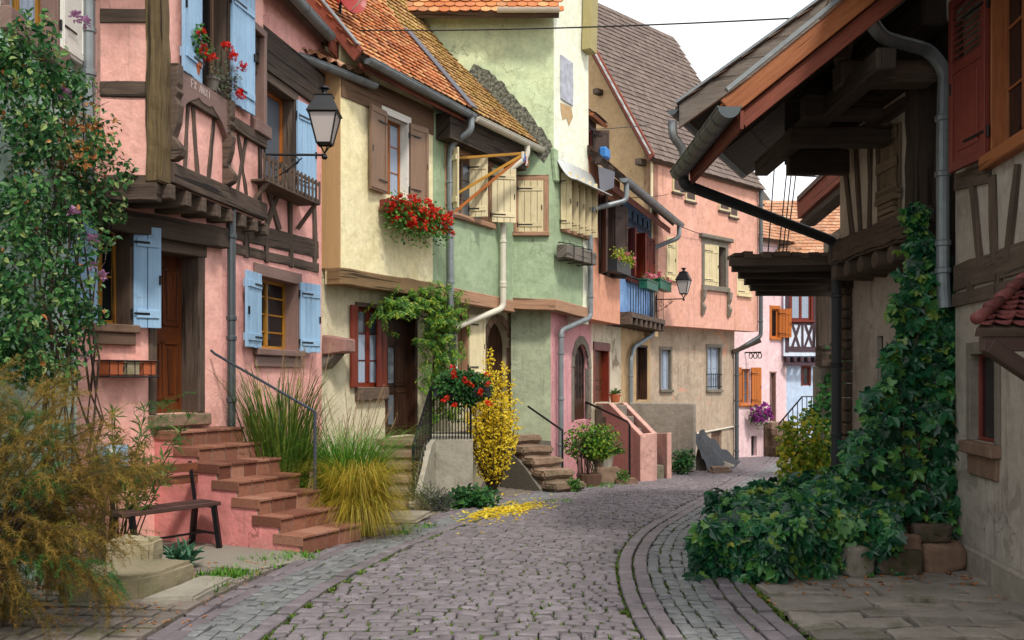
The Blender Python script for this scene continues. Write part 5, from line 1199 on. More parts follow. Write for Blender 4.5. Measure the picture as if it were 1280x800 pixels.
def sett(m, p, ex, ey, hgt, bev, tilt=.006):
    "one hewn stone with a worn, rounded top; ex, ey are half extents"
    k = [1 + U(-.07, .07) for _ in range(8)]; up = V(0, 0, 1); zc = U(-tilt, tilt)
    q = [p - ex * k[0] - ey * k[1], p + ex * k[2] - ey * k[3], p + ex * k[4] + ey * k[5], p - ex * k[6] + ey * k[7]]
    c = (q[0] + q[1] + q[2] + q[3]) / 4
    tl = [U(-tilt, tilt) for _ in range(4)]
    lo = [a - up * .03 for a in q]; mid = [c + (a - c) * .985 + up * (hgt * .55 + zc + t) for a, t in zip(q, tl)]; hi = [c + (a - c) * (1 - bev) + up * (hgt + zc + t) for a, t in zip(q, tl)]
    vs = lo + mid + hi + [c + up * (hgt + zc + .004)]; fs = []
    for i in range(4): j = (i + 1) % 4; fs += [(i, j, 4 + j, 4 + i), (4 + i, 4 + j, 8 + j, 8 + i), (8 + i, 8 + j, 12)]
    m.mesh(vs, fs)
def gp(x, y): return V(x, y, gz(x, y))

# the roadway: courses of setts laid across the lane, bowed like an arch
m = MB(); y = 3.6
while y < 35:
    dl = .092 + .02 * R(); ym = y
    dx = (L_(ym + .3) + R_(ym + .3) - L_(ym - .3) - R_(ym - .3)) / 1.2; t = V(dx, 1, 0).normalized(); a = V(t.y, -t.x, 0)
    c = V((L_(ym) + R_(ym)) / 2, ym, 0); hw = (R_(ym) - L_(ym)) / 2 * a.x; s = -hw + U(0, .1)
    while s < hw - .06:
        w = min(U(.09, .2), hw - s); bow = .16 * (1 - (s / hw) ** 2)
        p = c + a * (s + w / 2) + t * (bow * .5 + U(-.008, .008)); p = gp(p.x, p.y)
        ex = (a + t * (-.16 * (s + w / 2) / hw / hw)).normalized()
        if w > .07: sett(m, p, ex * (w / 2 - .007), t * (dl / 2 - .008), .022, .16 + U(0, .12), .007)
        s += w
    y += dl / max(.6, t.y)
tag(m.build('street_setts', SETT), kind='structure')
def row(m, off, side, wd, ln, jit=0.0, hgt=.02, y0=3.6, y1=34, bev=.15):
    "a line of stones following the edge of the lane"
    y = y0
    E = L_ if side < 0 else R_
    while y < y1:
        l = ln * U(.8, 1.25); t = V(E(y + .2) - E(y - .2), .4, 0).normalized(); a = V(t.y, -t.x, 0); p = V(E(y), y, 0) + a * off * side; p = gp(p.x + U(-jit, jit), p.y)
        sett(m, p, a * (wd / 2 - .005) * U(.92, 1), t * (l / 2 - .007), hgt, bev); y += l * t.y
m = MB()
for o_ in (.07, .21): row(m, o_, 1, .135, .24)
for o_ in (.74, .88): row(m, o_, 1, .13, .26)
row(m, .07, -1, .135, .24)
for o_ in (.58, .70): row(m, o_, -1, .12, .28)
row(m, 1.02, 1, .13, .3, hgt=.015)
tag(m.build('kerb_courses', SETT), kind='structure')
m = MB()
for o_ in (.33, .44, .55, .65): row(m, o_, 1, .11, .1, .012, .012, bev=.3)
for o_ in (.2, .3, .4, .5): row(m, o_, -1, .11, .12, .015, .014, bev=.3)
tag(m.build('gutter_cobbles', GUTTERST), kind='structure')
# pavement cobbles on the left, up to the house fronts
m = MB(); y = 4.2
while y < 27:
    dl = U(.13, .2); x1 = L_(y) - .8; x0 = {True: -4.2 + (y - 5) * .02}.get(y < 9, x1 - (3.0 if y < 12 else 2.4 if y < 16 else 1.6)); x = x1
    t = V(L_(y + .3) - L_(y - .3), .6, 0).normalized(); a = V(t.y, -t.x, 0); s = .82
    while s < (L_(y) - x0):
        w = U(.14, .26); p = V(L_(y), y, 0) - a * (s + w / 2); p.y += U(-.02, .02); p = gp(p.x, p.y); sett(m, p, a * (w / 2 - .01), t * (dl / 2 - .01), .006 + U(0, .008), .25, .004); s += w
    y += dl
tag(m.build('pavement_cobbles', stone('pale_pavement_stone', '#8a8078', '#6d635c', 4, .85, .6, '#5c6038')), kind='structure')
# broad flagstones on the right
m = MB(); y = 4.6
while y < 8.5:
    dl = U(.18, .36); x = R_(y) + 1.15 + U(-.03, .03)
    while x < 4.25:
        w = U(.3, .8); ang = U(-.09, .09); ax = V(math.cos(ang), math.sin(ang), 0); sett(m, gp(x + w / 2, y + dl / 2 + U(-.03, .03)), ax * (w / 2 - .014), V(-ax.y, ax.x, 0) * (dl / 2 - .013) , .012, .06, .014); x += w
    y += dl
tag(m.build('flagstones', FLAG, rough=.012, cell=.09), kind='structure')
m = MB(); m.prism([gp(-3.5, 8.6), gp(-2.3, 8.25), gp(-1.95, 8.75), gp(-2.1, 9.1), gp(-3.5, 9.85), gp(-4.3, 9.2)], V(0, 0, .03)); tag(m.build('stone_apron', PALEFLAG, bevel=.01), kind='structure')

# moss and weeds in the joints, and fallen leaves
def tuft(m, p, n, h, spread, w=.006):
    for _ in range(n):
        a = U(0, 6.28); d = V(math.cos(a), math.sin(a), 0); b = p + d * U(0, spread); t = b + d * U(.2, .8) * h + V(0, 0, h * U(.4, 1)); s = V(-d.y, d.x, 0) * w; m.add([b - s, b + s, t])
m = MB()
def mossline(off, side, dens, y0=4.5, y1=17, sp=.02):
    E = L_ if side < 0 else R_; y = y0
    while y < y1:
        if R() < dens * (.35 + .65 * (math.sin(y * 3.1 + off * 9) > -.2)): x = E(y) + off * side; tuft(m, gp(x + U(-sp, sp), y) + V(0, 0, -.012), 7, U(.015, .035), .03, .009)
        y += .02
for o_, d in ((.0, .6), (.14, .35), (.28, .55), (.7, .7), (.81, .3), (.95, .7), (1.1, 1.0), (1.12, .9)): mossline(o_, 1, d)
for o_, d in ((.0, .6), (.14, .6), (.25, .25), (.35, .3), (.45, .25), (.53, .4)): mossline(o_, -1, d, 4.5, 14)
for o_, d in ((.385, .45), (.495, .6), (.6, .45)): mossline(o_, 1, d, 4.5, 18, .03)
for _ in range(9000): y = 4.5 + 13 * R() ** 1.5; x = U(L_(y), R_(y)); tuft(m, gp(x, y) + V(0, 0, -.004), 4, U(.02, .042), .022, .010)
tag(m.build('moss', MOSS), 'green moss growing in the joints between the setts', 'moss', kind='stuff')
m = MB()
for (px, py, n, r) in ((345, 703, 60, .3), (365, 697, 60, .25), (290, 718, 50, .25), (275, 722, 40, .2), (270, 735, 20, .15), (650, 597, 0, .1), (760, 606, 120, .55), (740, 610, 60, .4), (700, 628, 30, .3), (520, 660, 40, .3), (500, 668, 30, .2)):
    Y = F * CH / (py - HZ)
    for _ in range(12): Y = F * (CH - gz(0, Y)) / (py - HZ)
    c = P(px, py, Y)
    for _ in range(n): x, y = c.x + random.gauss(0, r * .5), c.y + random.gauss(0, r * .5); tuft(m, gp(x, y), 6, U(.03, .09), .05, .01)
tag(m.build('weeds', GRASSG), 'patches of green weeds at the pavement edge and by the steps', 'weeds', kind='stuff')
# ============================================================ tiled front steps of the pink oriel house
EX_ = V(-.88, .475, 0); WX_ = V(.475, .88, 0); P1 = V(-2.08, 9.1, 0)
t = thing('terracotta_stair', (-2.8, 9.8, 0), 'red tiled front steps with pink plastered side climbing to the oak door', 'stairs')
ns, tr, ri = 7, .285, .165
for k in range(ns):
    m = MB(); top = (k + 1) * ri; n = 5; zz = k * ri - .02; q = P1 + EX_ * (tr * k)
    for i in range(n):      # tread and riser tiles
        a = .95 * i / n + .006; b = .95 * (i + 1) / n - .006; d1 = (tr + .05 if k < ns - 1 else .62)
        m.box(q + WX_ * ((a + b) / 2) + EX_ * (d1 / 2 - .02) + V(0, 0, top - .014), WX_ * ((b - a) / 2), EX_ * (d1 / 2), V(0, 0, .014))
        m.box(q + WX_ * ((a + b) / 2) + EX_ * .012 + V(0, 0, (top - .03 + zz) / 2), WX_ * ((b - a) / 2), EX_ * .012, V(0, 0, (top - .03 - zz) / 2))
    m.box(q + WX_ * -.008 + EX_ * (tr / 2 + .03) + V(0, 0, top - .052), EX_ * (tr / 2 + .05), WX_ * .008, V(0, 0, .05))
    m.m = 1; dd2 = (tr + .03 if k < ns - 1 else .6); m.box(q + WX_ * .475 + EX_ * (dd2 / 2 + .01) + V(0, 0, (top + zz) / 2 - .006), WX_ * .472, EX_ * (dd2 / 2), V(0, 0, (top - zz) / 2 - .012)); m.build('step', [TERRA, GREYWALL], t, bevel=.004)
m = MB(); pts = [P1 + EX_ * .03]
for k in range(ns): pts += [P1 + EX_ * (tr * k + .025) + V(0, 0, (k + 1) * ri - .03), P1 + EX_ * (tr * (k + 1) + .02) + V(0, 0, (k + 1) * ri - .03)]
e = P1 + EX_ * (tr * ns + .35); pts += [e + V(0, 0, ns * ri - .03), e + V(0, 0, -.1), P1 + EX_ * .03 + V(0, 0, -.1)]
m.prism(pts, WX_ * .94); m.build('side_wall', PATCHY, t)
m = MB(); b0 = P1 + EX_ * (tr * 2.1) + WX_ * .9 + V(0, 0, 3 * ri); m.tube([b0, b0 + V(0, 0, .86)], .018, 8)
w0 = FA.at(1.72, 2.05, .06)
m.tube([w0, w0 + V(.05, -.03, -.04), b0 + V(0, 0, .86)], .016, 8); m.build('handrail', RAILIRON, t)

# ============================================================ bench
bd = V(.58, .45, 0).normalized() if False else V(.6, .8, 0).normalized(); bs = V(-bd.y, bd.x, 0)
B0 = V(-3.62, 8.56, 0)
t = thing('garden_bench', B0, 'dark slatted wooden bench with iron legs before the pink stair wall', 'bench')
LB = 1.08; m = MB()
for i in range(6): m.box(B0 + bd * (LB / 2) + bs * (.035 + i * .058) + V(0, 0, .445), bd * (LB / 2), bs * .024, V(0, 0, .02))
m.build('seat', BENCHW, t, bevel=.004)
m = MB()
for z in (.68, .8): m.box(B0 + bd * (LB * .5) + bs * .42 + V(0, 0, z), bd * (LB / 2), bs * .012, V(0, 0, .045))
m.build('backrest', wood('red_brown_slat', '#7d4a34', '#4c2a1c', 1, .6), t, bevel=.004)
for a in (.1, LB - .08):
    m = MB(); q = B0 + bd * a
    m.beam(q + bs * .02 + V(0, 0, .42), q + bs * -.03 + bd * .03, .05, .045); m.beam(q + bs * .34 + V(0, 0, .42), q + bs * .4, .05, .045); m.beam(q + V(0, 0, .42) + bs * -.01, q + V(0, 0, .42) + bs * .37, .03, .03); m.beam(q + bs * .34 + V(0, 0, .42), q + bs * .44 + V(0, 0, .86), .03, .025)
    m.beam(q + bs * -.01 + V(0, 0, .15), q + bs * .37 + V(0, 0, .15), .025, .02); m.build('leg', IRON, t)
m = MB(); m.beam(B0 + bd * .1 + bs * .18 + V(0, 0, .15), B0 + bd * (LB - .08) + bs * .18 + V(0, 0, .15), .025, .02); m.build('stretcher', IRON, t)

# ============================================================ limestone blocks at the left edge
def block(name, pts, z0, z1, mat, label, cat, group=None, bev=.04):
    m = MB(); c = sum((V(*p, 0) for p in pts), V(0, 0, 0)) / len(pts); m.prism([V(x, y, z0) for x, y in pts], V(0, 0, z1 - z0)); o = m.build(name, mat, None, (c.x, c.y, z0), bevel=bev, rough=.014 if z1 - z0 > .12 else .007, cell=.05); return tag(o, label, cat, group)
G1 = 'pale limestone blocks by the feathery shrub'
block('stone_block', [(-3.5, 7.1), (-2.88, 7.15), (-2.68, 7.8), (-3.4, 7.9)], -.05, .19, LIME, 'large pale limestone step block below the feathery shrub', 'stone', G1, .03)
block('stone_block', [(-3.5, 7.9), (-3.12, 7.95), (-3.1, 8.2), (-3.5, 8.3)], -.05, .33, LIME, 'taller upright limestone block behind the step block', 'stone', G1, .03)
block('stone_block', [(-2.84, 7.0), (-2.45, 7.1), (-2.35, 7.8), (-2.66, 7.85)], -.05, .05, PALEFLAG, 'thin pale kerb slab in front of the limestone blocks', 'stone', G1, .02)

# ============================================================ planter rack on the pink wall
t = thing('wall_planter', FA.at(.55, 1.75, .15), 'wire wall rack with old terracotta troughs beneath the blue shuttered window', 'planter')
r4 = FA.rect(119, 181, 449, 471); m = MB()
for z in (r4[2], r4[3] - .02):
    pts = [FA.at(r4[0], z, .0), FA.at(r4[0], z, .22), FA.at(r4[1], z, .22), FA.at(r4[1], z, .0)]; m.tube(pts, .008, 5)
for i in range(7): u = r4[0] + (r4[1] - r4[0]) * i / 6; m.tube([FA.at(u, r4[2], .0), FA.at(u, r4[2], .22), FA.at(u, r4[3] - .02, .22)], .005, 5)
m.build('rack', IRON, t)
for i in range(3): m = MB(); a = r4[0] + (r4[1] - r4[0]) * (i + .08) / 3; b = r4[0] + (r4[1] - r4[0]) * (i + .9) / 3; fbox(m, FA, a, b, r4[2] + .015, r4[3] - .03 + .02 * i % .04, .02, .2); fbox(m, FA, a - .01, b + .01, r4[3] - .05, r4[3] - .01, .01, .21); m.build('trough', [POT, LIME, POT][i], t, bevel=.01)

# ============================================================ cream house steps, landing and railing
t = thing('worn_stone_stair', (-2, 14, -.4), 'worn stone steps with cement side and landing before the cream house door', 'stairs')
zt, zb = .74, -.22; n = 6; ex = V(1, -.1, 0).normalized(); ey = V(-.12, -1, 0).normalized(); C0 = V(-2.06, 14.75, 0)
wst = .70
for i in range(n):
    z = zt - (zt - zb) * i / n; q = C0 + ey * (.27 * i); m = MB()
    dd_ = .3 if i else .5
    m.box(q + ex * (wst / 2) - ey * (dd_ / 2 - .27) + V(0, 0, z - .05), ex * (wst / 2 + .015), ey * (dd_ / 2 + .02), V(0, 0, .05)); m.box(q + ex * (wst / 2) + ey * .12 + V(0, 0, (z - .1 + zb - .3) / 2), ex * (wst / 2 - .004), ey * .13, V(0, 0, (z - .1 - zb + .3) / 2)); m.build('step', STEPST, t, bevel=.02, rough=.010, cell=.1)
m = MB(); c0 = C0 + ex * wst
m.prism([V(-.62, 14.62, -.6), V(-.62, 14.62, zt), V(-1.36, 14.68, zt), V(-1.36, 14.68, -.6)], V(-.1, 2.0, 0)); 
m.build('landing_wall', CONC, t, bevel=.015, rough=.008, cell=.15)
m = MB(); m.prism([C0 + ex * (wst + .01) + V(0, 0, zt), C0 + ex * (wst + .01) + ey * .3 + V(0, 0, zt - .05), C0 + ex * (wst + .01) + ey * 1.3 + V(0, 0, zb + .12), C0 + ex * (wst + .01) + ey * 1.3 + V(0, 0, -.6), C0 + ex * (wst + .01) + V(0, 0, -.6)], ex * .14); m.build('stringer', CONC, t, bevel=.01)
m = MB(); m.prism([V(-2.2, 14.9, zt - .12), V(-1.3, 14.72, zt - .12), V(-.45, 16.5, zt - .12), V(-.5, 18.0, zt - .12), V(-2.1, 15.3, zt - .12)], V(0, 0, .1)); m.build('landing', SANDST2, t)
t = thing('black_iron_railing', (-1.2, 14.4, -.2), 'black iron railing with close bars beside the worn stone steps', 'railing')
A0 = C0 + ex * (wst + .07) + ey * 1.25 + V(0, 0, zb + .12); A1 = C0 + ex * (wst + .07) + V(0, 0, zt); A2 = V(-.66, 14.68, zt)
for (p, q, n) in ((A0, A1, 12), (A1, A2, 13)):
    for i in range(n + 1):
        a = p.lerp(q, i / n)
        if q is A2 and i == 0: continue
        m = MB(); m.tube([a, a + V(0, 0, .84)], .02 if i in (0, n) else .010, 6); m.build('baluster', IRON, t)
m = MB()
for z in (.1, .84): m.tube([A0 + V(0, 0, z), A1 + V(0, 0, z), A2 + V(0, 0, z)], .02 if z > .5 else .012, 6)
m.tube([A0 + V(0, 0, .84), A0 + V(0, 0, -.1)], .022, 8); m.build('handrail', IRON, t)
tag(block('paving_slab', [(-1.75, 11.6), (-1.2, 11.5), (-1.05, 12.3), (-1.6, 12.4)], -.12, -.05, PALEFLAG, 'pale slab lying in the pavement beside the golden grass', 'slab'))
t = thing('sandstone_bracket', FC.at(.1, 1.9, .2), 'mauve sandstone block jutting from the corner between pink and cream houses', 'corbel')
m = MB(); m.prism([P(402, 418, 14.0), P(431, 423, 14.0), P(431, 440, 14.0), P(402, 444, 14.0)], V(.1, .4, 0)); m.build('slab', SANDST, t, bevel=.02)
m = MB(); m.prism([P(402, 445, 14.05), P(420, 442, 14.05), P(402, 462, 14.05)], V(.1, .3, 0)); m.build('bracket', GREYST, t, bevel=.02)

# ============================================================ rough steps to the arched green door
t = thing('rough_stone_stair', (.6, 17.6, -.45), 'rough sandstone steps on pebbledash base below the green arched door', 'stairs')
dv = V(.52, -.85, 0).normalized(); sv = V(.85, .52, 0)
S0 = V(.02, 18.35, 0)
for i in range(5):
    z = .58 - .2 * i; m = MB(); q = S0 + dv * (.36 * i); w_ = .36
    m.box(q + sv * .12 + dv * .18 + V(0, 0, z - .06), sv * (w_ + U(-.02, .03)), dv * (.2 + U(0, .03)), V(0, 0, .07)); m.box(q + sv * .12 + dv * .18 + V(0, 0, (z - .13 - 1.0) / 2), sv * (w_ - .02), dv * .17, V(0, 0, (z - .13 + 1.0) / 2)); m.build('step', STEPST, t, bevel=.04, rough=.02, cell=.09)
m = MB(); m.prism([S0 - sv * .28 + V(0, 0, -.9), S0 - sv * .28 + V(0, 0, .45), S0 - sv * .28 + dv * .9 + V(0, 0, .0), S0 - sv * .28 + dv * 1.5 + V(0, 0, -.42), S0 - sv * .28 + dv * 1.5 + V(0, 0, -.9)], sv * .1); m.prism([V(-.9, 18.1, -.9), V(-.2, 18.2, -.9), V(.1, 18.6, -.9), V(.1, 18.6, .35), V(-.2, 18.2, .15), V(-.9, 18.1, .0)][:3] + [V(-.3, 18.3, .1)], V(.05, .4, 0)); m.build('base', PEBBLE, t)
m = MB(); m.tube([P(660, 508, 18.7), P(703, 538, 17.8), P(703, 600, 17.8)], .022, 6); m.build('handrail', IRON, t)
m = MB(); m.prism([FTg.at(.02, -.9, .02), FTg.at(.84, -.9, .02), FTg.at(.84, .38, .02), FTg.at(.02, .45, .02)], V(0, -.06, 0)); tag(m.build('pebbledash_plinth', PEBBLE), 'grey pebbledash plinth at the foot of the green tower wall', 'plinth')

# ============================================================ pink parapet steps
t = thing('pink_parapet_stair', (2.7, 21, -.55), 'pink rendered steps between two sloping parapet walls by the brown door', 'stairs')
PKS = plaster('dusty_pink_render', '#c79a8e', '#85645c', .4, light='#cfa498')
def para(pix, Ys, th):
    m = MB(); pts = [P(x, y, Y) for (x, y), Y in zip(pix, Ys)]; m.prism(pts, th); return m.build('parapet', PKS, t, bevel=.012)
fl = Face(2.05, 22.4, .73, -2.5); fr_ = Face(2.6, 22.9, .72, -1.6)
m = MB(); m.prism([fl.pp(*q) for q in ((738, 504), (761, 504), (801, 545), (801, 612), (738, 612))], V(.12, .05, 0)); m.build('parapet', PKS, t, bevel=.012)
m = MB(); m.prism([P(800, 543, 19.88), P(818, 541, 20.1), P(818, 611, 20.1), P(800, 611, 19.88)], V(.1, .26, 0)); m.build('newel', PKS, t, bevel=.012)
m = MB(); m.prism([fr_.pp(*q) for q in ((769, 505), (778, 503), (816, 542), (834, 541), (834, 605), (769, 605))], V(.12, .1, 0)); m.build('parapet', PKS, t, bevel=.012)
a, b = V(2.25, 22.4, 0), V(3.0, 20.45, 0); dz_ = (b - a) / 6
for i in range(6):
    z = 1.05 - .26 * i; m = MB(); q = a + dz_ * i; dn = dz_.normalized(); sn = V(-dn.y, dn.x, 0)
    m.box(q + dn * .17 + sn * .1 + V(0, 0, (z - 1.2) / 2), sn * .34, dn * .17, V(0, 0, (z + 1.2) / 2)); m.build('step', GREYST, t, bevel=.015)
m = MB(); m.tube([P(727, 500, 22.2), P(784, 527, 19.7), P(787, 531, 19.6), P(787, 605, 19.6)], .025, 6); m.build('handrail', IRON, t)
# grey wall and tarpaulin
t = thing('grey_yard_wall', (4, 23.5, -.8), 'stained grey yard wall between pink parapet steps and tarpaulin', 'wall')
m = MB(); m.prism([P(786, 503, 23.8), P(868, 504, 23.2), P(868, 590, 23.2), P(786, 590, 23.8)], V(.1, .3, 0)); m.build('masonry', GREYWALL, t, bevel=.03)
t = thing('tarpaulin_heap', (5.4, 25, -.9), 'dark grey tarpaulin stretched over a heap beside the salmon house wall', 'tarpaulin')
m = MB(); gxn, gyn = 16, 8; vs = []
A, B, C, D = P(866, 541, 24.2), P(880, 538, 25.6), P(926, 580, 26.2), P(884, 588, 24.0)
for j in range(gyn + 1):
    for i in range(gxn + 1):
        s, q = i / gxn, j / gyn; p = A.lerp(D, s).lerp(B.lerp(C, s), q); p.z += .12 * math.sin(math.pi * s) * math.sin(math.pi * q) + .07 * math.sin(s * 17 + q * 9) * (1 - s * .5) + .05 * math.sin(q * 13 - s * 5) + U(-.02, .02); vs.append(p)
fs = [(j * (gxn + 1) + i, j * (gxn + 1) + i + 1, (j + 1) * (gxn + 1) + i + 1, (j + 1) * (gxn + 1) + i) for j in range(gyn) for i in range(gxn)]
m.mesh(vs, fs); m.build('sheet', TARP, t)
m = MB(); m.prism([P(872, 560, 24.6), P(918, 583, 25.4), P(885, 592, 24.4), P(866, 590, 24.3)], V(.2, .8, 0)); m.build('heap', GREYST, t)
block('stone_block', [(4.95, 23.0), (5.55, 23.1), (5.6, 23.6), (5.0, 23.6)], -.95, -.55, STEPST, 'rounded sandstone block in front of the grey yard wall', 'stone', 'loose blocks by the tarpaulin', .08)
block('stone_block', [(4.8, 22.4), (5.6, 22.55), (5.55, 23.0), (4.85, 22.95)], -.95, -.7, GREYST, 'flat mossy block in front of the tarpaulin', 'stone', 'loose blocks by the tarpaulin', .05)
block('stone_block', [(2.15, 18.9), (2.6, 18.95), (2.6, 19.3), (2.15, 19.3)], -.8, -.38, SANDST2, 'short sandstone block left of the pink newel', 'stone', None, .03)
block('stone_block', [(1.75, 19.4), (2.3, 19.5), (2.3, 19.9), (1.8, 19.9)], -.8, -.2, STEPST, 'sandstone block carrying a flower pot beside the pink parapet', 'stone', None, .03)

t = thing('blue_letter_box', V(-4.05, 9.2, .6), 'light blue letter box with white label low on the pink wall behind the shrub', 'letter box')
m = MB(); fbox(m, FA, FA.u(119), FA.u(150), FA.z(584, 135), FA.z(556, 135), .01, .14); m.build('box', BLUEP, t, bevel=.01)
m = MB(); fbox(m, FA, FA.u(122), FA.u(133), FA.z(570, 128), FA.z(558, 128), .13, .143); m.build('label_plate', WHITEP, t)
# ============================================================ lamps
lantern(OR.at(2.53, 4.58, .0) + V(.03, -.05, 0), V(1, .03, 0), .76, .88, 'black wall lantern on scrolled bracket between pink oriel and cream house')
lantern(FS.at(.15, 3.98, .05), V(.92, -.4, 0), .80, .9, 'black wall lantern on scrolled bracket on the salmon gable house')

# ============================================================ overhead cables
def cable(pts, label, r=.008, sag=.0):
    m = MB(); path = []
    for a, b in zip(pts, pts[1:]):
        for i in range(14): s = i / 14; p = a.lerp(b, s); p = V(*p); p.z -= sag * 4 * s * (1 - s); path.append(p)
    path.append(pts[-1]); m.tube(path, r, 5); o = m.build('cable', WIRE, None, pts[0]); return tag(o, label, 'cable')
cable([P(440, 38, 14.6), P(1044, 20, 9.6)], 'long thin black cable crossing above the lane from orange roof to barn', .010, .05)
cable([P(560, 159, 17.5), P(700, 163, 20.5), P(812, 156, 26.7)], 'thin cable from green house eave to the tan gable', .010, .03)
cable([P(695, 248, 19.9), P(795, 247, 24), P(835, 243, 27.2)], 'pale cable strung above the blue timbered upper floor', .008, .02)
cable([P(835, 275, 27), P(905, 298, 29.5), P(1010, 310, 35)], 'slack cable from the salmon facade towards the lane end', .012, .1)
for i, (x0, x1, lb) in enumerate(((968, 962, 'leftmost of the thin cables hanging below the barn roof corner'), (984, 975, 'cable hanging from barn roof left of the bundled pair'), (990, 980, 'looped cable of the bundled pair below barn roof'), (996, 984, 'rightmost of the thin cables hanging below the barn roof corner'))):
    cable([P(x0, 208, 14.0), P(x1 - 3, 330, 14.2)], lb, .010, .0)
cable([P(990, 219, 16), P(1025, 221, 15)], 'short level cable under the barn roof gap', .012)
# ============================================================ plants
def rdir(up=.0):
    while True:
        d = V(U(-1, 1), U(-1, 1), U(-1, 1))
        if .05 < d.length < 1: d.normalize(); d.z += up; return d.normalized()
def leaf(m, p, d, n, L, W, fold=.25, r=None):
    "one folded leaf: two halves meeting at the midrib, tip drooping a little"
    d = d.normalized(); s = d.cross(n)
    if s.length < .01: s = V(1, 0, 0)
    s.normalize(); n = s.cross(d); q = p + d * L; q2 = q - n * (L * .12)
    a, b = p + d * (L * .3) + s * (W * .5) + n * (W * fold), p + d * (L * .68) + s * (W * .38) + n * (W * fold * .6)
    c, e = p + d * (L * .3) - s * (W * .5) + n * (W * fold), p + d * (L * .68) - s * (W * .38) + n * (W * fold * .6)
    r = R() if r is None else r
    m.add([p, a, b, q2], r); m.add([p, q2, e, c], r)
def palmate(m, p, d, n, L, r=None):
    "five leaflets spreading from one stalk"
    d = d.normalized(); s = d.cross(n)
    if s.length < .01: return
    s.normalize(); n = s.cross(d); r = R() if r is None else r
    for a, k in ((-1.9, .62), (-.9, .88), (0, 1), (.9, .88), (1.9, .62)): leaf(m, p, d * math.cos(a) + s * math.sin(a) - n * U(.0, .35), n, L * k * U(.85, 1.1), L * .56 * k, .14, min(1, max(0, r + U(-.06, .06))))
def vineleaf(m, p, d, n, L, r=None):
    d = d.normalized(); s = d.cross(n)
    if s.length < .01: return
    s.normalize(); n = s.cross(d); r = R() if r is None else r
    o = [(0, 0), (-.18, .5), (.2, .62), (.42, .42), (.72, .45), (.74, .2), (1.05, 0)]
    for sg in (1, -1): m.add([p + (d * x + s * (y * sg) + n * (.18 * y - .1 * x * x)) * L for x, y in (o if sg > 0 else o[::-1])], r)
def blossom(m, p, r0, n=6, r=None):
    r = R() if r is None else r
    a = rdir(.5); s = a.cross(V(.3, .5, .8)).normalized(); t = a.cross(s)
    for k in range(n): w = 2 * math.pi * k / n; d = s * math.cos(w) + t * math.sin(w); e = -s * math.sin(w) + t * math.cos(w); m.add([p, p + d * r0 * .7 + e * r0 * .4 + a * r0 * .3, p + d * r0 + a * r0 * .2, p + d * r0 * .7 - e * r0 * .4 + a * r0 * .3], min(1, max(0, r + U(-.2, .2))))
def flowerhead(m, c, rad, n, pr):
    "a rounded head of small florets"
    r = R()
    for _ in range(n): d = rdir(.3); blossom(m, c + d * rad * U(.6, 1), pr, 5, min(1, max(0, r + U(-.25, .25))))
def ell(c, rx, ry, rz, hollow=.35):
    d = rdir(); k = (hollow + (1 - hollow) * R()) ** .5; return V(c[0] + d.x * rx * k, c[1] + d.y * ry * k, c[2] + d.z * rz * k), d
def twig(m, p, q, r0=.006, bend=.05, n=4):
    pts = [p.lerp(q, i / n) + V(U(-bend, bend), U(-bend, bend), U(-bend, bend)) * (0 if i in (0, n) else 1) for i in range(n + 1)]; m.tube(pts, [r0 * (1 - .6 * i / n) for i in range(n + 1)], 5)

# --- climbing rose on the mint house
t = thing('climbing_rose', V(-4.0, 8.2, 0), 'climbing rose with lilac blooms and orange autumn leaves over the mint wall', 'rose')
lv, lo, st = MB(), MB(), MB(); ext = []
def rose_ok(px, py):
    if px < 110 and py < 62 + .92 * px: return False
    if px >= 100: return 130 < py < 245 and R() < .6 and px < 122 - abs(py - 180) * .3 + 8 * math.sin(py * .3)
    if py > 290: return px < 54 - (py - 300) * .06 + 10 * math.sin(py * .15)
    return True
clumps = []
while len(clumps) < 150:
    px, py = U(-60, 155), U(15, 470)
    if not rose_ok(px, py): continue
    clumps.append((px, py))
for (px, py) in clumps:
    if px < 95: c = F0.pp(px, py, U(.06, .55)) if px > -40 else F0.pp(-40, py, U(.1, .5))
    else: c = P(px, py, U(8.75, 9.1))
    rad = U(.1, .22)
    org = .03 + (.8 if 10 < px < 120 and 120 < py < 215 and R() < .62 else 0)
    for _ in range(56):
        p, d = ell(c, rad, rad, rad * 1.1, .2); n = (d + V(.3, -.7, .6)).normalized(); L = U(.035, .075)
        leaf(lo if R() < org * .5 else lv, p, (rdir() + V(.1, -.2, -.5)), n, L, L * .62)
    if R() < .6: twig(st, c, c + rdir(-.2) * U(.2, .4), .005)
for i in range(16):
    a = V(-4.0 + U(-.15, .25), U(7.4, 8.9), 0); b = F0.pp(U(0, 90), U(60, 260), U(.08, .3)); twig(st, a, V((a.x + b.x) / 2, (a.y + b.y) / 2, 1.6), U(.012, .022), .08, 5); twig(st, V((a.x + b.x) / 2, (a.y + b.y) / 2, 1.6), b, .012, .1, 6)
for i in range(14): px, py = U(90, 120), U(130, 300); a = P(px, py, 8.9); twig(st, a, a + V(U(.15, .5), U(-.2, .1), U(-.15, .2)), .004, .04)
lv.build('foliage', ROSEL, t); lo.build('autumn_foliage', ROSEO, t); st.build('stem', BARK, t)
for (px, py, Y) in ((17, 265, 8.1), (72, 231, 8.5), (114, 331, 8.9), (107, 447, 8.9), (45, 299, 8.3), (22, 20, 8.0), (35, 27, 8.0), (5, 115, 7.9), (60, 345, 8.4)):
    m = MB(); c = F0.pp(px, py, .5) if px < 70 else P(px, py, 8.85)
    for k in range(5):
        for _ in range(3 + k * 2): d = rdir(.4); leaf(m, c + d * .008 * k, d + V(0, 0, .3), -d, .03 + .003 * k, .034)
    m.build('rose_bloom', LILAC, t)

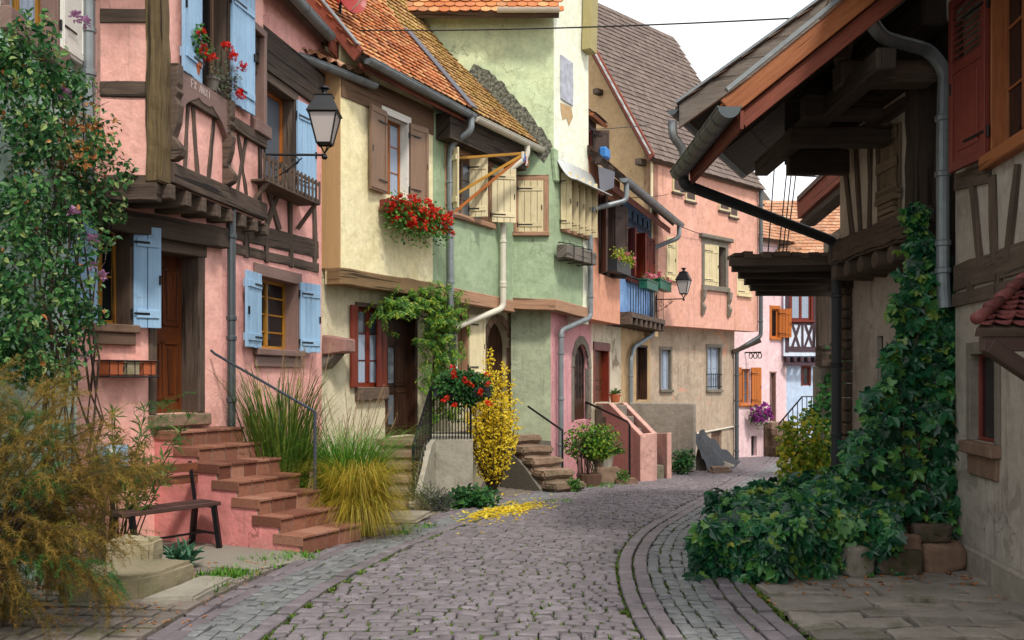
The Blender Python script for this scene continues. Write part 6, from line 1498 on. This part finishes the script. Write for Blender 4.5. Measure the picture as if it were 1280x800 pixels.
# --- feathery shrub in its pot, foreground left
t = thing('feathery_shrub', V(-3.66, 6.15, 0), 'big golden brown feathery shrub spilling over the pavement, foreground left corner', 'shrub')
lv, lg, st = MB(), MB(), MB(); b0 = V(-3.66, 6.15, .35)
def spray(p, d, L, m, n=26):
    "a drooping plume of hair-fine needles"
    q = Vector(p); d = Vector(d).normalized(); step = L / n; r0 = R()
    for i in range(n):
        d = (d + V(U(-.12, .12), U(-.12, .12), -.05 + U(-.1, .1))).normalized(); q2 = q + d * step
        s = d.cross(V(0, 0, 1)); s = s.normalized() if s.length > .01 else V(1, 0, 0)
        m.add([q - s * .0012, q + s * .0012, q2], .2)
        for _ in range(3): e = (d * .7 + rdir() * .9).normalized(); w = e.cross(rdir()).normalized() * .0016; m.add([q - w, q + w, q + e * U(.02, .055)], min(1, max(0, r0 + U(-.12, .12))))
        q = q2
targets = []
while len(targets) < 118:
    px, py = U(-70, 190), U(470, 770)
    if py > 560 and px > 172 - (py - 640) * .25: continue
    if py < 560 and px > 110 + (py - 470) * .35 + 25 * R(): continue
    targets.append((px, py))
for (px, py) in targets:
    Y = U(5.75, 6.9); e = P(px, py, Y)
    if e.z < .08: e.z = .08 + R() * .2
    a = b0 + V(U(-.12, .12), U(-.12, .12), 0); mid = (a + e) / 2 + V(U(-.1, .1), U(-.1, .1), .25 + .3 * R())
    pts = [a.lerp(mid, s).lerp(mid.lerp(e, s), s) for s in [i / 8 for i in range(9)]]
    st.tube(pts, [.009 * (1 - .8 * i / 8) for i in range(9)], 4)
    green = R() < .12
    for k in (4, 5, 6, 7, 8):
        for _ in range(5): spray(pts[k], (pts[k] - pts[k - 1]).normalized() + rdir() * .8, U(.14, .3), lg if green else lv, 20)
for _ in range(16): spray(P(U(165, 205), U(510, 560), U(6.6, 6.9)), V(.5, 0, .5), U(.2, .32), lg, 24)
lv.build('golden_sprays', TAMA, t); lg.build('green_sprays', TAMG, t); st.build('branch', BARK, t)
tp = thing('shrub_pot', V(-3.66, 6.15, 0), 'brown clay pot of the feathery shrub at the bottom left corner', 'pot')
m = MB(); m.lathe(V(-3.66, 6.15, 0), [(.17, 0), (.24, .36), (.265, .36), (.265, .42), (.23, .42), (.22, .34)], 20); m.build('pot_body', plain('dull_clay', '#6a4c3e', .8), tp, smooth=False)

# --- oleander behind the bench
t = thing('oleander', V(-3.75, 8.9, 0), 'loose oleander with narrow green leaves beside the garden bench', 'shrub'); lv, st = MB(), MB()
for i in range(13):
    a = V(-3.75 + U(-.15, .1), 8.9 + U(-.1, .15), 0); e = P(U(130, 238), U(510, 590), U(8.75, 9.1)); e.x = max(e.x, -4.0); mid = (a + e) / 2 + V(0, 0, .2); pts = [a.lerp(mid, s).lerp(mid.lerp(e, s), s) for s in [j / 8 for j in range(9)]]; st.tube(pts, [.008 * (1 - .6 * j / 8) for j in range(9)], 4)
    for k in range(3, 9):
        for _ in range(6): leaf(lv, pts[k], (pts[k] - pts[k - 1]).normalized() * .6 + rdir(-.15), V(U(-.3, .3), -.4, 1), U(.09, .16), .02, .1)
lv.build('foliage', OLEA, t); st.build('stem', STEMG, t)
t = thing('grey_green_perennial', V(-2.95, 8.45, 0), 'small blue green leafy plant beside the limestone block', 'plant'); lv = MB()
for i in range(90): d = rdir(.8); d.z = abs(d.z); leaf(lv, V(-2.98 + U(-.1, .1), 8.3 + U(-.08, .08), .03 + U(0, .12)), d, V(0, 0, 1) - d * .3, U(.1, .2), .035)
lv.build('foliage', leafm('blue_green_leaf', [(0, '#2c5140'), (.6, '#4a7a5c'), (1, '#6f9a72')], .5, .25), t)

# --- tall reeds and grasses by the steps
def blades(m, c, n, rad, h0, h1, lean, w, droop=.5, seg=5):
    for _ in range(n):
        a = U(0, 6.283); k = R() ** .5 * rad; p = V(c[0] + math.cos(a) * k, c[1] + math.sin(a) * k, c[2]); a2 = a + U(-.9, .9); h = U(h0, h1); o = V(math.cos(a2), math.sin(a2), 0) * (lean * U(.2, 1)); s = V(-math.sin(a2), math.cos(a2), 0); r = R()
        prev = None
        for i in range(seg + 1):
            t_ = i / seg; q = p + o * (h * t_ ** 1.7) + V(0, 0, h * (t_ - droop * t_ ** 3.2 * U(.8, 1.1))); ww = w * (1 - t_) * (1.4 if i else 1); cur = (q - s * ww, q + s * ww)
            if prev: m.add([prev[0], prev[1], cur[1], cur[0]], r) if i < seg else m.add([prev[0], prev[1], q], r)
            prev = cur
t = thing('tall_reed', V(-2.72, 10.9, -.1), 'tall reed grass with broad arching blades beside the tiled steps', 'grass'); m = MB()
blades(m, (-2.72, 10.85, -.1), 420, .28, 1.5, 3.0, .36, .013, .36); m.build('blades', REED, t); m = MB()
for _ in range(12):
    a = U(0, 6.28); q = V(-2.75 + .2 * math.cos(a), 10.9 + .2 * math.sin(a), 0); e = q + V(U(-.4, .5), U(-.3, .2), U(1.7, 2.2))
    m.tube([q, (q + e) / 2 + V(0, 0, .1), e], .004, 4)
    for _ in range(40): d = rdir(.5); p = e + V(0, 0, U(-.3, .05)); w = rdir() * .0016; m.add([p - w, p + w, p + d * .07])
m.build('seed_heads', PLUME, t)
t = thing('green_fountain_grass', V(-2.0, 11.3, -.1), 'bright green fountain grass with pale plumes behind the golden clump', 'grass'); m = MB()
blades(m, (-1.98, 11.2, -.1), 1500, .22, 1.0, 2.2, .75, .006, .5); blades(m, (-1.98, 11.1, -.1), 700, .2, .8, 1.5, 1.0, .006, .7); m.build('blades', GRASSG, t); m = MB()
for _ in range(34):
    a = U(0, 6.28); q = V(-2.05 + .2 * math.cos(a), 11.3 + .2 * math.sin(a), 0); e = q + V(U(-.5, .6), U(-.4, .3), U(1.2, 1.62)); m.tube([q, (q + e) / 2 + V(0, 0, .12), e], .003, 4)
    d0 = (e - q).normalized()
    for _ in range(50): d = (rdir() + d0).normalized(); p = e - d0 * U(-.04, .2); w = rdir() * .0014; m.add([p - w, p + w, p + d * .04])
m.build('plumes', PLUME, t)
t = thing('golden_grass', V(-1.75, 10.55, -.08), 'golden yellow ornamental grass mound at the foot of the tiled steps', 'grass'); m = MB()
blades(m, (-1.74, 10.42, -.08), 1500, .16, .8, 1.8, .68, .005, .66); blades(m, (-1.74, 10.40, -.08), 2200, .18, .6, 1.2, .85, .005, .9); m.build('blades', GRASSY, t)

# --- wisteria over the cream house door
t = thing('wisteria', FC.at(2.75, 0, .2), 'green wisteria climbing beside and arching over the cream house door', 'climber'); lv, st = MB(), MB()
sp = [(530, 520), (532, 470), (528, 430), (530, 400), (528, 372), (508, 372), (490, 375), (472, 382), (462, 386)]
for k in range(len(sp) - 1):
    (x0, y0), (x1, y1) = sp[k], sp[k + 1]
    for i in range(58 if k < 4 else 38):
        s = R(); wd = 20 if k < 4 else 12; px = x0 + (x1 - x0) * s + random.gauss(0, wd * .55); py = y0 + (y1 - y0) * s + random.gauss(0, wd * .5)
        c = FC.pp(px, py, U(.15, .6)); d0 = rdir(-.5); L = U(.16, .3)
        for j in range(7):
            q = c + d0 * (L * j / 7)
            for sg in (-1, 1): e = d0.cross(V(.2, -.8, .6)).normalized() * sg + d0 * .5 + V(0, 0, -.25); leaf(lv, q, e, V(.3, -.6, .8), U(.05, .085), .03)
twig(st, FC.at(2.75, .6, .15), FC.pp(532, 400, .25), .03, .06, 8); twig(st, FC.pp(532, 400, .25), FC.pp(470, 380, .3), .018, .05, 6)
for _ in range(8): twig(st, FC.pp(532, U(380, 500), .2), FC.pp(U(515, 548), U(370, 500), .35), .008)
lv.build('foliage', WIST, t); st.build('stem', BARK, t)

# --- geraniums
def gerbed(name, c, ax, L, dep, hgt, nleaf, nflow, label, group, fm=GERR, lm=GERL, hang=.25, fr=.05, pr=.022, nf=16, cat='flowers'):
    t = thing(name, c, label, cat, group); lv, fl = MB(), MB(); ax = Vector(ax).normalized(); nn = V(ax.y, -ax.x, 0)
    for _ in range(nleaf):
        a = U(-1, 1); p = Vector(c) + ax * (a * L / 2) + nn * (U(-.3, 1) * dep) + V(0, 0, random.gauss(0, .45) * hgt - hang * R() * (1 - abs(a) * .3)); leaf(lv, p, rdir() + nn * .4, nn * .6 + V(0, 0, .8), U(.04, .07), .055, .15)
    for _ in range(nflow):
        a = U(-1, 1); k = (1 - .35 * a * a); p = Vector(c) + ax * (a * L / 2) + nn * (dep * U(.2, 1.1)) + V(0, 0, U(-.75, .9) * hgt * k - hang * .5 * R()); flowerhead(fl, p, fr * U(.7, 1.1), nf, pr)
    lv.build('foliage', lm, t); fl.build('blossoms', fm, t); return t
uC = (wU[0] + wU[1]) / 2
t = thing('window_box', FU.at(uC, 4.55, .2), 'window box hidden under red geraniums on the cream wall', 'planter')
m = MB(); u0, u1, _, _ = FU.rect(470, 540, 255, 265); fbox(m, FU, u0, u1, 4.4, 4.58, .06, .26); m.build('box', MAROON, t, bevel=.01)
gerbed('red_geraniums', FU.at((u0 + u1) / 2, FU.z(268, 503), .2), FU.d, u1 - u0 + .1, .26, .30, 1300, 150, 'mass of red geraniums hanging from the cream house window', None, hang=.3, fr=.05, nf=14)
t = thing('railing_planter', V(-1.0, 14.5, 1.3), 'planter of red flowers and trailing green on the black railing', 'flowers', None); lv, fl = MB(), MB()
for _ in range(1500):
    p, d = ell(P(578, 484, 14.6), .48, .22, .3, .1); leaf(lv, p, rdir(-.3), V(.1, -.6, .8), U(.05, .09), .05)
for _ in range(15): c = P(U(545, 612), U(458, 510), 14.38); flowerhead(fl, c, .045, 12, .022)
lv.build('foliage', DKBUSH, t); fl.build('blossoms', GERR, t); m = MB(); m.box(P(578, 490, 14.6), (.45, 0, 0), (0, .09, 0), (0, 0, .08)); m.build('box', PLASTICD, t)
# pot on the oriel sill
t = thing('flower_pot', OR.at(.55, 4.95, .0), 'terracotta pot of pink and red geraniums on the oriel window sill', 'flower pot'); m = MB(); c = OR.at(.62, 4.95, .0); m.lathe(c, [(.06, 0), (.09, .13), (.1, .13), (.1, .17), (.08, .17)], 16); m.build('pot', POT, t)
lv, f1, f2 = MB(), MB(), MB()
for _ in range(260): p, d = ell(c + V(.02, 0, .38), .17, .2, .24, .1); leaf(lv, p, rdir(), V(.4, -.5, .8), U(.04, .07), .055, .15)
for _ in range(9): flowerhead(f1, c + V(U(-.08, .16), U(-.1, .35), U(.25, .6)), .055, 16, .022)
for _ in range(6): flowerhead(f2, c + V(U(-.08, .16), U(-.1, .35), U(.3, .62)), .06, 16, .024)
lv.build('foliage', GERL, t); f1.build('red_blossoms', GERR, t); f2.build('pink_blossoms', PINKF, t)
t = thing('flower_pot', OR.at(1.1, 4.95, .0), 'straggly red carnations in a pot right on the oriel window sill', 'flower pot'); m = MB(); c = OR.at(1.05, 4.95, .02); m.lathe(c, [(.05, 0), (.08, .12), (.09, .12), (.09, .15), (.07, .15)], 16); m.build('pot', plain('grey_pot', '#6e6a62', .8), t)
lv, f1, st = MB(), MB(), MB()
for _ in range(12): e = c + V(U(0, .2), U(-.1, .5), U(.1, .55)); twig(st, c + V(0, 0, .12), e, .004); [leaf(lv, c.lerp(e, R()) + rdir() * .05, rdir(), V(.4, -.5, .8), U(.04, .07), .03) for _ in range(16)]
for q in ((.15, .3, .5), (.2, .45, .42), (.2, .4, .08), (.12, .15, .55)): flowerhead(f1, c + V(*q), .06, 22, .026)
lv.build('foliage', LAVL, t); f1.build('blossoms', GERR, t); st.build('stem', STEMG, t)

# --- yellow columnar shrub
t = thing('golden_shrub', V(-.35, 16.3, -.4), 'upright shrub in golden yellow leaf on the pavement by the landing', 'shrub'); lv, st = MB(), MB(); c = V(-.35, 16.3, -.38)
for i in range(95):
    a = U(0, 6.28); k = R() ** .6; hgt = U(1.3, 2.65) * (1 - .25 * k); e = c + V(math.cos(a) * .54 * k, math.sin(a) * .5 * k, hgt); mid = c + V(math.cos(a) * .34 * k, math.sin(a) * .3 * k, hgt * .45)
    pts = [c.lerp(mid, s).lerp(mid.lerp(e, s), s) for s in [j / 9 for j in range(10)]]; st.tube(pts, [.014 * (1 - .8 * j / 9) for j in range(10)], 4)
    for j in range(3, 10):
        for _ in range(4 + j): leaf(lv, pts[j] + rdir() * U(0, .12), rdir(.1), V(.2, -.7, .6), U(.035, .068), .03, .2)
lv.build('foliage', YELS, t); st.build('branch', BARK, t)
m = MB()
for _ in range(900):
    px, py = 632 + random.gauss(0, 24), 640 + random.gauss(0, 3.4 if R() < .85 else 9) - 0; py -= (px - 632) * .16; Y = 15.3
    for _ in range(6): Y = F * (CH - gz(0, Y)) / (py - HZ)
    q = P(px, py, Y); q.z = gz(q.x, q.y) + .02 + R() * .012; leaf(m, q, V(U(-1, 1), U(-1, 1), .1), V(0, 0, 1), U(.05, .08), .045, .1)
tag(m.build('fallen_leaves', YELS), 'carpet of fallen yellow leaves on the cobbles below the golden shrub', 'leaves', kind='stuff')
m = MB()
for _ in range(150):
    x, y = U(1.9, 4.0), U(7.0, 8.2); y = 8.15 - abs(random.gauss(0, .5)); leaf(m, V(x, y, .012), V(U(-1, 1), U(-1, 1), .15), V(0, 0, 1), U(.025, .06), .03, .3)
for _ in range(200): x, y = U(-4, -2.2), U(6.2, 8.6); leaf(m, V(x, y, .02), V(U(-1, 1), U(-1, 1), .1), V(0, 0, 1), U(.02, .05), .02, .3)
tag(m.build('dry_leaves', ROSEO), 'scattered small dry leaves on the flagstones and pavement', 'leaves', kind='stuff')

# --- low plants along the left side
def mound(name, c, rx, ry, rz, n, mat, label, L=(.05, .09), W=.04, cat='plant', stems=0, hollow=.1, droop=-.1, group=None):
    t = thing(name, (c[0], c[1], c[2] - rz), label, cat, group); lv = MB(); cs = [(V(*c) + V(U(-.6, .6) * rx, U(-.6, .6) * ry, U(-.5, .6) * rz), U(.3, .55)) for _ in range(9)]
    for i in range(n):
        if i % 2: p, d = ell(c, rx, ry, rz, hollow)
        else: q, k = random.choice(cs); p, d = ell(q, rx * k, ry * k, rz * k, hollow)
        if p.z < gz(p.x, p.y) - .02: continue
        leaf(lv, p, rdir(droop) + d * .6, d + V(.1, -.4, .7), U(*L), W * U(.8, 1.2))
    lv.build('foliage', mat, t)
    if stems:
        st = MB()
        for _ in range(stems): twig(st, V(c[0] + U(-.5, .5) * rx * .4, c[1] + U(-.3, .3) * ry, gz(c[0], c[1])), ell(c, rx * .7, ry * .7, rz * .6)[0], .012)
        st.build('stem', BARK, t)
    return t
mound('lavender', (-1.25, 13.35, -.1), .42, .3, .24, 900, LAVL, 'grey green lavender mound at the foot of the stone stair', (.06, .14), .012, droop=.5)
mound('leafy_groundcover', (-.62, 13.9, -.12), .42, .3, .2, 800, DKBUSH, 'dark green leafy groundcover in front of the cement landing wall', (.06, .11), .06)
t = mound('potted_climber', (1.62, 18.55, .42), .6, .35, .42, 1500, WIST, 'bushy green climber on woody stems beside the pink parapet steps', (.06, .1), .045, 'shrub', 12)
t = thing('stem_bundle', V(1.5, 18.6, -.6), 'bundle of bare brown stems in a pot under the bushy climber', 'plant'); m = MB()
for i in range(14): a = V(1.42 + U(-.14, .2), 18.45 + U(-.1, .1), -.5); twig(m, a, a + V(U(-.1, .1), 0, 1.0), .014, .03)
m.build('stem', BARK, t); m = MB(); m.lathe(V(1.55, 18.5, -.62), [(.2, 0), (.26, .4), (.24, .4)], 14); m.build('pot', plain('brown_tub', '#5c4436', .8), t)
t = thing('spiky_pot_plant', V(2.0, 19.6, -.2), 'spiky leaved plant in a grey pot on the sandstone block', 'flower pot'); m = MB(); c = V(2.02, 19.7, -.2); m.lathe(c, [(.12, 0), (.17, .28), (.16, .28)], 14); m.build('pot', CONC, t); m = MB()
for _ in range(70): d = rdir(.5); d.z = abs(d.z) * .8 + .1; leaf(m, c + V(0, 0, .3), d, V(0, 0, 1), U(.3, .55), .035, .1)
m.build('foliage', OLEA, t)
mound('small_green_bush', (4.15, 22.4, -.35), .3, .3, .32, 500, DKBUSH, 'small dark green bush at the foot of the grey yard wall', (.07, .12), .05, 'shrub', 4)
for (x, y, z, lb) in ((2.3, 19.0, -.32, 'tiny potted plant on the short sandstone block'), (1.15, 16.9, -.25, 'weedy tuft beside the lowest rough stone step')):
    mound('small_plant', (x, y, z), .13, .12, .14, 130, GERL, lb, (.05, .09), .03)
t = thing('flower_pot', F3g.at(F3g.u(768), 1.0, .25), 'small terracotta pot with white flower beside the brown door', 'flower pot'); c = P(769, 503, 22.6); m = MB(); m.lathe(c, [(.1, 0), (.14, .2), (.13, .2)], 12); m.build('pot', POT, t); m = MB()
for _ in range(50): d = rdir(.7); leaf(m, c + V(0, 0, .2), d, V(0, 0, 1), U(.1, .22), .03)
m.build('foliage', OLEA, t)

# --- flower boxes on the far facades
t = thing('window_box', F3.at(F3.u(700), 4.3, .2), 'long empty grey window box in an iron bracket under cream shutters', 'planter'); r4 = F3.rect(690, 728, 312, 328); m = MB(); fbox(m, F3, r4[0], r4[1], r4[2], r4[3], .1, .34); m.build('box', GREYWOOD, t, bevel=.01); m = MB()
for i in range(3): m = MB(); u = r4[0] + (r4[1] - r4[0]) * (.2 + .3 * i); m.tube([F3.at(u, r4[3] + .1, .0), F3.at(u, r4[3] + .03, .36), F3.at(u, r4[2] - .02, .36), F3.at(u, r4[2] - .02, 0)], .012, 5); m.build('bracket', IRON, t)
t = thing('window_box', FP.at(FP.u(765), 4.5, .2), 'dark trough with yellow green leaves on the salmon wall', 'planter'); r4 = FP.rect(754, 772, 328, 343); m = MB(); fbox(m, FP, r4[0], r4[1], r4[2], r4[3], .08, .34); m.build('box', PLASTICD, t)
gerbed('yellow_green_plant', FP.at((r4[0] + r4[1]) / 2 + .15, r4[3] + .12, .2), FP.d, r4[1] - r4[0] + .3, .2, .2, 420, 8, 'leafy yellow green balcony plant in the dark trough on salmon wall', None, PINKF, LIMEB, .1, .04, .025, 10, 'plant')
for i, (px, lb, lb2) in enumerate(((785, 'green plastic flower box nearest the salmon wall on the balcony rail', 'pink flowers in the green box nearest the salmon wall'), (803, 'green plastic flower box nearest the downpipe on the balcony rail', 'pink flowers in the green box nearest the downpipe'))):
    t = thing('balcony_box', FPb.at(FPb.u(px), 4.1, .5), lb, 'planter', 'green boxes on the balcony rail'); r4 = FPb.rect(px - 7, px + 8, 352, 364); m = MB(); fbox(m, FPb, r4[0], r4[1], r4[2], r4[3], .44, .66); fbox(m, FPb, r4[0] - .02, r4[1] + .02, r4[3] - .04, r4[3] + .002, .42, .68); m.build('box', PLASTICG, t, bevel=.01)
    gerbed('balcony_flowers', FPb.at((r4[0] + r4[1]) / 2, r4[3] + .08, .52), FPb.d, r4[1] - r4[0] + .1, .12, .13, 130, 12, lb2, 'flowers in the balcony boxes', PINKF, GERL, .08, .05, .03, 10)
gerbed('purple_petunias', FE.at(FE.u(940), FE.z(514, 940), .25), FE.d, .95, .3, .36, 700, 90, 'purple petunias hanging from the pale pink house wall at the far end', None, PURPLE, DKBUSH, .35, .06, .04, 9)
t = mound('white_flower_shrub', (10.9, 33.3, .2), .45, .3, .4, 500, DKBUSH, 'leafy potted shrub by the far iron stair railing', (.1, .16), .07, 'shrub', 3)

# --- yellow green bush at the lane bend
t = mound('yellow_green_bush', (4.0, 12.45, .45), .42, .4, .85, 2000, LIMEB, 'yellow green leafy bush beside the dark downpipe at the bend', (.06, .1), .06, 'shrub', 10)
lv = MB()
for _ in range(520): p = V(4.74 + U(-.14, .25), 13.85 - U(.0, .25), U(-.3, 2.2)); p.x += .15 * math.sin(p.z * 4); leaf(lv, p, rdir(-.3), V(-.3, -.8, .5), U(.07, .12), .08)
tag(lv.build('wall_ivy', DKBUSH, None, (4.66, 13.6, 0)), 'dark ivy hanging on the rear garden wall end', 'ivy')

# --- the great creeper on the barn wall and low wall
t = thing('creeper', V(3.6, 8.8, 0), 'large dark green creeper with yellowing leaves over the barn corner and low wall', 'creeper'); lv, st = MB(), MB()
def cre(p, out, L): palmate(lv, p, (rdir() * .8 + V(0, 0, -.9) + out * .35), out + rdir() * .45 + V(0, 0, .45), L) if R() < .85 else vineleaf(lv, p, (rdir() * .7 + V(0, 0, -.9) + out * .3), out + rdir() * .45 + V(0, 0, .45), L * .95)
def wallx(z): return 4.05
n = 0
while n < 3300:       # column on the wall
    px, py = U(1040, 1212), U(300, 720)
    xl = 1128 - (py - 300) * .10 if py < 430 else 1115 - (py - 430) * .42
    xr = 1188 + (py - 300) * .14 if py < 420 else 1204
    if py < 300 + (px < 1140) * 40 or px < xl + 8 * math.sin(py * .11) or px > xr + 6 * math.sin(py * .2 + 1): continue
    dp = (py - 300) / 420; Y = 8.95 - .5 * dp * R() - (.25 if px < 1120 else 0) * R(); 
    cre(P(px, py, Y + U(-.12, .12)), V(-.45, -.85, .2), U(.06, .15)); n += 1
for _ in range(120): px, py = 1145 + random.gauss(0, 8), U(255, 320); cre(P(px, py, 9.0), V(-.5, -.8, .2), U(.06, .1))
n = 0
while n < 4600:       # mound over the low wall
    px, py = U(868, 1120), U(590, 728)
    top = 668 - (px - 868) * .62 if px < 950 else 617 - (px - 950) * .18
    top += 9 * math.sin(px * .07 + 1) + 6 * math.sin(px * .19)
    bot = 728 - max(0, px - 925) * .20 + 9 * math.sin(px * .055 + 2) + 5 * math.sin(px * .17)
    if px > 1085: bot = min(bot, 690)
    if py < top or py > bot or (R() < .5 and py > bot - 18): continue
    Yf = 8.06 + .16 * (px - 880) / 200 - .24 * max(0, math.sin(px * .045 + py * .03)) - .1 * max(0, math.sin(px * .11 - py * .06)); Y = Yf + .95 * max(0, (652 - py) / 60) ** 1.1 + U(-.16, .12)
    p = P(px, py, Y)
    if p.z < .03: p.z = .03
    if mnoise.noise(p * 3.2) < -.22 and R() < .8: continue
    cre(p, V(-.25 + U(-.4, .4), -.75, .5 + U(-.3, .3)), U(.05, .14) if R() < .93 else U(.15, .2)); n += 1
for i in range(26):
    a = P(U(900, 1100), U(655, 700), 8.05); q = a + V(U(-.3, .3), U(-.12, .02), -U(.15, .4)); q.z = max(q.z, .02); twig(st, a, q, .005, .04, 5)
    for k in range(4): s_ = a.lerp(q, U(.3, 1)); cre(s_, V(0, -.8, .4), U(.05, .09))
for _ in range(800): p = V(U(1.85, 2.3), U(8.1, 9.9), 0); p.z = .46 * R() ** 1.4 + .04; p.x += (p.y - 8.1) * .15; cre(p, V(-.8, -.4, .5), U(.07, .12))
for _ in range(700): p = V(U(2.0, 4.1), U(8.6, 9.6), 0); p.z = .36 + .22 * (p.x - 2.0) + U(0, .18); cre(p, V(0, -.3, 1), U(.08, .13))
for i in range(16): a = V(U(3.6, 4.1), U(8.55, 8.7), .4); b = P(U(1120, 1190), U(330, 520), 8.95); twig(st, a, b, .018, .1, 7)
for i in range(14): a = V(U(2.2, 4.0), 8.3, .3); twig(st, a, a + V(U(-.5, .5), U(-.2, .1), U(-.25, .3)), .01, .06)
lv.build('foliage', IVYL, t); st.build('stem', BARK, t)
# ============================================================ camera, sky and sun
cam = bpy.data.cameras.new('camera'); co = bpy.data.objects.new('camera', cam); COL.objects.link(co); S.camera = co
co.location = (0, 0, CH); co.rotation_euler = (math.radians(90), 0, 0); cam.sensor_width = 36; cam.sensor_fit = 'HORIZONTAL'; cam.lens = 36 * F / 1280; cam.shift_y = (HZ - 400) / 1280; cam.clip_start = .05; cam.clip_end = 800
SUN_EL, SUN_AZ = 52, 158      # elevation and compass bearing of the sun (from +y, clockwise): behind the camera, a little to the right
w = bpy.data.worlds.new('World'); S.world = w; w.use_nodes = True; nt = w.node_tree; bg = nt.nodes['Background']
sky = nt.nodes.new('ShaderNodeTexSky'); sky.sky_type = 'NISHITA'; sky.sun_disc = False; sky.sun_elevation = math.radians(SUN_EL); sky.sun_rotation = math.radians(SUN_AZ); sky.dust_density = 4; sky.air_density = 1.0
tc = nt.nodes.new('ShaderNodeTexCoord'); no = nt.nodes.new('ShaderNodeTexNoise'); no.inputs['Scale'].default_value = 2.2; no.inputs['Detail'].default_value = 6; nt.links.new(tc.outputs['Generated'], no.inputs['Vector'])
rp_ = nt.nodes.new('ShaderNodeValToRGB'); rp_.color_ramp.elements[0].color = (11, 11.2, 11.6, 1); rp_.color_ramp.elements[1].color = (14.5, 14.5, 14.5, 1); rp_.color_ramp.elements[0].position = .3; rp_.color_ramp.elements[1].position = .7; nt.links.new(no.outputs[0], rp_.inputs[0])
mx = nt.nodes.new('ShaderNodeMix'); mx.data_type = 'RGBA'; mx.inputs[0].default_value = .82; nt.links.new(sky.outputs[0], mx.inputs[6]); nt.links.new(rp_.outputs[0], mx.inputs[7]); nt.links.new(mx.outputs[2], bg.inputs[0]); bg.inputs[1].default_value = .095
sd = bpy.data.lights.new('sun', 'SUN'); sd.energy = 2.3; sd.angle = math.radians(8); sd.color = (1, .94, .85); so = bpy.data.objects.new('sun', sd); COL.objects.link(so); so.location = (5, -10, 20)
el, az = math.radians(SUN_EL), math.radians(SUN_AZ); so.rotation_euler = V(-math.sin(az) * math.cos(el), -math.cos(az) * math.cos(el), -math.sin(el)).to_track_quat('-Z', 'Y').to_euler()
S.view_settings.view_transform = 'Standard'; S.view_settings.look = 'None'; S.view_settings.exposure = .48; S.view_settings.gamma = 1; S.view_settings.use_curve_mapping = False
S.render.engine = 'CYCLES'; S.cycles.max_bounces = 6; S.cycles.use_denoising = True
